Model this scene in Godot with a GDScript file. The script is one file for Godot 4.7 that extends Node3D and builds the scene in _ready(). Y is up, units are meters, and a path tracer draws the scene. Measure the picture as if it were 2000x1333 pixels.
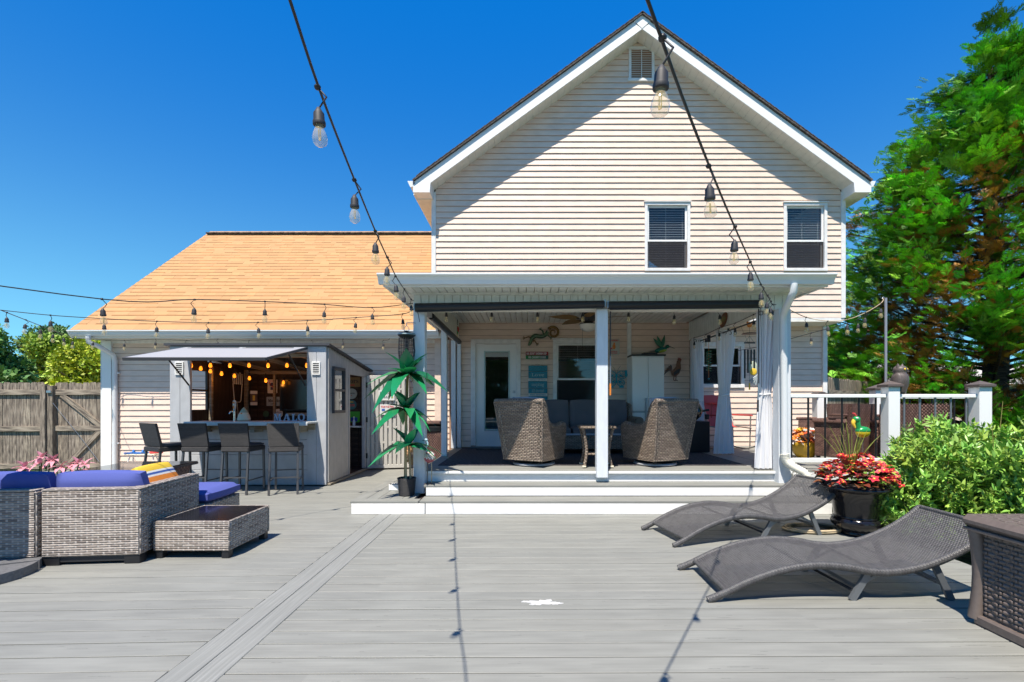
extends Node3D

# ---------------------------------------------------------------- mesh builder
class MB:
	var v := PackedVector3Array()
	var n := PackedVector3Array()
	var t := PackedVector2Array()
	var c := PackedColorArray()
	var col := Color(1, 1, 1)
	var tinted := false

	func tri(a: Vector3, b: Vector3, d: Vector3, na: Vector3, nb: Vector3, nd: Vector3, ua := Vector2.ZERO, ub := Vector2.ZERO, ud := Vector2.ZERO) -> void:
		if (b - a).cross(d - a).dot(na + nb + nd) > 0.0:
			v.append(a); v.append(d); v.append(b)
			n.append(na); n.append(nd); n.append(nb)
			t.append(ua); t.append(ud); t.append(ub)
		else:
			v.append(a); v.append(b); v.append(d)
			n.append(na); n.append(nb); n.append(nd)
			t.append(ua); t.append(ub); t.append(ud)
		if tinted:
			c.append(col); c.append(col); c.append(col)

	# flat quad a b c d in order; face turned towards "out"
	func quad(a: Vector3, b: Vector3, d: Vector3, e: Vector3, out: Vector3, ua := Vector2.ZERO, ub := Vector2.ZERO, ud := Vector2.ZERO, ue := Vector2.ZERO) -> void:
		var m := (b - a).cross(d - a)
		if m.length_squared() < 1e-14:
			m = (d - a).cross(e - a)
		if m.length_squared() < 1e-14:
			return
		m = m.normalized()
		if m.dot(out) < 0.0:
			m = -m
		tri(a, b, d, m, m, m, ua, ub, ud)
		tri(a, d, e, m, m, m, ua, ud, ue)

	# eight corners: bottom 0..3, top 4..7, the same order round
	func hexa(p: Array, uvoff := Vector2.ZERO) -> void:
		var mid := Vector3.ZERO
		for q in p:
			mid += q
		mid /= 8.0
		for f in [[0, 1, 2, 3], [4, 5, 6, 7], [0, 1, 5, 4], [1, 2, 6, 5], [2, 3, 7, 6], [3, 0, 4, 7]]:
			var a: Vector3 = p[f[0]]
			var b: Vector3 = p[f[1]]
			var d: Vector3 = p[f[2]]
			var e: Vector3 = p[f[3]]
			var out := (a + b + d + e) / 4.0 - mid
			var lu := (b - a).length()
			var lv := (e - a).length()
			if lv > lu:
				quad(a, b, d, e, out, uvoff, uvoff + Vector2(0, lu), uvoff + Vector2(lv, lu), uvoff + Vector2(lv, 0))
			else:
				quad(a, b, d, e, out, uvoff, uvoff + Vector2(lu, 0), uvoff + Vector2(lu, lv), uvoff + Vector2(0, lv))

	func box(o: Vector3, s: Vector3, x := Transform3D.IDENTITY, bevel := 0.0, uvoff := Vector2.ZERO) -> void:
		var h := s / 2.0
		if bevel <= 0.0:
			var p := []
			for y in [-h.y, h.y]:
				p.append(x * (o + Vector3(-h.x, y, -h.z)))
				p.append(x * (o + Vector3(h.x, y, -h.z)))
				p.append(x * (o + Vector3(h.x, y, h.z)))
				p.append(x * (o + Vector3(-h.x, y, h.z)))
			hexa(p, uvoff)
			return
		var b: float = minf(bevel, minf(h.x, minf(h.y, h.z)) * 0.98)
		# faces
		for ax in 3:
			var u := (ax + 1) % 3
			var w := (ax + 2) % 3
			for s1 in [-1.0, 1.0]:
				var q := []
				for k in [[-1, -1], [1, -1], [1, 1], [-1, 1]]:
					var pt := Vector3.ZERO
					pt[ax] = s1 * h[ax]
					pt[u] = k[0] * (h[u] - b)
					pt[w] = k[1] * (h[w] - b)
					q.append(x * (o + pt))
				var out := Vector3.ZERO
				out[ax] = s1
				var lu: float = 2.0 * h[u]
				var lw: float = 2.0 * h[w]
				# long side, or the level one on upright faces, runs along u of the texture
				if (ax == 1 and w == 0 and lu <= lw) or (ax == 0) or (ax == 1 and lw > lu):
					quad(q[0], q[1], q[2], q[3], x.basis * out, uvoff, uvoff + Vector2(0, lu), uvoff + Vector2(lw, lu), uvoff + Vector2(lw, 0))
				else:
					quad(q[0], q[1], q[2], q[3], x.basis * out, uvoff, uvoff + Vector2(lu, 0), uvoff + Vector2(lu, lw), uvoff + Vector2(0, lw))
		# edges
		for ax in 3:
			var u := (ax + 1) % 3
			var w := (ax + 2) % 3
			for s1 in [-1.0, 1.0]:
				for s2 in [-1.0, 1.0]:
					var e := []
					for k in [[-1, 0], [1, 0], [1, 1], [-1, 1]]:
						var pt := Vector3.ZERO
						pt[ax] = k[0] * (h[ax] - b)
						pt[u] = s1 * (h[u] - (b if k[1] == 1 else 0.0))
						pt[w] = s2 * (h[w] - (0.0 if k[1] == 1 else b))
						e.append(x * (o + pt))
					var out := Vector3.ZERO
					out[u] = s1
					out[w] = s2
					var le: float = 2.0 * h[ax]
					quad(e[0], e[1], e[2], e[3], x.basis * out, uvoff, uvoff + Vector2(le, 0), uvoff + Vector2(le, b), uvoff + Vector2(0, b))
		# corners
		for s1 in [-1.0, 1.0]:
			for s2 in [-1.0, 1.0]:
				for s3 in [-1.0, 1.0]:
					var a := x * (o + Vector3(s1 * h.x, s2 * (h.y - b), s3 * (h.z - b)))
					var d := x * (o + Vector3(s1 * (h.x - b), s2 * h.y, s3 * (h.z - b)))
					var e := x * (o + Vector3(s1 * (h.x - b), s2 * (h.y - b), s3 * h.z))
					var m := (x.basis * Vector3(s1, s2, s3)).normalized()
					tri(a, d, e, m, m, m)

	# a bar of rectangular section from a to b
	func bar(a: Vector3, b: Vector3, w: float, h: float, up := Vector3.UP, bevel := 0.0) -> void:
		var f := (b - a).normalized()
		if absf(f.dot(up)) > 0.98:
			up = Vector3.BACK
		var r := f.cross(up).normalized()
		var uu := r.cross(f).normalized()
		box(Vector3.ZERO, Vector3((b - a).length(), h, w), Transform3D(Basis(f, uu, r), (a + b) / 2.0), bevel)

	func tube(pts: Array, rad, seg := 8, caps := true, flat := 1.0) -> void:
		var m := pts.size()
		var rings := []
		var norms := []
		var f0: Vector3 = (pts[1] - pts[0]).normalized()
		var ref := Vector3.UP if absf(f0.y) < 0.9 else Vector3.RIGHT
		var side := f0.cross(ref).normalized()
		var along := 0.0
		var lens := []
		for i in m:
			var f: Vector3
			if i == 0:
				f = (pts[1] - pts[0]).normalized()
			elif i == m - 1:
				f = (pts[m - 1] - pts[m - 2]).normalized()
			else:
				f = ((pts[i + 1] - pts[i]).normalized() + (pts[i] - pts[i - 1]).normalized()).normalized()
			if i > 0:
				along += (pts[i] - pts[i - 1]).length()
			lens.append(along)
			side = (side - f * side.dot(f)).normalized()
			var other := f.cross(side).normalized()
			var r: float = rad[i] if rad is Array else rad
			var ring := []
			var nn := []
			for k in seg:
				var a := TAU * k / seg
				var dir := side * cos(a) + other * sin(a)
				ring.append(pts[i] + side * cos(a) * r + other * sin(a) * r * flat)
				nn.append(dir)
			rings.append(ring)
			norms.append(nn)
		for i in m - 1:
			var r: float = rad[i] if rad is Array else rad
			for k in seg:
				var k2 := (k + 1) % seg
				var u0 := TAU * r * k / seg
				var u1 := TAU * r * (k + 1) / seg
				tri(rings[i][k], rings[i][k2], rings[i + 1][k2], norms[i][k], norms[i][k2], norms[i + 1][k2], Vector2(u0, lens[i]), Vector2(u1, lens[i]), Vector2(u1, lens[i + 1]))
				tri(rings[i][k], rings[i + 1][k2], rings[i + 1][k], norms[i][k], norms[i + 1][k2], norms[i + 1][k], Vector2(u0, lens[i]), Vector2(u1, lens[i + 1]), Vector2(u0, lens[i + 1]))
		if caps:
			for e in [0, m - 1]:
				var out: Vector3 = (pts[0] - pts[1]).normalized() if e == 0 else (pts[m - 1] - pts[m - 2]).normalized()
				for k in range(1, seg - 1):
					tri(rings[e][0], rings[e][k], rings[e][k + 1], out, out, out)

	# profile: Array of Vector2(radius, height); smooth normals
	func lathe(prof: Array, seg := 24, x := Transform3D.IDENTITY, rib := 0.0, ribs := 0, rib0 := 0, rib1 := 0) -> void:
		var m := prof.size()
		var nr := []
		for i in m:
			var a: Vector2 = prof[maxi(i - 1, 0)]
			var b: Vector2 = prof[mini(i + 1, m - 1)]
			var d := (b - a)
			nr.append(Vector2(d.y, -d.x).normalized() if d.length() > 1e-6 else Vector2(1, 0))
		var along := 0.0
		for i in m - 1:
			var p: Vector2 = prof[i]
			var q: Vector2 = prof[i + 1]
			var step := p.distance_to(q)
			for k in seg:
				var a0 := TAU * k / seg
				var a1 := TAU * (k + 1) / seg
				var g := []
				var gn := []
				for w in [[p, nr[i], a0, i], [p, nr[i], a1, i], [q, nr[i + 1], a1, i + 1], [q, nr[i + 1], a0, i + 1]]:
					var r: float = w[0].x
					if ribs > 0 and w[3] >= rib0 and w[3] <= rib1:
						r *= 1.0 - rib + 2.0 * rib * absf(sin(w[2] * ribs / 2.0))
					g.append(x * Vector3(cos(w[2]) * r, w[0].y, sin(w[2]) * r))
					gn.append((x.basis * Vector3(cos(w[2]) * w[1].x, w[1].y, sin(w[2]) * w[1].x)).normalized())
				var u0 := a0 * maxf(p.x, q.x)
				var u1 := a1 * maxf(p.x, q.x)
				if p.x > 1e-5:
					tri(g[0], g[1], g[2], gn[0], gn[1], gn[2], Vector2(u0, along), Vector2(u1, along), Vector2(u1, along + step))
				if q.x > 1e-5:
					tri(g[0], g[2], g[3], gn[0], gn[2], gn[3], Vector2(u0, along), Vector2(u1, along + step), Vector2(u0, along + step))
			along += step

	# flat outline (x, y) given a thickness along z, centred
	func extrude(poly: PackedVector2Array, depth: float, x := Transform3D.IDENTITY) -> void:
		var ids := Geometry2D.triangulate_polygon(poly)
		for s in [-0.5, 0.5]:
			var out: Vector3 = x.basis * Vector3(0, 0, s)
			out = out.normalized()
			for i in range(0, ids.size(), 3):
				var p := []
				var q := []
				for k in 3:
					var w := poly[ids[i + k]]
					p.append(x * Vector3(w.x, w.y, s * depth))
					q.append(w)
				tri(p[0], p[1], p[2], out, out, out, q[0], q[1], q[2])
		var ccw := 0.0
		for i in poly.size():
			var a := poly[i]
			var b := poly[(i + 1) % poly.size()]
			ccw += a.cross(b)
		for i in poly.size():
			var a := poly[i]
			var b := poly[(i + 1) % poly.size()]
			var d := b - a
			var out := Vector3(d.y, -d.x, 0) * (1.0 if ccw > 0 else -1.0)
			quad(x * Vector3(a.x, a.y, -depth / 2), x * Vector3(b.x, b.y, -depth / 2), x * Vector3(b.x, b.y, depth / 2), x * Vector3(a.x, a.y, depth / 2), x.basis * out, Vector2(0, 0), Vector2(d.length(), 0), Vector2(d.length(), depth), Vector2(0, depth))

	# rows of points -> smooth sheet
	func grid(rows: Array, uvs := 1.0) -> void:
		var m := rows.size()
		var w: int = rows[0].size()
		var nn := []
		for i in m:
			var row := []
			for j in w:
				var du: Vector3 = rows[i][mini(j + 1, w - 1)] - rows[i][maxi(j - 1, 0)]
				var dv: Vector3 = rows[mini(i + 1, m - 1)][j] - rows[maxi(i - 1, 0)][j]
				row.append(du.cross(dv).normalized())
			nn.append(row)
		var vs := [0.0]
		for i in range(1, m):
			vs.append(vs[i - 1] + (rows[i][w / 2] - rows[i - 1][w / 2]).length() * uvs)
		var us := [0.0]
		for j in range(1, w):
			us.append(us[j - 1] + (rows[m / 2][j] - rows[m / 2][j - 1]).length() * uvs)
		for i in m - 1:
			for j in w - 1:
				tri(rows[i][j], rows[i][j + 1], rows[i + 1][j + 1], nn[i][j], nn[i][j + 1], nn[i + 1][j + 1], Vector2(us[j], vs[i]), Vector2(us[j + 1], vs[i]), Vector2(us[j + 1], vs[i + 1]))
				tri(rows[i][j], rows[i + 1][j + 1], rows[i + 1][j], nn[i][j], nn[i + 1][j + 1], nn[i + 1][j], Vector2(us[j], vs[i]), Vector2(us[j + 1], vs[i + 1]), Vector2(us[j], vs[i + 1]))

	# a pillow: box with swollen faces
	func pillow(s: Vector3, x := Transform3D.IDENTITY, puff := 0.35, seg := 10, tuft := 0.0) -> void:
		for side in [1.0, -1.0]:
			var rows := []
			for i in seg + 1:
				var row := []
				for j in seg + 1:
					var a := -1.0 + 2.0 * j / seg
					var b := -1.0 + 2.0 * i / seg
					var e := pow(maxf(0.0, 1.0 - pow(absf(a), 4.0)), 0.5) * pow(maxf(0.0, 1.0 - pow(absf(b), 4.0)), 0.5)
					var hh := s.y / 2.0 * ((1.0 - puff) * (1.0 if e > 0.02 else 0.55) + puff * e)
					if tuft > 0.0:
						hh -= tuft * exp(-(a * a + b * b) * 14.0)
					if absf(a) > 0.99 or absf(b) > 0.99:
						hh = s.y / 2.0 * 0.42
					var rr := 1.0 - 0.06 * a * a * b * b
					row.append(x * Vector3(a * s.x / 2.0 * rr, side * hh, b * s.z / 2.0 * rr))
				rows.append(row)
			var before := n.size()
			grid(rows)
			# turn normals outward
			var up: Vector3 = x.basis.y * side
			if n[before + (n.size() - before) / 2].dot(up) < 0:
				for k in range(before, n.size()):
					n[k] = -n[k]
				for k in range(before, v.size(), 3):
					var tv := v[k + 1]; v[k + 1] = v[k + 2]; v[k + 2] = tv
					var tn := n[k + 1]; n[k + 1] = n[k + 2]; n[k + 2] = tn
					var tt := t[k + 1]; t[k + 1] = t[k + 2]; t[k + 2] = tt
		var hh2 := s.y / 2.0 * 0.42
		for e in 4:
			for j in seg:
				var a0 := -1.0 + 2.0 * j / seg
				var a1 := -1.0 + 2.0 * (j + 1) / seg
				var pts := []
				for w in [[a0, -1], [a1, -1], [a1, 1], [a0, 1]]:
					var a: float = w[0] if e < 2 else (1.0 if e == 2 else -1.0)
					var b: float = w[0] if e >= 2 else (1.0 if e == 0 else -1.0)
					var rr := 1.0 - 0.06 * a * a * b * b
					pts.append(x * Vector3(a * s.x / 2.0 * rr, w[1] * hh2, b * s.z / 2.0 * rr))
				var out: Vector3 = x.basis * [Vector3(0, 0, 1), Vector3(0, 0, -1), Vector3(1, 0, 0), Vector3(-1, 0, 0)][e]
				quad(pts[0], pts[1], pts[2], pts[3], out)

	func ball(o: Vector3, r: Vector3, seg := 14, x := Transform3D.IDENTITY) -> void:
		var rings := seg / 2
		for i in rings:
			for k in seg:
				var q := []
				var nn := []
				for w in [[i, k], [i, k + 1], [i + 1, k + 1], [i + 1, k]]:
					var th: float = PI * w[0] / rings
					var ph: float = TAU * w[1] / seg
					var d := Vector3(sin(th) * cos(ph), cos(th), sin(th) * sin(ph))
					q.append(x * (o + d * r))
					nn.append((x.basis * (d / r)).normalized())
				if i > 0:
					tri(q[0], q[1], q[2], nn[0], nn[1], nn[2])
				if i < rings - 1:
					tri(q[0], q[2], q[3], nn[0], nn[2], nn[3])

	func mesh() -> ArrayMesh:
		var a := []
		a.resize(Mesh.ARRAY_MAX)
		a[Mesh.ARRAY_VERTEX] = v
		a[Mesh.ARRAY_NORMAL] = n
		a[Mesh.ARRAY_TEX_UV] = t
		if tinted:
			a[Mesh.ARRAY_COLOR] = c
		var m := ArrayMesh.new()
		m.add_surface_from_arrays(Mesh.PRIMITIVE_TRIANGLES, a)
		return m

# ---------------------------------------------------------------- nodes
var rng := RandomNumberGenerator.new()
var taken := {}
var M := {}

func numbered(called: String) -> String:
	if not taken.has(called):
		taken[called] = 0
		return called
	taken[called] += 1
	return "%s_%03d" % [called, taken[called]]

func thing(called: String, label: String, category: String, at := Vector3.ZERO, turn := 0.0, group := "") -> Node3D:
	var o := Node3D.new()
	o.name = numbered(called)
	add_child(o)
	o.position = at
	o.rotation.y = turn
	o.set_meta("label", label)
	o.set_meta("category", category)
	if group:
		o.set_meta("group", group)
	return o

func structure(called: String) -> Node3D:
	var o := Node3D.new()
	o.name = numbered(called)
	add_child(o)
	o.set_meta("kind", "structure")
	return o

func put(parent: Node3D, called: String, mesh: Mesh, m: Material, at := Transform3D.IDENTITY) -> MeshInstance3D:
	var o := MeshInstance3D.new()
	o.name = called
	o.mesh = mesh
	o.material_override = m
	o.transform = at
	parent.add_child(o, true)
	return o

func part(parent: Node3D, called: String, b: MB, m: Material, at := Transform3D.IDENTITY) -> MeshInstance3D:
	return put(parent, called, b.mesh(), m, at)

func bx(parent: Node3D, called: String, o: Vector3, s: Vector3, m: Material, bevel := 0.0, turn := 0.0) -> MeshInstance3D:
	var b := MB.new()
	b.box(Vector3.ZERO, s, Transform3D.IDENTITY, bevel, Vector2(rng.randf() * 7.0, rng.randf() * 7.0))
	return put(parent, called, b.mesh(), m, Transform3D(Basis(Vector3.UP, turn), o))

func tb(parent: Node3D, called: String, pts: Array, r, m: Material, seg := 8) -> MeshInstance3D:
	var b := MB.new()
	b.tube(pts, r, seg)
	return part(parent, called, b, m)

func copy(src: Node3D, at: Vector3, turn: float, label := "") -> Node3D:
	var base := String(src.name)
	var o: Node3D = src.duplicate()
	o.name = numbered(base)
	add_child(o)
	o.position = at
	o.rotation.y = turn
	if label:
		o.set_meta("label", label)
	return o

func shift(x: float, y: float, z: float) -> Transform3D:
	return Transform3D(Basis.IDENTITY, Vector3(x, y, z))

func smooth(pts: Array, per := 8) -> Array:
	var cv := Curve3D.new()
	var m := pts.size()
	for i in m:
		var tan: Vector3 = (pts[mini(i + 1, m - 1)] - pts[maxi(i - 1, 0)]) / 6.0
		cv.add_point(pts[i], -tan, tan)
	var out := []
	for i in m - 1:
		for k in per:
			out.append(cv.sample(i, float(k) / per))
	out.append(pts[m - 1])
	return out

# ---------------------------------------------------------------- materials
func lin(r: float, g: float, b: float) -> Color:
	return Color(r, g, b).linear_to_srgb()

func flat(color: Color, rough := 0.6, metal := 0.0) -> StandardMaterial3D:
	var m := StandardMaterial3D.new()
	m.albedo_color = color
	m.roughness = rough
	m.metallic = metal
	return m

func noise_tex(sd: int, freq: float, stops: Array, w := 256, h := 256, octaves := 4, normal := false) -> NoiseTexture2D:
	var f := FastNoiseLite.new()
	f.seed = sd
	f.frequency = freq
	f.fractal_octaves = octaves
	var tx := NoiseTexture2D.new()
	tx.width = w
	tx.height = h
	tx.seamless = true
	tx.noise = f
	if normal:
		tx.as_normal_map = true
		tx.bump_strength = 6.0
	else:
		var g := Gradient.new()
		var offs := PackedFloat32Array()
		var cols := PackedColorArray()
		for s in stops:
			offs.append(s[0]); cols.append(s[1])
		g.offsets = offs
		g.colors = cols
		tx.color_ramp = g
	return tx

# colour noise over a surface; scale = repeats per metre; triplanar in the object's axes unless by_uv
func noisy(color: Color, rough: float, spread: float, scale: Vector3, sd := 1, freq := 0.03, by_uv := false, metal := 0.0) -> StandardMaterial3D:
	var m := flat(color, rough, metal)
	var lo := Color(1, 1, 1).darkened(spread)
	m.albedo_color = color.lightened(spread * 0.25)
	m.albedo_texture = noise_tex(sd, freq, [[0.2, lo], [0.5, Color(1, 1, 1).darkened(spread * 0.45)], [0.8, Color(1, 1, 1)]])
	m.uv1_scale = scale
	if not by_uv:
		m.uv1_triplanar = true
		m.uv1_world_triplanar = true
	return m

# wood-like streaks along u of a part's own texture axes (metres)
func grained(color: Color, dark: Color, rough: float, along := 0.5, across := 9.0, sd := 3, relief := 0.0) -> StandardMaterial3D:
	var m := flat(Color(1, 1, 1), rough)
	m.albedo_texture = noise_tex(sd, 0.012, [[0.15, dark], [0.45, color.lerp(dark, 0.35)], [0.7, color], [0.95, color.lightened(0.12)]], 256, 256, 5)
	m.uv1_scale = Vector3(along, across, 1)
	if relief > 0.0:
		m.normal_enabled = true
		m.normal_texture = noise_tex(sd + 9, 0.03, [], 256, 256, 4, true)
		m.normal_scale = relief
	return m

# woven resin: colour of each strand from a palette, relief from the weave
func woven(palette: Array, sd: int, cells := 8, rows := 16, rough := 0.55, per_metre := Vector3(6, 6, 1), holes := 0.0, stake := Color(0, 0, 0, 0)) -> StandardMaterial3D:
	var S := 256
	var r := RandomNumberGenerator.new()
	r.seed = sd
	var im := Image.create(S, S, false, Image.FORMAT_RGBA8)
	var hm := Image.create(S, S, false, Image.FORMAT_RGB8)
	var tone := []
	for i in rows:
		var row := []
		var cur := r.randi() % palette.size()
		for j in cells:
			if r.randf() < 0.28:
				cur = r.randi() % palette.size()
			row.append(palette[cur].lerp(palette[r.randi() % palette.size()], 0.35))
		tone.append(row)
	for y in S:
		var fy := float(y) / S * rows
		var i := int(fy)
		var ry := fy - i
		for x in S:
			var fx := float(x) / S * cells + (0.5 if i % 2 == 1 else 0.0)
			var j := int(fx) % cells
			var rx := fx - floorf(fx)
			var hgt := sqrt(maxf(0.0, 1.0 - pow(2.0 * ry - 1.0, 2.0))) * (0.35 + 0.65 * sin(PI * rx))
			var cc: Color = tone[i][j]
			if stake.a > 0.0 and (rx < 0.09 or rx > 0.91):
				cc = stake
			if holes > 0.0 and ((rx < holes or rx > 1.0 - holes) and absf(ry - 0.5) > 0.5 - holes * 1.1):
				cc.a = 0.0
			im.set_pixel(x, y, cc)
			hm.set_pixel(x, y, Color(hgt, hgt, hgt))
	var m := flat(Color(1, 1, 1), rough)
	m.albedo_texture = ImageTexture.create_from_image(im)
	hm.bump_map_to_normal_map(9.0)
	m.normal_enabled = true
	m.normal_texture = ImageTexture.create_from_image(hm)
	m.normal_scale = 1.0
	m.uv1_scale = per_metre
	if holes > 0.0:
		m.transparency = BaseMaterial3D.TRANSPARENCY_ALPHA_SCISSOR
		m.alpha_scissor_threshold = 0.5
	return m

func glass(alpha := 0.1, color := Color(0.9, 0.95, 0.95)) -> StandardMaterial3D:
	var m := flat(Color(color.r, color.g, color.b, alpha), 0.02)
	m.transparency = BaseMaterial3D.TRANSPARENCY_ALPHA
	return m

func leafy(color: Color, light: float, rough := 0.5) -> StandardMaterial3D:
	var m := flat(color, rough)
	m.backlight_enabled = true
	m.backlight = Color(color.r * light, color.g * light, color.b * light * 0.6)
	m.cull_mode = BaseMaterial3D.CULL_DISABLED
	return m

func words(parent: Node3D, called: String, text: String, size: float, at: Vector3, m: Material, width := 0.0, font := "Droid Sans", bold := false, turn := 0.0) -> MeshInstance3D:
	var f := SystemFont.new()
	f.font_names = PackedStringArray([font])
	if bold:
		f.font_weight = 700
	var tm := TextMesh.new()
	tm.text = text
	tm.font = f
	tm.font_size = 24
	tm.pixel_size = size / 18.0
	tm.depth = 0.004
	tm.curve_step = 4.0
	var o := put(parent, called, tm, m, Transform3D(Basis(Vector3.UP, turn), at))
	if width > 0.0:
		var w := tm.get_aabb().size.x
		if w > 0.0:
			o.scale = Vector3(width / w, 1, 1)
	return o

func _ready() -> void:
	rng.seed = 4711
	# camera: level, lens shifted, eye 1.3 m above the deck
	var cam := Camera3D.new()
	cam.name = "camera"
	cam.projection = Camera3D.PROJECTION_FRUSTUM
	cam.near = 0.1
	cam.far = 400.0
	cam.size = 0.1 * 1333.0 / 930.0
	cam.frustum_offset = Vector2(-28.0, 121.5) / 930.0 * 0.1
	add_child(cam)
	cam.position = Vector3(0, 1.3, 0)
	cam.current = true
	# sky
	var pm := ProceduralSkyMaterial.new()
	pm.sky_top_color = lin(0.0, 0.099, 0.37)
	pm.sky_horizon_color = lin(0.22, 0.583, 0.72)
	pm.sky_curve = 0.133
	pm.sky_energy_multiplier = 1.0
	pm.ground_bottom_color = Color(0.30, 0.32, 0.26)
	pm.ground_horizon_color = Color(0.62, 0.68, 0.70)
	var sky := Sky.new()
	sky.sky_material = pm
	var env := Environment.new()
	env.background_mode = Environment.BG_SKY
	env.sky = sky
	env.tonemap_mode = Environment.TONE_MAPPER_LINEAR
	env.tonemap_exposure = 1.85
	env.sdfgi_enabled = true
	env.ssao_enabled = true
	env.ssil_enabled = true
	var we := WorldEnvironment.new()
	we.name = "environment"
	we.environment = env
	add_child(we)
	var sun := DirectionalLight3D.new()
	sun.name = "sun"
	sun.light_energy = 1.36
	sun.light_color = Color(1.0, 0.965, 0.91)
	sun.light_angular_distance = 0.5
	sun.shadow_enabled = true
	add_child(sun)
	sun.basis = Basis.looking_at(Vector3(0.3, -2.16, -1.0))

	materials()
	ground()
	deck()
	main_house()
	wing_house()
	porch()
	side_deck()
	bar_shed()
	fences()
	trees()
	sectional()
	bar_stools()
	porch_seats()
	porch_decor()
	porch_right()
	entry_items()
	loungers()
	planter_corner()
	side_deck_items()
	lights_strings()
	print("built")

func materials() -> void:
	M.white = flat(lin(0.82, 0.82, 0.80), 0.45)
	M.trim = noisy(lin(0.80, 0.79, 0.77), 0.5, 0.06, Vector3(0.7, 0.7, 0.7), 11)
	M.siding = noisy(lin(0.81, 0.63, 0.515), 0.5, 0.05, Vector3(0.35, 1.3, 0.35), 12)
	M.post = noisy(lin(0.70, 0.73, 0.76), 0.5, 0.035, Vector3(1.5, 0.5, 1.5), 13)
	M.gutter = flat(lin(0.74, 0.76, 0.76), 0.35)
	M.soffit = noisy(lin(0.80, 0.78, 0.70), 0.55, 0.05, Vector3(0.6, 0.6, 0.6), 14)
	M.frieze = noisy(lin(0.78, 0.80, 0.75), 0.5, 0.06, Vector3(0.9, 0.6, 0.9), 15)
	M.dark = flat(lin(0.02, 0.02, 0.022), 0.6)
	M.black = flat(lin(0.012, 0.012, 0.014), 0.45)
	M.black_gloss = flat(lin(0.010, 0.009, 0.011), 0.14)
	M.black_metal = flat(lin(0.03, 0.03, 0.033), 0.35, 0.6)
	M.grey_metal = flat(lin(0.22, 0.23, 0.25), 0.4, 0.5)
	M.steel = flat(lin(0.5, 0.5, 0.52), 0.3, 0.9)
	M.chrome = flat(lin(0.7, 0.7, 0.7), 0.15, 1.0)
	M.glass = glass(0.08, Color(0.10, 0.12, 0.12))
	M.glass.metallic_specular = 0.9
	M.screen = flat(Color(0.16, 0.15, 0.17, 0.45), 0.8)
	M.screen.transparency = BaseMaterial3D.TRANSPARENCY_ALPHA
	M.bulb = glass(0.22, Color(0.95, 0.86, 0.62))
	M.filament = flat(lin(0.75, 0.5, 0.15), 0.5)
	M.sheath = flat(lin(0.34, 0.20, 0.13), 0.9)
	M.room = flat(lin(0.05, 0.05, 0.05), 0.9)
	M.blind = flat(lin(0.66, 0.68, 0.66), 0.6)
	M.deck = []
	var dt := deck_texture()
	for k in 4:
		var d := flat([lin(0.268, 0.270, 0.248), lin(0.256, 0.259, 0.239), lin(0.262, 0.263, 0.241), lin(0.250, 0.253, 0.235)][k], 0.62)
		d.albedo_texture = dt
		d.uv1_scale = Vector3(0.17, 1.3, 1)
		M.deck.append(d)
	M.deck_trim = grained(lin(0.232, 0.236, 0.220), lin(0.200, 0.204, 0.190), 0.62, 0.5, 16.0, 27)
	M.riser = noisy(lin(0.82, 0.82, 0.80), 0.45, 0.03, Vector3(1.2, 3.0, 1.2), 28)
	M.rug = noisy(lin(0.045, 0.036, 0.045), 0.95, 0.55, Vector3(1.6, 1.6, 1.6), 29, 0.06)
	M.fence = []
	for k in 4:
		M.fence.append(grained([lin(0.32, 0.265, 0.20), lin(0.28, 0.23, 0.18), lin(0.36, 0.30, 0.23), lin(0.25, 0.205, 0.155)][k], lin(0.10, 0.08, 0.065), 0.9, 0.8, 8.0, 31 + k, 0.4))
	M.shed = noisy(lin(0.47, 0.48, 0.50), 0.5, 0.05, Vector3(0.8, 0.5, 0.8), 41)
	M.shed_side = noisy(lin(0.44, 0.42, 0.40), 0.5, 0.05, Vector3(0.8, 0.5, 0.8), 42)
	M.shed_door = flat(lin(0.52, 0.50, 0.46), 0.5)
	M.shed_panel = flat(lin(0.33, 0.335, 0.35), 0.5)
	M.shed_trim = flat(lin(0.055, 0.055, 0.06), 0.5)
	M.boards = grained(lin(0.050, 0.030, 0.022), lin(0.018, 0.011, 0.009), 0.7, 0.6, 9.0, 43)
	M.frame_wood = grained(lin(0.34, 0.30, 0.23), lin(0.22, 0.18, 0.13), 0.7, 0.6, 9.0, 44)
	M.counter = flat(lin(0.62, 0.62, 0.60), 0.3)
	M.shingle = flat(Color(1, 1, 1), 0.95)
	M.shingle.vertex_color_use_as_albedo = true
	M.shingle_dark = noisy(lin(0.09, 0.07, 0.06), 0.95, 0.4, Vector3(2, 2, 2), 45)
	M.wicker_grey = woven([lin(0.36, 0.31, 0.27), lin(0.29, 0.245, 0.215), lin(0.16, 0.132, 0.115), lin(0.40, 0.35, 0.31), lin(0.22, 0.185, 0.16)], 51, 9, 20, 0.55, Vector3(1.3, 2.6, 1), 0.0, lin(0.46, 0.41, 0.37))
	M.wicker_brown = woven([lin(0.24, 0.19, 0.145), lin(0.17, 0.13, 0.10), lin(0.31, 0.25, 0.195)], 52, 8, 16, 0.45, Vector3(2.1, 2.9, 1), 0.0, lin(0.075, 0.055, 0.043))
	M.wicker_rust = woven([lin(0.17, 0.085, 0.065), lin(0.12, 0.06, 0.047), lin(0.23, 0.125, 0.095)], 53, 8, 16, 0.5, Vector3(2.6, 3.4, 1), 0.0, lin(0.07, 0.032, 0.025))
	M.wicker_black = woven([lin(0.030, 0.029, 0.031), lin(0.022, 0.021, 0.023), lin(0.04, 0.038, 0.04)], 54, 8, 16, 0.5, Vector3(7, 7, 1))
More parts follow.
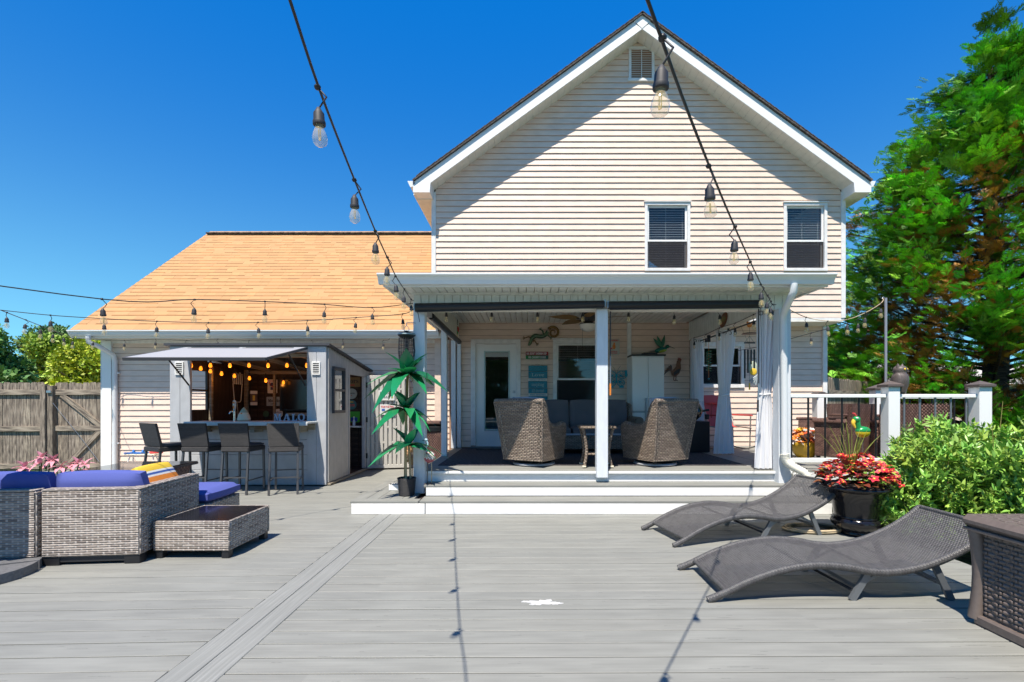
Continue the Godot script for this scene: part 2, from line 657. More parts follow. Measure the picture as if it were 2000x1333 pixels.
	M.sling = woven([lin(0.085, 0.082, 0.083), lin(0.07, 0.067, 0.068), lin(0.10, 0.097, 0.098)], 55, 10, 12, 0.42, Vector3(5.2, 5.2, 1), 0.13)
	M.sling_edge = woven([lin(0.095, 0.092, 0.092), lin(0.07, 0.068, 0.068)], 56, 4, 8, 0.4, Vector3(12, 12, 1))
	M.box_brown = noisy(lin(0.135, 0.105, 0.09), 0.42, 0.1, Vector3(3, 3, 3), 57)
	M.blue_cloth = noisy(lin(0.068, 0.092, 0.36), 0.85, 0.14, Vector3(9, 9, 9), 61, 0.08)
	M.grey_cloth = noisy(lin(0.135, 0.125, 0.135), 0.9, 0.12, Vector3(10, 10, 10), 62, 0.08)
	M.light_cloth = noisy(lin(0.42, 0.44, 0.50), 0.9, 0.1, Vector3(9, 9, 9), 63, 0.08)
	M.curtain = flat(lin(0.84, 0.85, 0.87), 0.85)
	M.curtain.backlight_enabled = true
	M.curtain.backlight = Color(0.55, 0.55, 0.57)
	M.red = flat(lin(0.62, 0.055, 0.05), 0.6)
	M.red_cloth = flat(lin(0.62, 0.09, 0.09), 0.8)
	M.yellow = flat(lin(0.75, 0.50, 0.04), 0.5)
	M.orange = flat(lin(0.70, 0.22, 0.03), 0.5)
	M.green = flat(lin(0.03, 0.30, 0.05), 0.45)
	M.teal = noisy(lin(0.02, 0.28, 0.40), 0.7, 0.3, Vector3(6, 6, 6), 64)
	M.cream = flat(lin(0.70, 0.64, 0.50), 0.6)
	M.ink = flat(lin(0.03, 0.03, 0.035), 0.6)
	M.paper = flat(lin(0.72, 0.72, 0.70), 0.5)
	M.bronze = noisy(lin(0.115, 0.085, 0.075), 0.5, 0.4, Vector3(9, 9, 9), 65, 0.05)
	M.rust = noisy(lin(0.28, 0.09, 0.025), 0.5, 0.5, Vector3(9, 9, 9), 66, 0.05)
	M.soil = noisy(lin(0.06, 0.038, 0.025), 1.0, 0.5, Vector3(9, 9, 9), 67, 0.05)
	M.rope = flat(lin(0.48, 0.38, 0.24), 0.9)
	M.grass = noisy(lin(0.075, 0.115, 0.030), 1.0, 0.5, Vector3(0.5, 0.5, 0.5), 71, 0.05)
	M.field = noisy(lin(0.36, 0.235, 0.13), 1.0, 0.35, Vector3(0.12, 0.12, 0.12), 72, 0.05)
	M.bark = grained(lin(0.13, 0.085, 0.055), lin(0.05, 0.032, 0.022), 0.95, 0.7, 6.0, 73, 0.8)
	M.tint_leaf = flat(Color(1, 1, 1), 0.6)
	M.tint_leaf.vertex_color_use_as_albedo = true
	M.tint_leaf.backlight_enabled = true
	M.tint_leaf.backlight = Color(0.34, 0.38, 0.08)
	M.tint_leaf.cull_mode = BaseMaterial3D.CULL_DISABLED
	M.shrub_leaf = M.tint_leaf.duplicate()
	M.shrub_leaf.roughness = 0.38
	M.paint = flat(Color(1, 1, 1), 0.4)
	M.paint.vertex_color_use_as_albedo = true

# long faint grain, broad weather patches, scuffs and specks of a worn composite board
func deck_texture() -> ImageTexture:
	var im := Image.create(768, 256, false, Image.FORMAT_RGB8)
	var g := FastNoiseLite.new()
	g.seed = 3
	g.frequency = 0.05
	var p := FastNoiseLite.new()
	p.seed = 8
	p.frequency = 0.012
	for y in 256:
		for x in 768:
			var v := 0.93 + 0.035 * g.get_noise_2d(x * 0.12, y * 2.6) + 0.07 * p.get_noise_2d(x, y * 2.0)
			im.set_pixel(x, y, Color(v, v, v * 0.995))
	var r := RandomNumberGenerator.new()
	r.seed = 15
	for k in 260:
		var x := r.randi() % 740
		var y := r.randi() % 250
		var up := r.randf() < 0.6
		for q in r.randi_range(1, 14):
			var c := im.get_pixel((x + q) % 768, y)
			im.set_pixel((x + q) % 768, y, c.lightened(r.randf_range(0.1, 0.45)) if up else c.darkened(r.randf_range(0.08, 0.3)))
	return ImageTexture.create_from_image(im)

# ---------------------------------------------------------------- setting
func ground() -> void:
	var g := structure("ground")
	var b := MB.new()
	b.quad(Vector3(-150, -0.25, 20), Vector3(150, -0.25, 20), Vector3(150, -0.25, -200), Vector3(-150, -0.25, -200), Vector3.UP)
	part(g, "lawn", b, M.grass)
	# round pool behind the viewer, mirrored low in the glass door
	var pl := thing("swimming_pool", "round blue pool behind the viewer mirrored in the glass door", "pool", Vector3(-1.5, -0.25, 8.6))
	var w := MB.new()
	w.lathe([Vector2(2.6, 0), Vector2(2.6, 0.56)], 40)
	part(pl, "wall", w, flat(lin(0.05, 0.25, 0.42), 0.4))
	w = MB.new()
	w.lathe([Vector2(2.68, 0.56), Vector2(2.68, 0.60), Vector2(2.5, 0.60), Vector2(2.5, 0.55)], 40)
	part(pl, "rim", w, M.white)
	w = MB.new()
	w.lathe([Vector2(2.52, 0.48), Vector2(0, 0.48)], 40)
	part(pl, "water", w, flat(lin(0.03, 0.30, 0.42), 0.05))
	# dry field rising beyond the fence
	var h := structure("hill")
	b = MB.new()
	var rows := []
	var f := FastNoiseLite.new()
	f.seed = 5
	f.frequency = 0.02
	for i in 13:
		var row := []
		for j in 25:
			var x := -130.0 + j * 10.0
			var z := -17.0 - i * 10.0
			row.append(Vector3(x, hill_at(x, z) + f.get_noise_2d(x, z) * 0.3, z))
		rows.append(row)
	b.grid(rows)
	part(h, "field", b, M.field)

func hill_at(x: float, z: float) -> float:
	var up := clampf((-z - 14.0) / 46.0, 0.0, 1.0)
	var side := smoothstep(-6.0, -26.0, x)
	return -0.6 + (up * up * (3.0 - 2.0 * up) * 4.9) * side

func deck() -> void:
	var d := structure("deck")
	# right hand boards run across in front of the steps
	var x0 := -1.450
	var x1 := 3.55
	var pitch := 0.1425
	var mesh := []
	for k in 5:
		var b := MB.new()
		b.box(Vector3.ZERO, Vector3(x1 - x0, 0.028, pitch - 0.009), Transform3D.IDENTITY, 0.002, Vector2(k * 1.37, k * 0.71))
		mesh.append(b.mesh())
	var z := 3.2
	var i := 0
	while z > -6.3:
		put(d, "board", mesh[rng.randi() % 5], M.deck[rng.randi() % 4], Transform3D(Basis(Vector3.UP, 0.006), Vector3((x0 + x1) / 2, -0.014 + rng.randf_range(-0.0012, 0.0012), z - 0.012)))
		z -= pitch
		i += 1
	# left hand boards, a little askew, reach back to the house
	var lx0 := -9.2
	var lx1 := -1.733
	var lm := []
	for k in 5:
		var b := MB.new()
		b.box(Vector3.ZERO, Vector3(lx1 - lx0, 0.028, pitch - 0.009), Transform3D.IDENTITY, 0.002, Vector2(k * 2.11, k * 0.53))
		lm.append(b.mesh())
	z = 3.3
	while z > -9.75:
		put(d, "board", lm[rng.randi() % 5], M.deck[rng.randi() % 4], Transform3D(Basis(Vector3.UP, 0.034), Vector3((lx0 + lx1) / 2, -0.014 + rng.randf_range(-0.0012, 0.0012), z)))
		z -= pitch
	# two boards laid lengthways between them
	for x in [-1.661, -1.5195]:
		bx(d, "lengthways_board", Vector3(x, -0.012, -1.35), Vector3(0.137, 0.03, 9.3), M.deck_trim, 0.003)
	# joists and rim so that the gaps are dark wood below
	bx(d, "frame", Vector3(-2.85, -0.135, -3.1), Vector3(12.7, 0.2, 13.0), M.boards)
	bx(d, "rim_board", Vector3(3.575, -0.12, -1.5), Vector3(0.03, 0.22, 9.5), M.deck_trim)
	# steps up to the porch
	var s := structure("steps")
	var t1 := 0.155
	var t2 := 0.285
	# lower platform wraps round the left corner
	bx(s, "riser", Vector3(-1.62, 0.062, -5.585), Vector3(0.86, 0.121, 0.03), M.riser, 0.002)
	bx(s, "riser", Vector3(1.20, 0.062, -5.585), Vector3(4.76, 0.121, 0.03), M.riser, 0.002)
	bx(s, "riser", Vector3(-2.035, 0.061, -6.36), Vector3(0.03, 0.119, 1.5), M.riser, 0.002)
	bx(s, "tread", Vector3(1.16, 0.139, -5.645), Vector3(4.83, 0.028, 0.142), M.deck[1], 0.003)
	bx(s, "tread", Vector3(1.16, 0.139, -5.789), Vector3(4.83, 0.028, 0.142), M.deck[2], 0.003)
	bx(s, "tread", Vector3(-1.665, 0.139, -5.645), Vector3(0.80, 0.028, 0.142), M.deck[0], 0.003)
	for k in 5:
		bx(s, "tread", Vector3(-1.998 + 0.1435 * k, 0.137, -6.45), Vector3(0.139, 0.028, 1.46), M.deck[k % 4], 0.003)
	# upper step
	bx(s, "riser", Vector3(1.15, 0.205, -5.895), Vector3(4.78, 0.1, 0.03), M.riser, 0.002)
	bx(s, "tread", Vector3(1.15, 0.271, -5.955), Vector3(4.84, 0.028, 0.142), M.deck[3], 0.003)
	bx(s, "tread", Vector3(1.15, 0.271, -6.099), Vector3(4.84, 0.028, 0.142), M.deck[0], 0.003)
	bx(s, "riser", Vector3(1.07, 0.342, -6.185), Vector3(4.75, 0.115, 0.03), M.riser, 0.002)
	bx(s, "core", Vector3(0.95, 0.06, -6.0), Vector3(5.0, 0.11, 0.7), M.boards)
	# porch floor boards, front to wall
	var p := structure("porch_floor")
	var pz := -6.21
	var pm := []
	for k in 4:
		var b := MB.new()
		b.box(Vector3.ZERO, Vector3(4.86, 0.03, 0.139), Transform3D.IDENTITY, 0.003, Vector2(k * 1.7, k))
		pm.append(b.mesh())
	var k2 := 0
	while pz > -9.3:
		put(p, "board", pm[k2 % 4], M.deck[(k2 * 7) % 4], shift(1.02, 0.415, pz))
		pz -= 0.1425
		k2 += 1
	bx(p, "edge_strip", Vector3(1.07, 0.407, -6.135), Vector3(4.72, 0.03, 0.012), M.white, 0.002)
	bx(p, "frame", Vector3(0.98, 0.2, -7.75), Vector3(4.7, 0.39, 3.0), M.boards)
	var r := thing("outdoor_rug", "dark plum outdoor rug covering the porch floor", "rug", Vector3(0, 0.431, 0))
	bx(r, "weave", Vector3(0.92, 0.004, -7.9), Vector3(4.3, 0.008, 2.55), M.rug, 0.003)
	var mt := thing("door_mat", "small dark mat lying in front of the glass door", "mat", Vector3(-0.55, 0.44, -8.95))
	bx(mt, "pile", Vector3(0, 0.006, 0), Vector3(0.75, 0.012, 0.42), M.dark, 0.004)
	# irregular white spots lying on the boards
	var st := thing("white_spot", "irregular white spots on the grey deck boards", "paint", Vector3(0.10, 0.002, -3.10))
	for q in [[0.0, 0.0, 1.0, 0.0], [0.085, -0.012, 0.5, 1.0], [-0.10, 0.012, 0.34, 2.0], [0.05, 0.035, 0.22, 3.0], [-0.06, -0.03, 0.2, 4.0]]:
		var poly := PackedVector2Array()
		for a in 26:
			var rr: float = (0.070 + 0.014 * sin(a * 2.1 + q[3]) + 0.012 * sin(a * 5.3 + q[3] * 2.0) + 0.006 * sin(a * 9.1)) * q[2]
			poly.append(Vector2(q[0] + cos(TAU * a / 26) * rr * 1.25, q[1] + sin(TAU * a / 26) * rr * 0.5))
		var b2 := MB.new()
		b2.extrude(poly, 0.0012 + 0.0004 * q[3], Transform3D(Basis(Vector3.RIGHT, -PI / 2), Vector3.ZERO))
		part(st, "blot", b2, flat(lin(0.55, 0.55, 0.54), 0.6))

# courses of lap siding as separate boards between xl(y) and xr(y), broken at openings [x0, y0, x1, y1]
const LAP := 0.1143
func siding(parent: Node3D, z: float, y0: float, y1: float, edge: Callable, holes: Array) -> void:
	var y := y0
	while y < y1 - 0.01:
		var top := minf(y + LAP - 0.007, y1)
		var a: Vector2 = edge.call(y)
		var b: Vector2 = edge.call(top)
		var spans := [[a.x, a.y, b.x, b.y]]
		for h in holes:
			if h[3] > y + 0.02 and h[1] < top - 0.02:
				var next := []
				for s in spans:
					if h[2] <= s[0] or h[0] >= s[1]:
						next.append(s)
						continue
					if h[0] > s[0] + 0.02:
						next.append([s[0], h[0], s[2], h[0]])
					if h[2] < s[1] - 0.02:
						next.append([h[2], s[1], h[2], s[3]])
				spans = next
		for h in holes:
			if h[3] > y + 0.02 and h[3] < top - 0.004:
				spans.append([h[0], h[2], h[0], h[2], h[3], top])
			if h[1] < top - 0.02 and h[1] > y + 0.004:
				spans.append([h[0], h[2], h[0], h[2], y, h[1]])
		for s in spans:
			if s[1] - s[0] < 0.03:
				continue
			var m := MB.new()
			var ya: float = s[4] if s.size() > 4 else y
			var yb: float = s[5] if s.size() > 4 else top
			var f := lerpf(0.021, 0.004, (ya - y) / LAP)
			var f2 := lerpf(0.021, 0.004, (yb - y) / LAP)
			m.hexa([Vector3(s[0], ya, z - 0.002), Vector3(s[1], ya, z - 0.002), Vector3(s[1], ya, z + f), Vector3(s[0], ya, z + f),
				Vector3(s[2], yb, z - 0.002), Vector3(maxf(s[3], s[2] + 0.001), yb, z - 0.002), Vector3(maxf(s[3], s[2] + 0.001), yb, z + f2), Vector3(s[2], yb, z + f2)])
			part(parent, "siding_board", m, M.siding)
		y += LAP

# wall slab with real openings
func slab(parent: Node3D, x0: float, x1: float, y0: float, y1: float, z: float, thick: float, holes: Array, m: Material) -> void:
	var hs := holes.duplicate()
	hs.sort_custom(func(p, q): return p[0] < q[0])
	var b := MB.new()
	var x := x0
	for h in hs:
		if h[0] > x:
			b.box(Vector3((x + h[0]) / 2, (y0 + y1) / 2, z - thick / 2), Vector3(h[0] - x, y1 - y0, thick))
		if h[1] > y0:
			b.box(Vector3((h[0] + h[2]) / 2, (y0 + h[1]) / 2, z - thick / 2), Vector3(h[2] - h[0], h[1] - y0, thick))
		if h[3] < y1:
			b.box(Vector3((h[0] + h[2]) / 2, (y1 + h[3]) / 2, z - thick / 2), Vector3(h[2] - h[0], y1 - h[3], thick))
		x = h[2]
	if x < x1:
		b.box(Vector3((x + x1) / 2, (y0 + y1) / 2, z - thick / 2), Vector3(x1 - x, y1 - y0, thick))
	part(parent, "wall", b, m)

# double hung window: x0..x1, y0..y1 are the outside of its casing; z is the wall face
func window(parent: Node3D, x0: float, y0: float, x1: float, y1: float, z: float, mid: float, blinds: bool, casing := 0.055) -> void:
	var w := Node3D.new()
	w.name = "window"
	parent.add_child(w, true)
	var cx := (x0 + x1) / 2
	bx(w, "casing", Vector3(cx, y1 - casing / 2, z + 0.018), Vector3(x1 - x0, casing, 0.05), M.trim, 0.004)
	bx(w, "casing", Vector3(cx, y0 + casing / 2, z + 0.022), Vector3(x1 - x0, casing, 0.058), M.trim, 0.004)
	for s in [x0 + casing / 2, x1 - casing / 2]:
		bx(w, "casing", Vector3(s, (y0 + y1) / 2, z + 0.016), Vector3(casing, y1 - y0 - casing * 2, 0.046), M.trim, 0.004)
	bx(w, "head_trim", Vector3(cx, y1 + 0.012, z + 0.028), Vector3(x1 - x0 + 0.03, 0.022, 0.07), M.trim, 0.003)
	var gx0 := x0 + casing
	var gx1 := x1 - casing
	var fr := 0.035
	for sash in [[mid - 0.02, y1 - casing, z - 0.018], [y0 + casing, mid + 0.02, z - 0.045]]:
		var a: float = sash[0]
		var b: float = sash[1]
		var zz: float = sash[2]
		var m := MB.new()
		m.box(Vector3(cx, a + fr / 2, zz), Vector3(gx1 - gx0, fr, 0.026), Transform3D.IDENTITY, 0.003)
		m.box(Vector3(cx, b - fr / 2, zz), Vector3(gx1 - gx0, fr, 0.026), Transform3D.IDENTITY, 0.003)
		m.box(Vector3(gx0 + fr / 2, (a + b) / 2, zz), Vector3(fr, b - a - 2 * fr, 0.026), Transform3D.IDENTITY, 0.003)
		m.box(Vector3(gx1 - fr / 2, (a + b) / 2, zz), Vector3(fr, b - a - 2 * fr, 0.026), Transform3D.IDENTITY, 0.003)
		part(w, "sash", m, M.white)
		bx(w, "pane", Vector3(cx, (a + b) / 2, zz), Vector3(gx1 - gx0 - 2 * fr, b - a - 2 * fr, 0.006), M.glass)
		if zz < z - 0.03:
			bx(w, "insect_screen", Vector3(cx, (a + b) / 2, z - 0.012), Vector3(gx1 - gx0 - 0.01, b - a - 0.03, 0.002), M.screen)
	if blinds:
		var y := y1 - casing - 0.05
		var sm := MB.new()
		var tilt := Transform3D(Basis(Vector3.RIGHT, 0.12), Vector3.ZERO)
		sm.box(Vector3.ZERO, Vector3(gx1 - gx0 - 0.02, 0.003, 0.028), tilt)
		var me := sm.mesh()
		var step := 0.047
		while y > y0 + casing + 0.03:
			put(w, "slat", me, M.blind, shift(cx, y, z - 0.11))
			y -= step
		for q in [0.08, 0.5, 0.92]:
			bx(w, "blind_cord", Vector3(lerpf(gx0, gx1, q), (y0 + y1) / 2, z - 0.094), Vector3(0.004, y1 - y0 - 2 * casing, 0.002), M.blind)

var gable_x := 2.17
func main_house() -> void:
	var h := thing("house", "two storey house with cream lap siding and white gable trim", "house")
	var z := -9.27
	var w1 := [2.30, 3.865, 3.185, 5.20]
	var w2 := [5.00, 3.865, 5.845, 5.19]
	var slope := 0.727
	var apex := 8.33
	var up := func(y: float) -> Vector2:
		var half: float = maxf(0.0, (apex - y) / 0.727)
		return Vector2(maxf(-1.77, gable_x - half), minf(6.12, gable_x + half))
	# upper wall
	slab(h, -1.79, 6.15, 2.92, 5.42, z, 0.16, [[2.34, 3.90, 3.145, 5.16], [5.04, 3.90, 5.805, 5.15]], M.sheath)
	var tri := MB.new()
	tri.extrude(PackedVector2Array([Vector2(-1.79, 5.42), Vector2(6.15, 5.42), Vector2(gable_x, 8.32)]), 0.16, shift(0, 0, z - 0.08))
	part(h, "gable_wall", tri, M.sheath)
	siding(h, z, 2.965, 8.3, up, [w1, w2, [1.99, 7.56, 2.49, 8.23]])
	window(h, w1[0], w1[1], w1[2], w1[3], z, 4.47, true)
	window(h, w2[0], w2[1], w2[2], w2[3], z, 4.465, true)
	for x in [-1.80, 6.16]:
		bx(h, "corner_trim", Vector3(x, 4.18, z - 0.02), Vector3(0.085, 2.45, 0.11), M.trim, 0.004)
	# gable vent
	var v := Node3D.new()
	v.name = "gable_vent"
	h.add_child(v)
	bx(v, "back", Vector3(2.24, 7.895, z - 0.03), Vector3(0.5, 0.67, 0.01), M.dark)
	for q in [[2.24, 8.205, 0.5, 0.05], [2.24, 7.585, 0.53, 0.06], [2.015, 7.895, 0.05, 0.58], [2.465, 7.895, 0.05, 0.58], [2.24, 7.895, 0.012, 0.57]]:
		bx(v, "frame", Vector3(q[0], q[1], z + 0.016), Vector3(q[2], q[3], 0.05), M.trim, 0.004)
	for k in 13:
		var sm := MB.new()
		sm.box(Vector3.ZERO, Vector3(0.40, 0.004, 0.05), Transform3D(Basis(Vector3.RIGHT, 0.75), Vector3.ZERO))
		part(v, "louvre", sm, M.trim, shift(2.24, 7.635 + k * 0.0435, z + 0.0))
	# underside of the overhanging storey, lower walls
	bx(h, "overhang_soffit", Vector3(4.66, 2.90, -9.56), Vector3(3.0, 0.03, 0.62), M.soffit)
	bx(h, "overhang_band", Vector3(4.66, 2.935, z + 0.004), Vector3(3.06, 0.06, 0.03), M.trim, 0.004)
	var low_holes := [[-1.077, 0.43, -0.110, 2.545], [0.518, 1.05, 1.50, 2.54]]
	slab(h, -1.5, 3.2, -0.25, 2.88, z, 0.16, [[-0.99, 0.44, -0.185, 2.45], [0.56, 1.09, 1.46, 2.50]], M.sheath)
	siding(h, z, 0.45, 2.866, func(_y): return Vector2(-1.40, 3.17), low_holes)
	window(h, 0.518, 1.05, 1.50, 2.536, z, 1.77, true, 0.075)
	bx(h, "corner_trim", Vector3(1.997, 1.66, z + 0.02), Vector3(0.08, 2.4, 0.06), M.trim, 0.004)
	bx(h, "return_wall", Vector3(3.13, 1.3, -9.57), Vector3(0.14, 3.2, 0.58), M.siding)
	slab(h, 3.06, 6.15, -0.25, 2.88, -9.84, 0.16, [[3.62, 1.66, 4.45, 2.5]], M.sheath)
	siding(h, -9.84, 0.40, 2.885, func(_y): return Vector2(3.21, 6.13), [[3.576, 1.617, 4.497, 2.538]])
	window(h, 3.576, 1.617, 4.497, 2.538, -9.84, 2.08, false, 0.07)
	bx(h, "corner_trim", Vector3(6.15, 1.5, -9.835), Vector3(0.09, 2.75, 0.1), M.trim, 0.004)
	# other outside walls, floors and the back close the rooms
	bx(h, "side_wall", Vector3(-1.75, 2.6, -13.7), Vector3(0.12, 5.8, 8.6), M.siding)
	bx(h, "side_wall", Vector3(6.12, 2.6, -14.0), Vector3(0.12, 5.8, 8.3), M.siding)
	bx(h, "back_wall", Vector3(2.18, 2.6, -18.0), Vector3(7.9, 5.8, 0.14), M.siding)
	bx(h, "upper_floor", Vector3(2.18, 2.93, -14.0), Vector3(7.7, 0.1, 7.8), M.room)
	bx(h, "lower_floor", Vector3(2.18, 0.38, -14.0), Vector3(7.7, 0.1, 7.6), M.frame_wood)
	# roof: two slabs, shingled on top, with white rake boards and soffits in front
	var run := 4.30
	var ty := 8.60
	for s in [-1.0, 1.0]:
		var len := sqrt(run * run * (1 + slope * slope))
		var dir := Vector3(s, -slope, 0).normalized()
		var nor := Vector3(s * slope, 1, 0).normalized()
		var base := Basis(dir, nor, dir.cross(nor))
		var top := Vector3(gable_x, ty, 0)
		var m := MB.new()
		m.box(Vector3.ZERO, Vector3(len, 0.03, 9.3), Transform3D(base, top + dir * len / 2 - nor * 0.015 + Vector3(0, 0, -8.87 - 4.65)))
		part(h, "roof_slope", m, M.shingle_dark)
		# butt edges of the shingle courses along the rake
		m = MB.new()
		for k in 36:
			var p := top + dir * (0.07 + k * 0.145) + Vector3(0, 0, -8.90)
			m.box(Vector3.ZERO, Vector3(0.15, 0.012, 0.07), Transform3D(base.rotated(Vector3(0, 0, 1), -s * 0.05), p + nor * 0.008))
		var sh := part(h, "rake_shingles", m, M.shingle_dark)
		sh.set_meta("kind", "stuff")
		m = MB.new()
		m.box(Vector3.ZERO, Vector3(len - 0.02, 0.20, 0.028), Transform3D(base, top + dir * (len / 2) - nor * 0.135 + Vector3(0, 0, -8.925)), 0.003)
		part(h, "rake_board", m, M.white)
		# panels of the rake soffit
		var pan := MB.new()
		pan.box(Vector3.ZERO, Vector3(0.148, 0.012, 0.335), Transform3D.IDENTITY, 0.003)
		var pme := pan.mesh()
		for k in 34:
			put(h, "soffit_panel", pme, M.soffit, Transform3D(base, top + dir * (0.22 + k * 0.15) - nor * 0.215 + Vector3(0, 0, -9.103)))
		# boxed eave return and the end of the gutter
		m = MB.new()
		var poly := PackedVector2Array([Vector2(0, 0.0), Vector2(s * 0.31, 0.0), Vector2(s * 0.31, 0.14), Vector2(s * -0.03, 0.36)])
		m.extrude(poly, 0.36, shift(gable_x + s * 3.98, 5.25, -9.09))
		part(h, "eave_return", m, M.white)
		bx(h, "eave_soffit", Vector3(gable_x + s * 4.13, 5.245, -13.7), Vector3(0.31, 0.014, 9.0), M.soffit)
		bx(h, "eave_fascia", Vector3(gable_x + s * 4.295, 5.34, -13.6), Vector3(0.02, 0.2, 9.2), M.white)
		m = MB.new()
		m.extrude(PackedVector2Array([Vector2(0, 0), Vector2(s * 0.05, 0), Vector2(s * 0.085, 0.07), Vector2(s * 0.10, 0.11), Vector2(0, 0.11)]), 9.2, shift(gable_x + s * 4.305, 5.37, -13.55))
		part(h, "gutter", m, M.gutter)
	var ap := MB.new()
	ap.extrude(PackedVector2Array([Vector2(-0.17, -0.135), Vector2(0, -0.285), Vector2(0.17, -0.135), Vector2(0, -0.03)]), 0.040, shift(gable_x, ty, -8.925))
	part(h, "apex_board", ap, M.white)
	# glass door onto the porch
	var d := Node3D.new()
	d.name = "door"
	h.add_child(d)
	for q in [[-1.032, 1.487, 0.09, 2.11], [-0.155, 1.487, 0.09, 2.11]]:
		bx(d, "casing", Vector3(q[0], q[1], z + 0.022), Vector3(q[2], q[3] - 0.09, 0.06), M.trim, 0.005)
	bx(d, "casing", Vector3(-0.594, 2.497, z + 0.022), Vector3(0.968, 0.09, 0.062), M.trim, 0.005)
	var dm := MB.new()
	for q in [[-0.905, 1.455, 0.165, 1.99], [-0.255, 1.455, 0.135, 1.99], [-0.573, 2.38, 0.50, 0.135], [-0.573, 0.61, 0.50, 0.30]]:
		dm.box(Vector3(q[0], q[1], z - 0.02), Vector3(q[2], q[3], 0.045))
	part(d, "leaf", dm, M.white)
	var fm := MB.new()
	for q in [[-0.81, 1.54, 0.03, 1.56], [-0.335, 1.54, 0.03, 1.56], [-0.573, 2.3, 0.45, 0.03], [-0.573, 0.78, 0.45, 0.03]]:
		fm.box(Vector3(q[0], q[1], z + 0.008), Vector3(q[2], q[3], 0.02), Transform3D.IDENTITY, 0.004)
	part(d, "glazing_bead", fm, flat(lin(0.45, 0.56, 0.55), 0.4))
	bx(d, "pane", Vector3(-0.573, 1.54, z - 0.01), Vector3(0.46, 1.54, 0.008), M.glass)
	bx(d, "blind_head", Vector3(-0.573, 2.245, z - 0.03), Vector3(0.46, 0.08, 0.02), M.blind)
	bx(d, "sill", Vector3(-0.594, 0.447, z + 0.03), Vector3(0.97, 0.03, 0.1), M.grey_metal, 0.004)
	var kb := MB.new()
	kb.lathe([Vector2(0, 0.06), Vector2(0.02, 0.058), Vector2(0.03, 0.045), Vector2(0.028, 0.03), Vector2(0.014, 0.02), Vector2(0.014, 0.008), Vector2(0.032, 0.006), Vector2(0.032, 0)], 16, Transform3D(Basis(Vector3.RIGHT, PI / 2), Vector3.ZERO))
	part(d, "knob", kb, M.steel, shift(-0.245, 1.39, z + 0.003))
	bx(d, "deadbolt", Vector3(-0.245, 1.52, z + 0.008), Vector3(0.05, 0.05, 0.02), M.steel, 0.008)

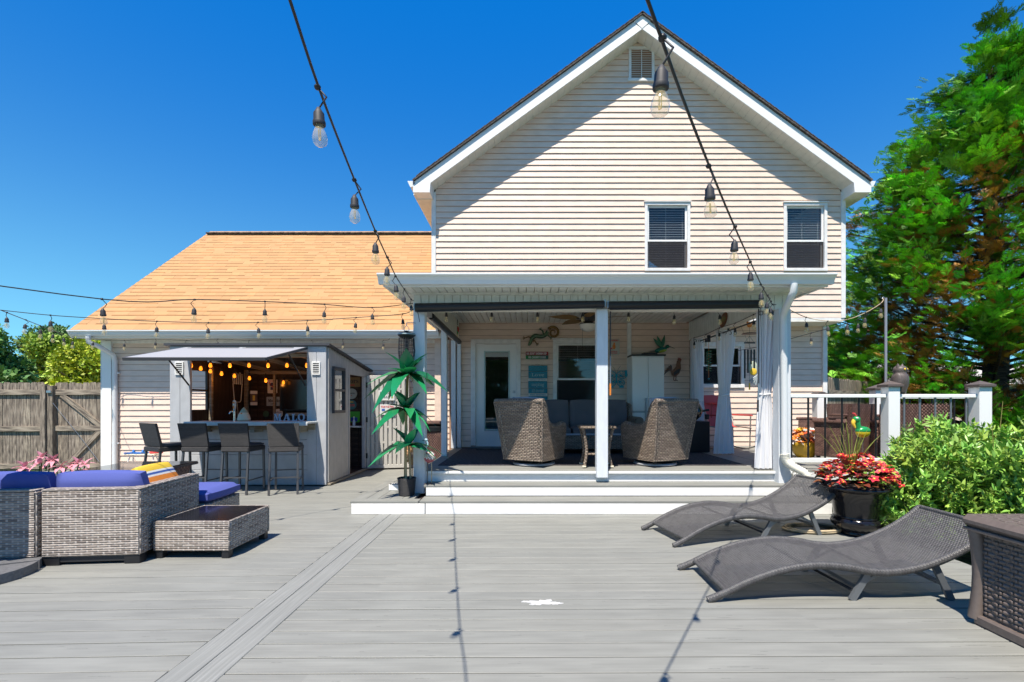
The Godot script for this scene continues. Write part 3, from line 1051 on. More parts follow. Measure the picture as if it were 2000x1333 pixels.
func wing_house() -> void:
	var h := thing("garage_wing", "single storey wing with tan shingle roof and white gutter", "house")
	var z := -9.57
	slab(h, -8.47, -1.5, -0.25, 2.62, z, 0.16, [], M.sheath)
	siding(h, z, 0.02, 2.56, func(_y): return Vector2(-8.43, -1.45), [])
	bx(h, "corner_trim", Vector3(-8.48, 1.2, z - 0.01), Vector3(0.1, 2.75, 0.1), M.trim, 0.004)
	bx(h, "side_wall", Vector3(-8.42, 1.2, -12.9), Vector3(0.12, 2.9, 6.6), M.siding)
	bx(h, "back_wall", Vector3(-5.1, 1.2, -16.3), Vector3(6.8, 2.9, 0.12), M.siding)
	bx(h, "frieze_board", Vector3(-4.96, 2.535, z + 0.02), Vector3(6.9, 0.07, 0.03), M.trim, 0.003)
	# soffit, fascia, gutter
	for k in 23:
		bx(h, "soffit_panel", Vector3(-8.52 + 0.3 * k, 2.573, -9.36), Vector3(0.297, 0.012, 0.40), M.soffit)
	bx(h, "fascia", Vector3(-5.14, 2.60, -9.16), Vector3(7.0, 0.10, 0.03), M.white)
	var m := MB.new()
	m.extrude(PackedVector2Array([Vector2(0, 0), Vector2(0.06, 0), Vector2(0.085, 0.03), Vector2(0.095, 0.07), Vector2(0.125, 0.085), Vector2(0.125, 0.105), Vector2(0.11, 0.105), Vector2(0.105, 0.09), Vector2(0, 0.09)]), 7.05, Transform3D(Basis(Vector3.UP, -PI / 2), Vector3(-5.20, 2.585, -9.145)))
	part(h, "gutter", m, M.gutter)
	# roof: slope rises away from the deck
	var e := Vector3(-8.68, 2.69, -9.07)
	var ridge := Vector3(-8.68, 5.90, -12.97)
	var dir := (ridge - e).normalized()
	var nor := Vector3.RIGHT.cross(dir).normalized()
	if nor.y < 0:
		nor = -nor
	var len := (ridge - e).length()
	m = MB.new()
	m.box(Vector3.ZERO, Vector3(7.0, 0.05, len), Transform3D(Basis(Vector3.RIGHT, nor, -dir), Vector3(-5.18, 0, 0) + Vector3(0, (e.y + ridge.y) / 2, (e.z + ridge.z) / 2) - nor * 0.03))
	part(h, "roof_deck", m, M.shingle_dark)
	m = MB.new()
	m.box(Vector3.ZERO, Vector3(7.0, 0.05, 5.0), Transform3D(Basis(Vector3.RIGHT, -0.0) * Basis(Vector3(1, 0, 0), 0.69), Vector3(-5.18, 4.3, -14.9)))
	part(h, "roof_back", m, M.shingle_dark)
	var side := MB.new()
	side.extrude(PackedVector2Array([Vector2(9.5, 2.6), Vector2(16.3, 2.6), Vector2(12.97, 5.75)]), 0.1, Transform3D(Basis(Vector3.UP, PI / 2), Vector3(-8.46, 0, 0)))
	part(h, "gable_wall", side, M.siding)
	# shingle tabs
	var tm := MB.new()
	tm.tinted = true
	var course := 0.168
	var rows := int(len / course)
	var r2 := RandomNumberGenerator.new()
	r2.seed = 77
	for i in rows + 1:
		var p := e + dir * (i * course)
		var x := -8.68 - r2.randf() * 0.25
		while x < -1.75:
			var w := r2.randf_range(0.14, 0.33)
			var a := maxf(x, -8.69)
			var b := minf(x + w, -1.72)
			if b > a + 0.01:
				var k := r2.randf_range(0.93, 1.06)
				tm.col = Color(0.45 * k, 0.258 * k * r2.randf_range(0.98, 1.02), 0.118 * k)
				var th := 0.022 + r2.randf_range(-0.001, 0.001)
				tm.box(Vector3.ZERO, Vector3(b - a - 0.0015, th, course + 0.01), Transform3D(Basis(Vector3.RIGHT, nor, -dir).rotated(Vector3.RIGHT, 0.06), Vector3((a + b) / 2, 0, 0) + Vector3(0, p.y, p.z) + dir * course / 2 + nor * th / 2))
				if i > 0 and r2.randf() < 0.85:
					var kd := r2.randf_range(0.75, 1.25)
					tm.col = Color(0.29 * kd, 0.145 * kd, 0.055 * kd)  # dark strip paints the shadow line under each course
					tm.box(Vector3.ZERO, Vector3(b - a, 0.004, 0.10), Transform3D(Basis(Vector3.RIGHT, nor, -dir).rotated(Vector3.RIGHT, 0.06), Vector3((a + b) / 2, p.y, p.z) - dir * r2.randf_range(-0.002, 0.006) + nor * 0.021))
			x += w
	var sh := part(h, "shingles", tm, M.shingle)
	sh.set_meta("kind", "stuff")
	m = MB.new()
	for k in 24:
		m.box(Vector3.ZERO, Vector3(0.31, 0.03, 0.30), Transform3D(Basis(Vector3(0, 0, 1), 0.03), Vector3(-8.5 + 0.3 * k, 5.905, -12.99)))
	var rc := part(h, "ridge_caps", m, M.shingle_dark)
	rc.set_meta("kind", "stuff")
	var rb := MB.new()
	rb.bar(Vector3(-8.70, 2.60, -9.07), Vector3(-8.70, 5.81, -12.97), 0.03, 0.14)
	part(h, "rake_trim", rb, M.white)
	# downspout at the corner
	var dp := thing("downspout", "white downspout at the far corner of the wing wall", "downspout", Vector3.ZERO, 0, "downspouts")
	var pts := [Vector3(-8.36, 2.58, -9.08), Vector3(-8.36, 2.47, -9.09), Vector3(-8.27, 2.40, -9.2), Vector3(-8.22, 2.26, -9.47), Vector3(-8.215, 2.14, -9.50), Vector3(-8.215, 0.0, -9.50)]
	var q := MB.new()
	q.tube(pts, 0.045, 8)
	part(dp, "pipe", q, M.gutter)
	for y in [1.9, 0.5]:
		bx(dp, "strap", Vector3(-8.215, y, -9.525), Vector3(0.13, 0.03, 0.04), M.gutter)
	# the broad white corner post beside it
	bx(h, "corner_board", Vector3(-8.40, 1.1, z + 0.03), Vector3(0.19, 2.9, 0.05), M.white, 0.004)

func porch() -> void:
	var p := thing("porch_roof", "white flat covered porch roof with gutter on square posts", "porch")
	# k-style gutter along the front
	var gp := PackedVector2Array([Vector2(0, 0), Vector2(0.055, 0), Vector2(0.062, 0.02), Vector2(0.070, 0.045), Vector2(0.092, 0.075), Vector2(0.118, 0.092), Vector2(0.124, 0.098), Vector2(0.124, 0.115), Vector2(0.108, 0.115), Vector2(0.104, 0.100), Vector2(0.0, 0.100)])
	var m := MB.new()
	m.extrude(gp, 5.40, Transform3D(Basis(Vector3.UP, -PI / 2), Vector3(0.946, 2.712, -5.694)))
	part(p, "gutter", m, M.gutter)
	bx(p, "fascia", Vector3(0.95, 2.745, -5.712), Vector3(5.33, 0.105, 0.03), M.gutter, 0.003)
	# soffit and frieze panels
	var pan := MB.new()
	pan.box(Vector3.ZERO, Vector3(0.0945, 0.014, 0.40), Transform3D.IDENTITY, 0.004)
	var pme := pan.mesh()
	var x := -1.66
	while x < 3.6:
		put(p, "soffit_panel", pme, M.frieze, shift(x, 2.722, -5.92))
		x += 0.1007
	bx(p, "frieze_trim", Vector3(0.96, 2.703, -6.105), Vector3(4.86, 0.026, 0.03), M.frieze, 0.003)
	pan = MB.new()
	pan.box(Vector3.ZERO, Vector3(0.0945, 0.19, 0.016), Transform3D.IDENTITY, 0.004)
	pme = pan.mesh()
	x = -1.40
	while x < 3.38:
		put(p, "frieze_panel", pme, M.frieze, shift(x, 2.594, -6.11))
		x += 0.1007
	bx(p, "beam", Vector3(0.97, 2.68, -6.2), Vector3(4.8, 0.36, 0.16), M.soffit)
	bx(p, "side_beam", Vector3(-1.36, 2.69, -7.72), Vector3(0.13, 0.36, 2.85), M.soffit, 0.004)
	# right side beam faced with narrow panels
	bx(p, "side_beam", Vector3(3.22, 2.69, -7.72), Vector3(0.13, 0.36, 2.85), M.soffit, 0.004)
	pan = MB.new()
	pan.box(Vector3.ZERO, Vector3(0.014, 0.35, 0.0945), Transform3D.IDENTITY, 0.004)
	pme = pan.mesh()
	for k in 29:
		put(p, "side_panel", pme, M.frieze, shift(3.148, 2.69, -6.33 - k * 0.1007))
	# ceiling boards running front to wall
	pan = MB.new()
	pan.box(Vector3.ZERO, Vector3(0.0965, 0.014, 3.0), Transform3D.IDENTITY, 0.006)
	pme = pan.mesh()
	x = -1.26
	while x < 3.15:
		put(p, "ceiling_board", pme, M.soffit, shift(x, 2.868, -7.77))
		x += 0.1027
	# roof sheet
	m = MB.new()
	m.hexa([Vector3(-1.72, 2.795, -5.70), Vector3(3.62, 2.795, -5.70), Vector3(3.62, 3.36, -9.25), Vector3(-1.72, 3.36, -9.25),
		Vector3(-1.72, 2.815, -5.70), Vector3(3.62, 2.815, -5.70), Vector3(3.62, 3.40, -9.25), Vector3(-1.72, 3.40, -9.25)])
	part(p, "roof_sheet", m, M.shingle_dark)
	for sx in [-1.70, 3.60]:
		m = MB.new()
		var o := 0.015
		m.hexa([Vector3(sx - o, 2.70, -5.72), Vector3(sx + o, 2.70, -5.72), Vector3(sx + o, 2.70, -9.24), Vector3(sx - o, 2.70, -9.24),
			Vector3(sx - o, 2.79, -5.72), Vector3(sx + o, 2.79, -5.72), Vector3(sx + o, 3.35, -9.24), Vector3(sx - o, 3.35, -9.24)])
		part(p, "side_fascia", m, M.gutter)
		bx(p, "side_soffit", Vector3((-1.56 if sx < 0 else 3.44), 2.722, -7.69), Vector3(0.28, 0.012, 3.1), M.frieze)
	# posts
	bx(p, "post", Vector3(-1.365, 1.325, -6.12), Vector3(0.145, 2.35, 0.145), M.post, 0.006)
	bx(p, "post", Vector3(0.967, 1.425, -6.12), Vector3(0.145, 2.15, 0.145), M.post, 0.006)
	bx(p, "post", Vector3(3.285, 1.37, -6.12), Vector3(0.155, 2.26, 0.155), M.post, 0.006)
	bx(p, "slim_post", Vector3(-1.35, 1.47, -7.84), Vector3(0.092, 2.08, 0.092), M.post, 0.005)
	bx(p, "slim_post", Vector3(-1.405, 1.47, -9.20), Vector3(0.09, 2.08, 0.09), M.post, 0.005)
	bx(p, "slim_post", Vector3(-1.30, 1.47, -9.215), Vector3(0.075, 2.06, 0.075), M.post, 0.005)
	bx(p, "slim_post", Vector3(3.22, 1.47, -9.20), Vector3(0.09, 2.08, 0.09), M.post, 0.005)
	# roller shades, rolled up
	for q in [[-1.40, 0.985, "black roller shade rolled up under the left half of the porch beam", 0.03], [1.03, 2.97, "black roller shade rolled up under the right half of the porch beam", 0.0]]:
		var s := thing("roller_shade", q[2], "shade", Vector3.ZERO, 0, "rolled shades on the porch beam")
		var a := Vector3(q[0], 2.535 - q[3], -6.0)
		var b := Vector3(q[1], 2.55, -6.0)
		tb(s, "roll", [a, b], [0.055, 0.045] if q[3] > 0 else [0.05, 0.052], M.black, 16)
		tb(s, "hem_bar", [a + Vector3(0.02, -0.052, 0.02), b + Vector3(-0.02, -0.045, 0.02)], 0.012, M.dark, 8)
		for e in [a, b]:
			bx(s, "bracket", e + Vector3(0, 0.01, -0.02), Vector3(0.025, 0.09, 0.09), M.steel, 0.004)
		tb(s, "cord", [Vector3(q[1] - 0.01, 2.5, -6.01), Vector3(q[1] + 0.0, 2.2, -6.02), Vector3(q[1] + 0.005, 1.5, -6.02)] if q[0] > 0 else [Vector3(q[0] + 0.03, 2.47, -5.98), Vector3(q[0] + 0.06, 2.32, -5.98)], 0.004, M.ink, 6)
	var s2 := thing("roller_shade", "black roller shade rolled up along the left side of the porch", "shade", Vector3.ZERO, 0, "rolled shades on the porch beam")
	tb(s2, "roll", [Vector3(-1.27, 2.46, -6.35), Vector3(-1.27, 2.46, -9.0)], 0.045, M.black, 14)
	bx(s2, "bracket", Vector3(-1.29, 2.48, -6.3), Vector3(0.08, 0.09, 0.03), M.steel, 0.004)
	bx(s2, "bracket", Vector3(-1.29, 2.48, -9.03), Vector3(0.08, 0.09, 0.03), M.steel, 0.004)
	var wand := thing("shade_wand", "thin hand crank rod hanging beside the middle porch post", "rod", Vector3(1.07, 1.45, -6.06))
	tb(wand, "rod", [Vector3(0, 1.02, 0), Vector3(0, 0.45, 0)], 0.008, M.ink, 8)
	tb(wand, "sleeve", [Vector3(0, 0.45, 0), Vector3(0, 0.1, 0)], 0.010, M.grey_metal, 8)
	tb(wand, "grip", [Vector3(0, 0.1, 0), Vector3(0, -0.05, 0)], 0.012, M.orange, 8)
	var wand2 := thing("shade_wand", "long dark crank rod hanging between the white curtains", "rod", Vector3(2.96, 1.5, -6.06))
	tb(wand2, "rod", [Vector3(0, 1.0, 0), Vector3(0, 0.05, 0)], 0.008, M.ink, 8)
	tb(wand2, "sleeve", [Vector3(0, 0.05, 0), Vector3(-0.01, -0.16, 0)], 0.010, M.steel, 8)
	tb(wand2, "grip", [Vector3(-0.01, -0.16, 0), Vector3(-0.012, -0.31, 0)], 0.013, M.ink, 8)
	# downspout by the right post
	var dp := thing("downspout", "white downspout elbow dropping from the porch gutter at the right post", "downspout", Vector3.ZERO, 0, "downspouts")
	var q := MB.new()
	q.tube([Vector3(3.17, 2.72, -5.64), Vector3(3.17, 2.62, -5.645), Vector3(3.165, 2.58, -5.68), Vector3(3.20, 2.46, -5.88), Vector3(3.22, 2.40, -5.96), Vector3(3.235, 2.28, -5.985), Vector3(3.25, 0.60, -5.985)], 0.043, 8)
	part(dp, "pipe", q, M.gutter)
	var pts := [Vector3(3.25, 0.66, -5.985), Vector3(3.26, 0.59, -5.98), Vector3(3.30, 0.53, -5.95), Vector3(3.37, 0.48, -5.91), Vector3(3.43, 0.44, -5.88), Vector3(3.46, 0.37, -5.86), Vector3(3.465, 0.29, -5.86)]
	var fine := smooth(pts, 7)
	var rad := []
	for i in fine.size():
		rad.append(0.050 + (0.007 if i % 2 == 0 else -0.006))
	q = MB.new()
	q.tube(fine, rad, 14)
	part(dp, "corrugated_elbow", q, flat(lin(0.74, 0.72, 0.62), 0.5))

func railing(parent: Node3D, a: Vector3, b: Vector3, count: int) -> void:
	var m := MB.new()
	m.bar(a + Vector3(0, 1.395, 0), b + Vector3(0, 1.395, 0), 0.085, 0.045, Vector3.UP, 0.005)
	part(parent, "top_rail", m, M.white)
	m = MB.new()
	m.bar(a + Vector3(0, 0.55, 0), b + Vector3(0, 0.55, 0), 0.05, 0.06, Vector3.UP, 0.005)
	part(parent, "bottom_rail", m, M.white)
	var bm := MB.new()
	bm.tube([Vector3(0, 0.58, 0), Vector3(0, 1.375, 0)], 0.0125, 8)
	var me := bm.mesh()
	for i in count:
		put(parent, "baluster", me, M.grey_metal if parent.name.ends_with("1") else M.black_metal, Transform3D(Basis.IDENTITY, a.lerp(b, (i + 0.5) / count)))

func rail_post(parent: Node3D, at: Vector3, w := 0.15) -> void:
	var o := Node3D.new()
	o.name = "rail_post"
	parent.add_child(o, true)
	bx(o, "sleeve", at + Vector3(0, 0.63, 0), Vector3(w, 1.76, w), M.white, 0.006)
	bx(o, "cap_plate", at + Vector3(0, 1.525, 0), Vector3(w + 0.06, 0.03, w + 0.06), M.bronze, 0.006)
	var m := MB.new()
	var h := (w + 0.06) / 2
	for k in 4:
		var c := [Vector3(-h, 0, -h), Vector3(h, 0, -h), Vector3(h, 0, h), Vector3(-h, 0, h)]
		var p0: Vector3 = c[k]
		var p1: Vector3 = c[(k + 1) % 4]
		var top := Vector3(0, 0.055, 0)
		var nn := (p1 - p0).cross(top - p0).normalized()
		if nn.y < 0:
			nn = -nn
		m.tri(p0, p1, top, nn, nn, nn)
	part(o, "cap", m, M.bronze, Transform3D(Basis.IDENTITY, at + Vector3(0, 1.541, 0)))

func side_deck() -> void:
	var d := structure("side_deck")
	var mm := []
	for k in 3:
		var b := MB.new()
		b.box(Vector3.ZERO, Vector3(2.95, 0.03, 0.139), Transform3D.IDENTITY, 0.003, Vector2(k * 1.7, k))
		mm.append(b.mesh())
	var z := -6.27
	var k2 := 0
	while z > -9.8:
		put(d, "board", mm[k2 % 3], M.deck[(k2 * 5) % 4], shift(4.94, 0.415, z))
		z -= 0.1425
		k2 += 1
	bx(d, "rim_board", Vector3(4.94, 0.33, -6.19), Vector3(2.95, 0.13, 0.03), M.riser, 0.003)
	bx(d, "frame", Vector3(4.94, 0.08, -8.0), Vector3(2.9, 0.6, 3.4), M.boards)
	for k in 2:
		bx(d, "skirt_board", Vector3(4.94, 0.18 - k * 0.15, -6.20), Vector3(2.95, 0.135, 0.025), M.deck[k], 0.003)
	var r := thing("porch_railing", "white railing with dark balusters between porch post and owl post", "railing", Vector3.ZERO, 0, "white railings")
	railing(r, Vector3(3.37, 0, -6.25), Vector3(4.70, 0, -6.25), 6)
	rail_post(r, Vector3(4.78, 0, -6.25))
	var r2 := thing("porch_railing", "white railing with grey balusters right of the owl", "railing", Vector3.ZERO, 0, "white railings")
	railing(r2, Vector3(4.86, 0, -6.25), Vector3(5.88, 0, -6.25), 5)
	rail_post(r2, Vector3(5.96, 0, -6.25), 0.165)
	var r3 := thing("porch_railing", "farther white railing seen behind the wicker dining chairs", "railing", Vector3.ZERO, 0, "white railings")
	railing(r3, Vector3(5.68, 0, -7.6), Vector3(7.1, 0, -7.6), 8)
	rail_post(r3, Vector3(5.6, 0, -7.6))
	rail_post(r3, Vector3(7.2, 0, -7.6))
	var r4 := thing("gate_post", "white post with arched dark cap beside the house corner", "post")
	bx(r4, "sleeve", Vector3(5.17, 0.9, -8.4), Vector3(0.16, 1.0, 0.16), M.white, 0.006)
	var m := MB.new()
	var poly := PackedVector2Array()
	for k in 11:
		poly.append(Vector2(cos(PI * k / 10) * 0.115, sin(PI * k / 10) * 0.10))
	for k in 11:
		poly.append(Vector2(-cos(PI * k / 10) * 0.075, sin(PI * k / 10) * 0.065))
	m.extrude(poly, 0.2, shift(5.17, 1.40, -8.4))
	part(r4, "arched_cap", m, M.bronze)

func clapboards(parent: Node3D, called: String, a: Vector3, step: Vector3, count: int, size: Vector3, m: Material) -> void:
	var b := MB.new()
	b.box(Vector3.ZERO, size, Transform3D.IDENTITY, 0.004)
	var me := b.mesh()
	for k in count:
		put(parent, called, me, m, Transform3D(Basis.IDENTITY, a + step * k))

func bar_shed() -> void:
	var s := thing("bar_shed", "grey resin garden shed opened up as a patio bar", "shed")
	var x0 := -5.587
	var x1 := -3.135
	var zf := -7.476
	var zb := -9.40
	bx(s, "floor", Vector3(-4.36, 0.02, -8.44), Vector3(2.4, 0.03, 1.9), M.boards)
	# front: narrow panels either side of the hatch, wall under the counter
	for k in 2:
		bx(s, "front_board", Vector3(-5.507 + 0.161 * k, 1.07, zf), Vector3(0.158, 2.10, 0.045), M.shed, 0.004)
		bx(s, "front_board", Vector3(-3.364 + 0.152 * k, 1.07, zf), Vector3(0.149, 2.10, 0.045), M.shed, 0.004)
	for k in 4:
		bx(s, "front_plank", Vector3(-4.352, 0.135 + 0.238 * k, zf - 0.005), Vector3(1.83, 0.234, 0.04), M.shed, 0.004)
	bx(s, "header", Vector3(-4.36, 2.145, zf), Vector3(2.45, 0.09, 0.05), M.shed, 0.004)
	# side wall boards, doorway, gable strip
	for k in 8:
		var zz := -7.55 - 0.1055 * k
		var top := 2.19 - 0.145 * (-zz - 7.476)
		bx(s, "side_board", Vector3(x1, (top + 0.05) / 2, zz), Vector3(0.04, top - 0.05, 0.1035), M.shed_side, 0.003)
	var m := MB.new()
	m.hexa([Vector3(x1 - 0.02, 1.81, -8.34), Vector3(x1 + 0.02, 1.81, -8.34), Vector3(x1 + 0.02, 1.81, zb), Vector3(x1 - 0.02, 1.81, zb),
		Vector3(x1 - 0.02, 2.065, -8.34), Vector3(x1 + 0.02, 2.065, -8.34), Vector3(x1 + 0.02, 1.91, zb), Vector3(x1 - 0.02, 1.91, zb)])
	part(s, "door_header", m, M.shed_side)
	bx(s, "door_jamb", Vector3(x1, 0.93, -8.36), Vector3(0.06, 1.76, 0.05), M.shed_side, 0.004)
	bx(s, "door_jamb", Vector3(x1, 0.93, -9.27), Vector3(0.06, 1.76, 0.24), M.shed, 0.004)
	bx(s, "threshold", Vector3(x1 + 0.02, 0.025, -8.44), Vector3(0.07, 0.03, 1.9), M.frame_wood, 0.004)
	# left wall with window opening
	for q in [[1.01, 2.02, -7.62, 0.27], [1.01, 2.02, -8.83, 1.1], [0.60, 1.18, -8.02, 0.52], [1.95, 0.2, -8.02, 0.52]]:
		bx(s, "left_wall", Vector3(x0 + 0.02, q[0], q[2]), Vector3(0.04, q[1], q[3]), M.boards)
	bx(s, "window_frame", Vector3(x0 + 0.045, 1.52, -7.775), Vector3(0.03, 0.68, 0.04), M.black)
	bx(s, "window_frame", Vector3(x0 + 0.045, 1.52, -8.265), Vector3(0.03, 0.68, 0.04), M.black)
	bx(s, "window_frame", Vector3(x0 + 0.045, 1.52, -8.02), Vector3(0.03, 0.03, 0.45), M.black)
	# inside of the back wall: dark brown planks between pale studs
	clapboards(s, "back_plank", Vector3(-5.50, 1.0, zb + 0.03), Vector3(0.142, 0, 0), 17, Vector3(0.139, 1.95, 0.03), M.boards)
	bx(s, "back_wall", Vector3(-4.36, 0.98, zb - 0.03), Vector3(2.45, 1.9, 0.05), M.shed)
	for q in [[-5.50, 1.0, -8.3, 0.05, 1.9, 0.05], [-5.47, 1.0, -9.30, 0.07, 1.9, 0.06], [-4.93, 1.0, -9.32, 0.045, 1.85, 0.05]]:
		bx(s, "stud", Vector3(q[0], q[1], q[2]), Vector3(q[3], q[4], q[5]), M.frame_wood, 0.004)
	bx(s, "back_rail", Vector3(-4.36, 1.90, -9.31), Vector3(2.3, 0.07, 0.05), M.frame_wood, 0.004)
	for k in 3:
		m = MB.new()
		m.bar(Vector3(-5.2 + k * 0.75, 2.10, zf - 0.1), Vector3(-5.0 + k * 0.75, 1.93, zb + 0.1), 0.04, 0.06)
		part(s, "rafter", m, M.frame_wood)
	bx(s, "front_rail", Vector3(-4.36, 2.06, zf - 0.12), Vector3(2.3, 0.06, 0.05), M.frame_wood, 0.004)
	# roof: leans back
	m = MB.new()
	m.hexa([Vector3(x0 - 0.06, 2.20, zf + 0.07), Vector3(x1 + 0.07, 2.20, zf + 0.07), Vector3(x1 + 0.07, 1.925, -9.5), Vector3(x0 - 0.06, 1.925, -9.5),
		Vector3(x0 - 0.06, 2.235, zf + 0.07), Vector3(x1 + 0.07, 2.235, zf + 0.07), Vector3(x1 + 0.07, 1.96, -9.5), Vector3(x0 - 0.06, 1.96, -9.5)])
	part(s, "roof", m, M.shed_trim)
	# lifted hatch used as an awning, with gas struts
	var hb := Basis(Vector3.RIGHT, 0.232)
	m = MB.new()
	m.box(Vector3(0, 0, 0.6), Vector3(1.875, 0.03, 1.2), Transform3D.IDENTITY, 0.006)
	var aw := part(s, "hatch", m, M.shed_panel, Transform3D(hb, Vector3(-4.378, 2.165, zf + 0.03)))
	m = MB.new()
	m.box(Vector3(0, -0.004, 1.207), Vector3(1.89, 0.045, 0.02), Transform3D.IDENTITY, 0.004)
	m.box(Vector3(0.945, -0.004, 0.6), Vector3(0.02, 0.04, 1.2), Transform3D.IDENTITY, 0.004)
	m.box(Vector3(-0.945, -0.004, 0.6), Vector3(0.02, 0.04, 1.2), Transform3D.IDENTITY, 0.004)
	part(aw, "edge_trim", m, M.shed_trim)
	for k in [-0.42, 0.42]:
		m = MB.new()
		m.box(Vector3(k, 0.016, 0.10), Vector3(0.74, 0.012, 0.02), Transform3D.IDENTITY, 0.004)
		m.box(Vector3(k, 0.016, 0.16), Vector3(0.78, 0.012, 0.012), Transform3D.IDENTITY, 0.004)
		part(aw, "slot", m, M.shed_trim)
	for x in [-5.28, -3.46]:
		tb(s, "strut", [Vector3(x, 1.58, zf + 0.03), Vector3(x - 0.02, 2.03, -6.95)], 0.012, M.black, 8)
	# counter on brackets
	var c := Node3D.new()
	c.name = "counter"
	s.add_child(c)
	bx(c, "top", Vector3(-4.195, 1.005, -7.33), Vector3(1.86, 0.035, 0.46), M.counter, 0.008)
	bx(c, "nosing", Vector3(-4.195, 0.985, -7.105), Vector3(1.85, 0.045, 0.02), M.counter, 0.006)
	for x in [-4.95, -4.15, -3.45]:
		bx(c, "bracket", Vector3(x, 0.92, -7.33), Vector3(0.06, 0.13, 0.26), M.frame_wood, 0.004)
	bx(c, "cleat", Vector3(-4.2, 0.93, -7.435), Vector3(1.8, 0.09, 0.03), M.frame_wood, 0.004)
	# vents on the front panels
	for x in [-5.43, -3.29]:
		var v := Node3D.new()
		v.name = "vent"
		s.add_child(v, true)
		bx(v, "back", Vector3(x, 1.845, zf + 0.026), Vector3(0.10, 0.17, 0.008), M.dark)
		for q in [[0, 0.092, 0.13, 0.02], [0, -0.092, 0.13, 0.02], [-0.057, 0, 0.018, 0.165], [0.057, 0, 0.018, 0.165]]:
			bx(v, "frame", Vector3(x + q[0], 1.845 + q[1], zf + 0.032), Vector3(q[2], q[3], 0.022), M.white, 0.003)
		for k in 5:
			bx(v, "louvre", Vector3(x, 1.785 + k * 0.03, zf + 0.035), Vector3(0.096, 0.010, 0.012), M.white)
	# framed side window
	var w := Node3D.new()
	w.name = "side_window"
	s.add_child(w)
	var wx := x1 + 0.035
	for q in [[1.87, -7.865, 0.045, 0.47], [1.16, -7.865, 0.045, 0.47], [1.515, -7.64, 0.67, 0.04], [1.515, -8.09, 0.67, 0.04], [1.515, -7.865, 0.04, 0.42]]:
		bx(w, "frame", Vector3(wx, q[0], q[1]), Vector3(0.05, q[2], q[3]), M.shed_trim, 0.004)
	bx(w, "pane", Vector3(wx - 0.008, 1.515, -7.865), Vector3(0.008, 0.66, 0.42), flat(lin(0.35, 0.36, 0.37), 0.05, 0.9))
	# open door with slotted face, hung on the far jamb
	var d := Node3D.new()
	d.name = "door"
	s.add_child(d)
	d.position = Vector3(-3.10, 0.03, -9.24)
	d.rotation.y = 0.20
	bx(d, "back_sheet", Vector3(0.40, 0.905, -0.03), Vector3(0.80, 1.80, 0.012), M.shed_door)
	bx(d, "rail", Vector3(0.40, 1.775, -0.005), Vector3(0.80, 0.07, 0.04), M.shed_door, 0.005)
	bx(d, "rail", Vector3(0.40, 0.035, -0.005), Vector3(0.80, 0.07, 0.04), M.shed_door, 0.005)
	var rib := MB.new()
	rib.box(Vector3.ZERO, Vector3(0.058, 1.67, 0.04), Transform3D.IDENTITY, 0.004)
	var rme := rib.mesh()
	var br := MB.new()
	br.box(Vector3.ZERO, Vector3(0.026, 0.035, 0.044), Transform3D.IDENTITY, 0.004)
	var bme := br.mesh()
	for k in 10:
		put(d, "slat", rme, M.shed_door, shift(0.029 + k * 0.0824, 0.905, -0.005))
		if k < 9:
			for j in 3:
				put(d, "bridge", bme, M.shed_door, shift(0.070 + k * 0.0824, 0.28 + j * 0.52 + (0.22 if k % 2 == 1 else 0.0), -0.006))
	for y in [0.25, 0.95, 1.62]:
		bx(d, "hinge", Vector3(-0.005, y, 0.01), Vector3(0.05, 0.10, 0.05), M.black, 0.004)
	bx(d, "latch", Vector3(0.74, 0.82, 0.02), Vector3(0.05, 0.12, 0.03), M.steel, 0.004)
	shed_items(d)

func sign_board(called: String, label: String, at: Vector3, w: float, h: float, m: Material, turn := 0.0, depth := 0.012, round_r := 0.012) -> Node3D:
	var o := thing(called, label, "sign", at, turn)
	var poly := PackedVector2Array()
	for c in [[1, 1, 0.0], [-1, 1, PI / 2], [-1, -1, PI], [1, -1, PI * 1.5]]:
		for k in 4:
			var a: float = c[2] + PI / 2 * k / 3.0
			poly.append(Vector2(c[0] * (w / 2 - round_r) + cos(a) * round_r, c[1] * (h / 2 - round_r) + sin(a) * round_r))
	var b := MB.new()
	b.extrude(poly, depth)
	part(o, "board", b, m)
	return o

func disc_sign(called: String, label: String, at: Vector3, r: float, m: Material, turn := 0.0) -> Node3D:
	var o := thing(called, label, "sign", at, turn)
	var b := MB.new()
	b.lathe([Vector2(0, 0.008), Vector2(r * 0.97, 0.008), Vector2(r, 0.004), Vector2(r, -0.008), Vector2(0, -0.008)], 28, Transform3D(Basis(Vector3.RIGHT, PI / 2), Vector3.ZERO))
	part(o, "disc", b, m)
	return o

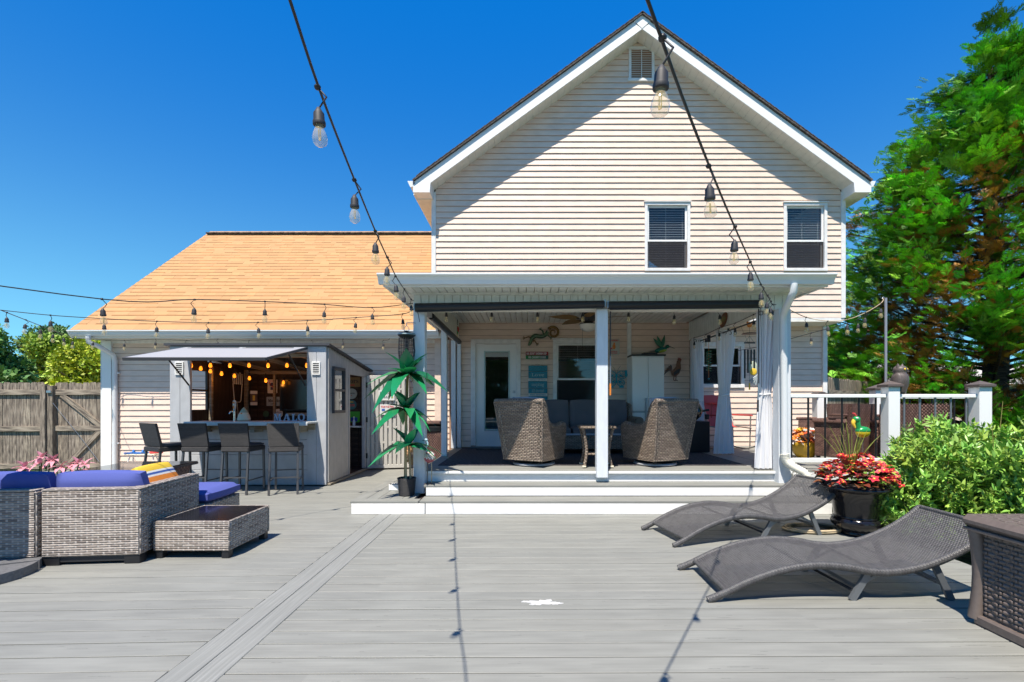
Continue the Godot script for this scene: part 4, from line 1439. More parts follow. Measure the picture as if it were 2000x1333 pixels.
func shed_items(door: Node3D) -> void:
	# signs on the open door
	var t := 0.20
	var s := sign_board("backyard_sign", "small white backyard bar sign high on the slotted shed door", Vector3(-2.725, 1.455, -9.275), 0.30, 0.20, M.paper, t)
	words(s, "lettering", "BACKYARD", 0.042, Vector3(0, 0.045, 0.008), M.ink, 0.25, "Droid Serif")
	words(s, "lettering", "BAR", 0.05, Vector3(0, -0.03, 0.008), M.ink, 0.11, "Droid Serif")
	for x in [-0.11, 0.11]:
		bx(s, "mug", Vector3(x, -0.035, 0.008), Vector3(0.022, 0.034, 0.004), M.yellow)
	s = sign_board("patio_sign", "white patio sign with blue chair below the backyard sign", Vector3(-2.71, 1.175, -9.278), 0.28, 0.20, M.paper, t)
	words(s, "lettering", "THE PATIO", 0.04, Vector3(0, 0.055, 0.008), M.red, 0.24, "Droid Sans", true)
	bx(s, "picture", Vector3(-0.075, -0.005, 0.008), Vector3(0.06, 0.04, 0.004), flat(lin(0.04, 0.12, 0.45), 0.5), 0.0)
	bx(s, "picture", Vector3(0.075, -0.02, 0.008), Vector3(0.07, 0.02, 0.004), M.bronze)
	words(s, "lettering", "Est 2019", 0.02, Vector3(0.0, -0.055, 0.008), M.ink)
	# seen through the doorway: wall of signs behind the bar, across the shed
	var zi := -9.345
	s = sign_board("beer_sign", "yellow brown beer sign with black script above the doorway shelf", Vector3(-3.44, 1.715, zi), 0.36, 0.19, flat(lin(0.22, 0.15, 0.06), 0.5))
	words(s, "lettering", "Coors", 0.085, Vector3(0, 0.02, 0.008), M.ink, 0.29, "Droid Serif", true)
	bx(s, "band", Vector3(0.0, -0.06, 0.007), Vector3(0.14, 0.02, 0.004), M.red)
	s = disc_sign("round_sign", "round pale grey beer sign inside the shed doorway", Vector3(-3.43, 1.485, zi), 0.105, flat(lin(0.42, 0.46, 0.46), 0.5))
	words(s, "lettering", "Modelo", 0.032, Vector3(0, 0.01, 0.01), M.ink, 0.13, "Droid Serif")
	bx(s, "crest", Vector3(0, -0.035, 0.01), Vector3(0.014, 0.018, 0.003), M.red)
	s = disc_sign("round_sign", "round teal sign with yellow crown inside the shed doorway", Vector3(-3.43, 1.27, zi), 0.095, flat(lin(0.05, 0.17, 0.18), 0.5))
	words(s, "lettering", "BEER", 0.045, Vector3(0, -0.01, 0.01), M.red, 0.12, "Droid Sans", true)
	for k in 3:
		bx(s, "crown", Vector3(-0.025 + k * 0.025, 0.055, 0.01), Vector3(0.014, 0.03, 0.003), M.yellow)
	s = sign_board("green_poster", "bright green poster with blue drink inside the shed doorway", Vector3(-3.43, 1.03, zi), 0.32, 0.21, flat(lin(0.06, 0.42, 0.03), 0.5))
	bx(s, "picture", Vector3(0.05, -0.05, 0.008), Vector3(0.13, 0.08, 0.004), flat(lin(0.02, 0.06, 0.35), 0.5), 0.0)
	# little shelf with bottles
	var sh := thing("wall_shelf", "white shelf inside the shed doorway under the green poster", "shelf")
	bx(sh, "plank", Vector3(-3.44, 0.845, -9.25), Vector3(0.52, 0.025, 0.22), M.white, 0.004)
	for q in [[-3.53, M.red, "red bottle standing on the shelf inside the shed doorway"], [-3.34, flat(lin(0.55, 0.6, 0.7), 0.2), "clear white bottle standing on the shelf inside the shed doorway"]]:
		var b := thing("bottle", q[2], "bottle", Vector3(q[0], 0.858, -9.22))
		var m := MB.new()
		m.lathe([Vector2(0, 0), Vector2(0.026, 0), Vector2(0.028, 0.01), Vector2(0.028, 0.09), Vector2(0.012, 0.13), Vector2(0.011, 0.16)], 14)
		part(b, "body", m, q[1])
		m = MB.new()
		m.lathe([Vector2(0.013, 0.155), Vector2(0.013, 0.185), Vector2(0, 0.187)], 12)
		part(b, "cap", m, M.white)
	# behind the counter
	s = sign_board("fries_sign", "light tube sign shaped like a carton of fries in the bar", Vector3(-5.40, 1.60, -8.85), 0.02, 0.02, M.dark, PI / 2)
	var tube := flat(lin(0.62, 0.62, 0.58), 0.3)
	tb(s, "carton_outline", [Vector3(-0.14, 0.06, 0.03), Vector3(-0.10, -0.25, 0.03), Vector3(-0.07, -0.28, 0.03), Vector3(0.07, -0.28, 0.03), Vector3(0.10, -0.25, 0.03), Vector3(0.14, 0.06, 0.03)], 0.008, tube, 6)
	for k in 5:
		var xx := -0.11 + 0.055 * k
		tb(s, "fry", [Vector3(xx - 0.02, 0.05, 0.03), Vector3(xx * 1.25 - 0.02, 0.24 + 0.03 * (k % 2), 0.03), Vector3(xx * 1.25 + 0.02, 0.24 + 0.03 * (k % 2), 0.03), Vector3(xx + 0.02, 0.05, 0.03)], 0.007, tube, 6)
	tb(s, "cord", [Vector3(0, -0.28, 0.02), Vector3(0.03, -0.5, 0.02), Vector3(0.0, -0.75, 0.02)], 0.005, M.cream, 6)
	s = sign_board("tin_sign", "white tin sign with dark blue emblem on the bar back wall", Vector3(-4.985, 1.63, zi), 0.19, 0.27, M.paper)
	words(s, "lettering", "BLUE RIBBON", 0.022, Vector3(0, 0.105, 0.008), M.red, 0.14)
	var e := MB.new()
	e.ball(Vector3(0, 0.035, 0.004), Vector3(0.06, 0.04, 0.008), 14)
	e.box(Vector3(0, -0.04, 0.006), Vector3(0.07, 0.06, 0.006))
	part(s, "emblem", e, flat(lin(0.03, 0.035, 0.12), 0.5))
	var rb := MB.new()
	rb.box(Vector3.ZERO, Vector3(0.20, 0.018, 0.006), Transform3D(Basis(Vector3(0, 0, 1), -0.9), Vector3(0, 0.0, 0.007)))
	part(s, "ribbon", rb, M.red)
	s = sign_board("beer_plaque", "pale blue grey beer plaque below the tin sign in the bar", Vector3(-4.955, 1.335, zi), 0.29, 0.18, flat(lin(0.35, 0.42, 0.47), 0.5))
	words(s, "lettering", "Modelo", 0.06, Vector3(0, 0.015, 0.008), M.ink, 0.22, "Droid Serif", true)
	words(s, "lettering", "ESPECIAL", 0.022, Vector3(0, -0.05, 0.008), M.ink, 0.12)
	s = sign_board("glass_sign", "narrow sign with a beer glass on the bar back wall", Vector3(-5.30, 1.40, -9.255), 0.12, 0.29, flat(lin(0.10, 0.06, 0.04), 0.5), 0.5)
	bx(s, "panel", Vector3(0, 0.11, 0.008), Vector3(0.12, 0.06, 0.004), M.paper)
	bx(s, "panel", Vector3(0, -0.11, 0.008), Vector3(0.12, 0.06, 0.004), M.paper)
	bx(s, "beer", Vector3(0, 0, 0.008), Vector3(0.04, 0.10, 0.006), M.yellow)
	s = disc_sign("cap_sign", "half round white beer cap sign just above the bar counter", Vector3(-4.86, 1.10, zi + 0.02), 0.09, M.paper)
	words(s, "lettering", "Corona", 0.035, Vector3(0, 0.025, 0.01), flat(lin(0.03, 0.05, 0.3), 0.5), 0.13, "Droid Serif")
	s = disc_sign("cap_sign", "small round green sign behind the straw figure in the bar", Vector3(-5.10, 1.09, zi + 0.02), 0.06, flat(lin(0.05, 0.12, 0.06), 0.5))
	var tv := thing("television", "black screen hanging in the bar, mirroring trees", "television", Vector3(-4.27, 1.46, -9.22))
	bx(tv, "case", Vector3(0, 0, -0.02), Vector3(1.02, 0.62, 0.05), M.black, 0.006)
	bx(tv, "screen", Vector3(0, 0.005, 0.008), Vector3(0.98, 0.57, 0.006), M.black_gloss)
	var tap := thing("beer_tap", "orange and white beer tap on a silver tower at the counter", "tap", Vector3(-4.60, 1.023, -7.50))
	tb(tap, "column", [Vector3(0, 0, 0), Vector3(0, 0.15, 0)], 0.018, M.chrome, 12)
	tb(tap, "spout", [Vector3(0.0, 0.14, 0.0), Vector3(-0.04, 0.145, 0.04), Vector3(-0.05, 0.11, 0.05)], 0.012, M.chrome, 10)
	var hm := MB.new()
	hm.lathe([Vector2(0, 0.15), Vector2(0.014, 0.155), Vector2(0.022, 0.20), Vector2(0.026, 0.29), Vector2(0.020, 0.32), Vector2(0, 0.325)], 14)
	part(tap, "handle", hm, flat(lin(0.62, 0.62, 0.60), 0.4))
	bx(tap, "badge", Vector3(0, 0.285, 0.024), Vector3(0.03, 0.03, 0.006), M.orange, 0.002)
	bx(tap, "badge", Vector3(0, 0.215, 0.024), Vector3(0.022, 0.05, 0.006), M.orange, 0.002)
	var gn := thing("gnome_figure", "pale straw gnome figure sitting on the bar counter", "figurine", Vector3(-4.44, 1.023, -7.48))
	hm = MB.new()
	hm.lathe([Vector2(0, 0), Vector2(0.09, 0.0), Vector2(0.095, 0.03), Vector2(0.075, 0.10), Vector2(0.06, 0.13), Vector2(0, 0.15)], 16)
	part(gn, "body", hm, M.cream)
	hm = MB.new()
	hm.lathe([Vector2(0.065, 0.115), Vector2(0.05, 0.15), Vector2(0.025, 0.19), Vector2(0, 0.215)], 14)
	part(gn, "hat", hm, flat(lin(0.35, 0.42, 0.33), 0.8))
	hm = MB.new()
	hm.ball(Vector3(0, 0.115, 0.06), Vector3(0.016, 0.014, 0.016), 10)
	part(gn, "nose", hm, M.orange)
	var lt := thing("name_letters", "row of blue grey capital letters standing on the bar counter", "letters", Vector3(-3.70, 1.023, -7.50))
	var lm := flat(lin(0.36, 0.42, 0.52), 0.6)
	var xs := [-0.22, -0.08, 0.045, 0.16, 0.29]
	for k in 4:
		var o := words(lt, "letter", ["M", "A", "L", "O"][k], 0.115, Vector3(xs[k], 0.055, 0), lm, [0.12, 0.11, 0.085, 0.11][k], "Droid Serif", true)
		o.scale.z = 5.0
	var tr := thing("counter_tray", "pale tray lying across the right end of the bar", "tray", Vector3(-3.95, 1.10, -8.6))
	bx(tr, "slab", Vector3(0, 0, 0), Vector3(0.65, 0.05, 0.25), M.frame_wood, 0.006)
	bx(tr, "leg", Vector3(-0.28, -0.55, 0), Vector3(0.05, 1.05, 0.2), M.boards)
	bx(tr, "leg", Vector3(0.28, -0.55, 0), Vector3(0.05, 1.05, 0.2), M.boards)
	var fr := sign_board("framed_print", "small framed print high on the left wall of the bar", Vector3(-5.53, 1.90, -7.70), 0.16, 0.15, M.paper, PI / 2)
	bx(fr, "picture", Vector3(0, 0, 0.007), Vector3(0.11, 0.10, 0.004), M.rust)

func fences() -> void:
	var f := thing("wood_fence", "weathered board fence left of the gate", "fence", Vector3.ZERO, 0, "weathered wood fences")
	var pk := MB.new()
	pk.extrude(PackedVector2Array([Vector2(-0.068, 0), Vector2(0.068, 0), Vector2(0.068, 1.90), Vector2(0.045, 1.94), Vector2(-0.045, 1.94), Vector2(-0.068, 1.90)]), 0.018)
	# picket with grain upright: swap texture axes
	for i in pk.t.size():
		pk.t[i] = Vector2(pk.t[i].y, pk.t[i].x)
	var variants := []
	for k in 4:
		var c := MB.new()
		c.v = pk.v; c.n = pk.n
		var tt := PackedVector2Array()
		for u in pk.t:
			tt.append(u + Vector2(k * 1.31, k * 0.37))
		c.t = tt
		variants.append(c.mesh())
	var z := -9.66
	var x := -14.5
	while x < -9.72:
		put(f, "picket", variants[rng.randi() % 4], M.fence[rng.randi() % 4], Transform3D(Basis(Vector3(0, 0, 1), rng.randf_range(-0.006, 0.006)), Vector3(x, -0.22 + rng.randf_range(-0.012, 0.012), z)))
		x += 0.141
	for y in [1.52, 0.78, 0.02]:
		bx(f, "rail", Vector3(-12.15, y, z + 0.03), Vector3(4.95, 0.105, 0.04), M.fence[2], 0.004)
	var pm := MB.new()
	pm.box(Vector3.ZERO, Vector3(1.95, 0.105, 0.105), Transform3D(Basis(Vector3(0, 0, 1), PI / 2), Vector3.ZERO), 0.006)
	var pme := pm.mesh()
	put(f, "post", pme, M.fence[1], shift(-9.715, 0.70, z + 0.06))
	var g := thing("wood_gate", "weathered board gate with diagonal braces beside the house corner", "gate")
	put(g, "post", pme, M.fence[3], shift(-9.575, 0.68, z + 0.05))
	x = -9.50
	while x < -8.5:
		put(g, "picket", variants[rng.randi() % 4], M.fence[rng.randi() % 4], Transform3D(Basis(Vector3(0, 0, 1), rng.randf_range(-0.006, 0.006)), Vector3(x, -0.22 + rng.randf_range(-0.012, 0.012), z)))
		x += 0.141
	for y in [1.52, 0.79, 0.02]:
		bx(g, "rail", Vector3(-9.03, y, z + 0.03), Vector3(1.0, 0.105, 0.04), M.fence[2], 0.004)
	for q in [[-9.40, 1.47, -8.60, 0.83], [-8.62, 0.75, -9.30, 0.06]]:
		var b := MB.new()
		b.bar(Vector3(q[0], q[1], z + 0.028), Vector3(q[2], q[3], z + 0.028), 0.036, 0.095)
		part(g, "brace", b, M.fence[0])
	tb(g, "tension_wire", [Vector3(-9.56, 1.35, z + 0.09), Vector3(-9.0, 0.62, z + 0.06), Vector3(-8.62, 0.12, z + 0.06)], 0.004, M.steel, 6)
	bx(g, "latch", Vector3(-9.57, 1.53, z + 0.12), Vector3(0.09, 0.05, 0.03), M.steel, 0.004)
	# fence beyond the side deck, running back to the right
	var r := thing("wood_fence", "weathered board fence behind the dining chairs on the right", "fence", Vector3.ZERO, 0, "weathered wood fences")
	var a := Vector3(6.30, -0.08, -10.1)
	var b2 := Vector3(16.5, -0.08, -19.0)
	var dir := (b2 - a).normalized()
	var turn := atan2(-dir.z, dir.x)
	var n := int((b2 - a).length() / 0.141)
	for k in n:
		put(r, "picket", variants[rng.randi() % 4], M.fence[rng.randi() % 4], Transform3D(Basis(Vector3.UP, turn) * Basis(Vector3(0, 0, 1), rng.randf_range(-0.006, 0.006)), a + dir * (k * 0.141) + Vector3(0, rng.randf_range(-0.012, 0.012), 0)))
	var nor := Vector3(dir.z, 0, -dir.x) * -0.03
	for y in [0.35, 1.0, 1.62]:
		var m := MB.new()
		m.bar(a + Vector3(0, y, 0) + nor, b2 + Vector3(0, y, 0) + nor, 0.04, 0.09)
		part(r, "rail", m, M.fence[2])
	# low building beyond that fence
	var h := thing("neighbour_building", "low building with pale grey roof beyond the right hand fence", "building")
	bx(h, "wall", Vector3(20.5, 1.0, -24.5), Vector3(11.0, 2.6, 4.0), M.siding)
	var m2 := MB.new()
	m2.extrude(PackedVector2Array([Vector2(-2.4, 2.2), Vector2(2.4, 2.2), Vector2(0, 3.3)]), 11.4, Transform3D(Basis(Vector3.UP, PI / 2), Vector3(20.5, 0, -24.5)))
	part(h, "roof", m2, flat(lin(0.42, 0.40, 0.37), 0.9))

# ---------------------------------------------------------------- plants
func blade_mesh(len: float, w: float, fold := 0.25, droop := 0.2) -> ArrayMesh:
	var b := MB.new()
	blade(b, Transform3D.IDENTITY, len, w, fold, droop)
	return b.mesh()

# a pointed leaf from the origin along +z of the transform
func blade(b: MB, x: Transform3D, len: float, w: float, fold := 0.25, droop := 0.2, seg := 4) -> void:
	var prev := []
	for i in seg + 1:
		var t := float(i) / seg
		var ww := w * sin(PI * pow(minf(t * 0.96 + 0.04, 1.0), 0.75)) * 0.5
		var mid := Vector3(0, -droop * len * t * t, len * t)
		var cur := [x * (mid + Vector3(-ww, ww * fold, 0)), x * mid, x * (mid + Vector3(ww, ww * fold, 0))]
		if i > 0:
			var up := x.basis.y.normalized()
			var nl := (up + x.basis.x.normalized() * fold).normalized()
			var nr := (up - x.basis.x.normalized() * fold).normalized()
			b.tri(prev[0], prev[1], cur[1], nl, up, up); b.tri(prev[0], cur[1], cur[0], nl, up, nl)
			b.tri(prev[1], prev[2], cur[2], up, nr, nr); b.tri(prev[1], cur[2], cur[1], up, nr, up)
		prev = cur

func scatter(parent: Node3D, called: String, mesh: Mesh, xs: Array, cols: Array, m: Material) -> MultiMeshInstance3D:
	var mm := MultiMesh.new()
	mm.transform_format = MultiMesh.TRANSFORM_3D
	mm.use_colors = true
	mm.mesh = mesh
	mm.instance_count = xs.size()
	for i in xs.size():
		mm.set_instance_transform(i, xs[i])
		mm.set_instance_color(i, cols[i])
	var o := MultiMeshInstance3D.new()
	o.name = called
	o.multimesh = mm
	o.material_override = m
	o.set_meta("kind", "stuff")
	parent.add_child(o, true)
	return o

func facing(dir: Vector3, roll := 0.0) -> Basis:
	var f := dir.normalized()
	var up := Vector3.UP if absf(f.y) < 0.95 else Vector3.RIGHT
	var x := up.cross(f).normalized()
	var y := f.cross(x).normalized()
	return Basis(x, y, f) * Basis(Vector3(0, 0, 1), roll)

# flat ferny spray of a cypress, 1 m long
func spray_mesh(sd: int) -> ArrayMesh:
	var r := RandomNumberGenerator.new()
	r.seed = sd
	var b := MB.new()
	var w := 0.021
	for k in 24:
		var t := 0.05 + 0.93 * k / 23.0
		for s in [-1.0, 1.0]:
			var l := (0.46 * (1.0 - t) + 0.12) * r.randf_range(0.7, 1.2)
			var p := Vector3(0, -0.10 * t * t, t * 0.85)
			var d := Vector3(s * r.randf_range(0.5, 0.9), r.randf_range(-0.25, 0.3), r.randf_range(0.7, 1.1)).normalized()
			var side := d.cross(Vector3(r.randf_range(-0.5, 0.5), 1, 0)).normalized() * w
			var tip := p + d * l + Vector3(0, -0.08 * l, 0)
			var mid := p + d * l * 0.55
			var nn := side.cross(d).normalized()
			if nn.y < 0:
				nn = -nn
			b.tri(p, mid + side, mid - side, nn, nn, nn)
			b.tri(mid + side, tip, mid - side, nn, nn, nn)
	return b.mesh()

func leaf_clump_mesh(sd: int, count: int, size: float, broad: float) -> ArrayMesh:
	var r := RandomNumberGenerator.new()
	r.seed = sd
	var b := MB.new()
	for k in count:
		var d := Vector3(r.randf_range(-1, 1), r.randf_range(-0.7, 1), r.randf_range(-1, 1)).normalized()
		var p := d * r.randf_range(0.25, 1.0) * 0.5
		var f := (d + Vector3(r.randf_range(-0.8, 0.8), r.randf_range(-0.8, 0.3), r.randf_range(-0.8, 0.8))).normalized()
		var bs := facing(f, r.randf_range(-0.9, 0.9))
		var hw := size * broad * 0.5
		var nn := bs.y
		var a := p
		var m1 := p + bs.z * size * 0.5 + bs.x * hw
		var m2 := p + bs.z * size * 0.5 - bs.x * hw
		var e := p + bs.z * size
		b.tri(a, m1, m2, nn, nn, nn)
		b.tri(m1, e, m2, nn, nn, nn)
	return b.mesh()

func broad_tree(label: String, at: Vector3, h: float, rad: float, sd: int, color: Color, count: int, clump: float, group: String, low := 0.25) -> Node3D:
	var o := thing("leafy_tree", label, "tree", at, 0, group)
	var r := RandomNumberGenerator.new()
	r.seed = sd
	tb(o, "trunk", [Vector3(0, -0.4, 0), Vector3(0.05, h * 0.3, 0.03), Vector3(-0.04, h * 0.62, 0)], [h * 0.035, h * 0.025, h * 0.01], M.bark, 9)
	for k in 5:
		var a := TAU * k / 5.0 + r.randf()
		tb(o, "limb", [Vector3(0, h * (0.2 + 0.07 * k), 0), Vector3(cos(a) * rad * 0.4, h * (0.4 + 0.07 * k), sin(a) * rad * 0.4), Vector3(cos(a) * rad * 0.75, h * (0.5 + 0.08 * k), sin(a) * rad * 0.75)], [h * 0.014, h * 0.009, h * 0.003], M.bark, 6)
	var lobes := []
	for k in 16:
		var a := r.randf() * TAU
		var y := lerpf(low, 0.86, pow(r.randf(), 0.8))
		var rr := rad * sqrt(maxf(0.05, 1.0 - pow((y - 0.5) / 0.52, 2.0))) * r.randf_range(0.35, 0.75)
		lobes.append([Vector3(cos(a) * rr, y * h, sin(a) * rr), rad * r.randf_range(0.28, 0.46)])
	lobes.append([Vector3(0, h * 0.84, 0), rad * 0.4])
	var xs := []
	var cols := []
	for i in count:
		var l: Array = lobes[i % lobes.size()]
		var d := Vector3(r.randf_range(-1, 1), r.randf_range(-0.8, 1), r.randf_range(-1, 1)).normalized()
		var p: Vector3 = l[0] + d * l[1] * pow(r.randf(), 0.4) * Vector3(1, 0.85, 1)
		var sc := clump * r.randf_range(0.6, 1.25)
		xs.append(Transform3D(facing(Vector3(r.randf_range(-1, 1), r.randf_range(-1, 1), r.randf_range(-1, 1)), r.randf() * TAU).scaled(Vector3.ONE * sc), p))
		var k := r.randf_range(0.6, 1.35)
		cols.append(Color(color.r * k * r.randf_range(0.85, 1.25), color.g * k, color.b * k))
	scatter(o, "crown", leaf_clump_mesh(sd, 26, 0.30, 0.6), xs, cols, M.tint_leaf)
	return o

func trees() -> void:
	# tall cypress on the right
	var c := thing("cypress_tree", "tall bright green cypress with brown inner foliage right of the house", "tree", Vector3(12.5, -0.3, -12.8))
	var r := RandomNumberGenerator.new()
	r.seed = 91
	tb(c, "trunk", [Vector3(0, -0.2, 0), Vector3(0.1, 4, 0.1), Vector3(-0.1, 8, 0), Vector3(0, 11.2, 0)], [0.32, 0.24, 0.12, 0.03], M.bark, 10)
	var prof := [[0.0, 3.9], [0.8, 4.7], [2.4, 4.95], [5.0, 4.35], [6.3, 3.75], [7.6, 3.05], [8.7, 2.2], [9.9, 1.45], [10.9, 0.75], [11.9, 0.05]]
	var radius := func(y: float) -> float:
		for i in prof.size() - 1:
			if y <= prof[i + 1][0]:
				return lerpf(prof[i][1], prof[i + 1][1], (y - prof[i][0]) / (prof[i + 1][0] - prof[i][0]))
		return 0.05
	var fn := FastNoiseLite.new()
	fn.seed = 12
	fn.frequency = 0.42
	var fb := FastNoiseLite.new()
	fb.seed = 40
	fb.frequency = 0.55
	var xs := []
	var cols := []
	# boughs: each carries a fan of sprays near its end
	for i in 540:
		var y := 11.7 * (1.0 - pow(r.randf(), 0.62))
		var a := r.randf() * TAU
		var reach: float = radius.call(y) * (0.80 + 0.28 * fn.get_noise_3d(cos(a) * 5, y * 1.6, sin(a) * 5) + r.randf_range(-0.06, 0.06))
		if fn.get_noise_3d(cos(a) * 7 + 20, y * 2.0, sin(a) * 7) < -0.36:
			continue
		var out := Vector3(cos(a), 0, sin(a))
		var tip := out * reach + Vector3(0, y + reach * 0.10, 0)
		var root := Vector3(0, maxf(0.4, y - reach * 0.25), 0)
		if i % 3 == 0:
			tb(c, "bough", [root, root.lerp(tip, 0.55) + Vector3(0, -0.15, 0), tip], [0.05, 0.03, 0.008], M.bark, 5)
		var n := 70
		var tone := r.randf_range(0.42, 1.25)  # bough tone puts sunlit and shaded tufts into the foliage colour
		var warm := r.randf_range(0.75, 1.3)
		for k in n:
			var t := 1.0 - 0.62 * pow(r.randf(), 1.25)
			var p := root.lerp(tip, t) + Vector3(r.randf_range(-1, 1), r.randf_range(-0.55, 0.75), r.randf_range(-1, 1)) * 0.40 * (0.45 + 0.55 * t)
			var d := (out * r.randf_range(0.4, 1.0) + Vector3(r.randf_range(-0.7, 0.7), r.randf_range(0.0, 0.75), r.randf_range(-0.7, 0.7))).normalized()
			var sc := r.randf_range(0.19, 0.42)
			xs.append(Transform3D(facing(d, r.randf_range(-0.8, 0.8)).scaled(Vector3.ONE * sc), p))
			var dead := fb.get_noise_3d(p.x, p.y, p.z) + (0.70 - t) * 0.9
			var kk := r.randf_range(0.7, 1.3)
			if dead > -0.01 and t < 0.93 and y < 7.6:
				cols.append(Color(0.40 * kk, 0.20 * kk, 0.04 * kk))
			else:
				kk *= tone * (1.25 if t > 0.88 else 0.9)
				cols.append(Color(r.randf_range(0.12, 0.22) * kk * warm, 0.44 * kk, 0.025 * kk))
	scatter(c, "crown", spray_mesh(7), xs, cols, M.tint_leaf)
	# lower shrubs and trees under and beyond it
	broad_tree("bushy light green tree growing close behind the right corner of the house", Vector3(10.6, -0.3, -18.5), 4.6, 2.6, 101, Color(0.18, 0.34, 0.03), 900, 0.8, "trees round the yard", 0.1)
	# trees beyond the left fence
	broad_tree("dark green round tree at the left edge beyond the fence", Vector3(-31.9, hill_at(-31.6, -28) - 0.3, -28), 5.7, 2.1, 102, Color(0.10, 0.24, 0.05), 1500, 1.0, "trees beyond the left fence", 0.12)
	broad_tree("light green spreading tree between the dark tree and the golden bush", Vector3(-38.5, hill_at(-38, -40) - 0.6, -40), 4.9, 3.2, 103, Color(0.22, 0.34, 0.03), 1100, 1.0, "trees beyond the left fence", 0.12)
	broad_tree("yellow green bush tree beside the wing corner beyond the fence", Vector3(-31.2, hill_at(-31, -34) - 0.5, -34), 4.7, 2.6, 104, Color(0.30, 0.40, 0.015), 1200, 0.9, "trees beyond the left fence", 0.08)
	broad_tree("thin dark treetop showing above the light green trees far left", Vector3(-57.5, hill_at(-57, -58) - 0.3, -58), 6.6, 3.0, 105, Color(0.09, 0.20, 0.05), 700, 1.1, "trees beyond the left fence", 0.4)
	broad_tree("low green tree clump behind the light green tree", Vector3(-49, hill_at(-49, -52) - 0.5, -52), 4.6, 4.0, 106, Color(0.18, 0.30, 0.03), 900, 1.1, "trees beyond the left fence", 0.1)
	# trees behind the viewer, which the windows mirror
	var back := ["tall tree behind the viewer mirrored in the glass door", "broad tree behind the viewer mirrored in the porch window", "round tree behind the viewer mirrored in the right upper window", "leafy tree behind the viewer mirrored in the bar screen"]
	for k in 4:
		broad_tree(back[k], Vector3([-3.0, 3.5, 15.0, -13.0][k], -0.3, [26.0, 28.0, 20.0, 27.0][k]), [6.0, 5.8, 9.0, 6.0][k], [2.6, 2.8, 3.6, 3.0][k], 110 + k, Color(0.06, 0.14, 0.02), 600, 1.3, "trees behind the viewer", 0.1)

func shrub_at(o: Node3D, center: Vector3, rad: Vector3, sd: int) -> void:
	var r := RandomNumberGenerator.new()
	r.seed = sd
	# sprig: stem with paired narrow leaves
	var b := MB.new()
	for k in 16:
		var t := 0.05 + 0.95 * k / 15.0
		var an := k * 2.4 + r.randf_range(-0.5, 0.5)
		var d := Vector3(cos(an), sin(an), r.randf_range(0.25, 1.1)).normalized()
		blade(b, Transform3D(facing(d, r.randf_range(-0.5, 0.5)), Vector3(0, 0, t * 0.14)), r.randf_range(0.045, 0.072), 0.025, 0.3, 0.3, 3)
	blade(b, shift(0, 0, 0.14), 0.05, 0.02, 0.3, 0.1, 3)
	var sprig := b.mesh()
	var xs := []
	var cols := []
	for i in 4600:
		var d := Vector3(r.randf_range(-1, 1), r.randf_range(-0.35, 1), r.randf_range(-1, 1)).normalized()
		var q := pow(r.randf(), 0.28)
		var bump := 0.90 + 0.16 * sin(d.x * 7.0 + 1.0) * sin(d.z * 6.0) + 0.06 * sin(d.y * 11.0)
		var p := center + d * rad * q * bump
		if p.y < 0.03 or p.x < 3.40 or (p.z > -3.62):
			continue
		var f := (d * Vector3(1, 0.8, 1) + Vector3(r.randf_range(-0.6, 0.6), r.randf_range(0.0, 0.9), r.randf_range(-0.6, 0.6))).normalized()
		xs.append(Transform3D(facing(f, r.randf_range(-0.6, 0.6)).scaled(Vector3.ONE * r.randf_range(0.75, 1.3)), p - f * 0.12))
		var k := r.randf_range(0.65, 1.3)
		cols.append(Color(0.24 * k * r.randf_range(0.8, 1.3), 0.43 * k, 0.07 * k))
	scatter(o, "foliage", sprig, xs, cols, M.shrub_leaf)
	# long shoots standing out of the mound
	for q in [[4.75, 1.18, -4.5], [4.35, 0.95, -4.4], [5.15, 1.24, -4.7], [3.95, 0.86, -4.5], [4.95, 1.2, -5.0]]:
		var base := Vector3(q[0], q[1] - 0.45, q[2])
		var tip := Vector3(q[0] + r.randf_range(-0.08, 0.08), q[1] + 0.12, q[2])
		tb(o, "shoot", [base, tip], [0.006, 0.003], flat(lin(0.22, 0.20, 0.05), 0.6), 5)
	var leaf := [blade_mesh(0.075, 0.030, 0.3, 0.25), blade_mesh(0.065, 0.027, 0.3, 0.35), blade_mesh(0.085, 0.032, 0.25, 0.2)]
	var lm := [leafy(lin(0.22, 0.42, 0.07), 0.5), leafy(lin(0.30, 0.48, 0.09), 0.5), leafy(lin(0.16, 0.33, 0.05), 0.5)]
	var made := 0
	while made < 300:
		var d := Vector3(r.randf_range(-1, 0.5), r.randf_range(0.0, 1), r.randf_range(-0.1, 1)).normalized()
		var bump := 0.96 + 0.16 * sin(d.x * 7.0 + 1.0) * sin(d.z * 6.0) + 0.06 * sin(d.y * 11.0)
		var p := center + d * rad * bump
		if p.y < 0.05 or p.x < 3.42 or p.x > 5.3 or p.z > -3.65:
			continue
		var f := (d + Vector3(r.randf_range(-0.9, 0.9), r.randf_range(-0.2, 0.7), r.randf_range(-0.9, 0.9))).normalized()
		put(o, "leaf", leaf[made % 3], lm[r.randi() % 3], Transform3D(facing(f, r.randf_range(-0.7, 0.7)), p - f * 0.04))
		made += 1

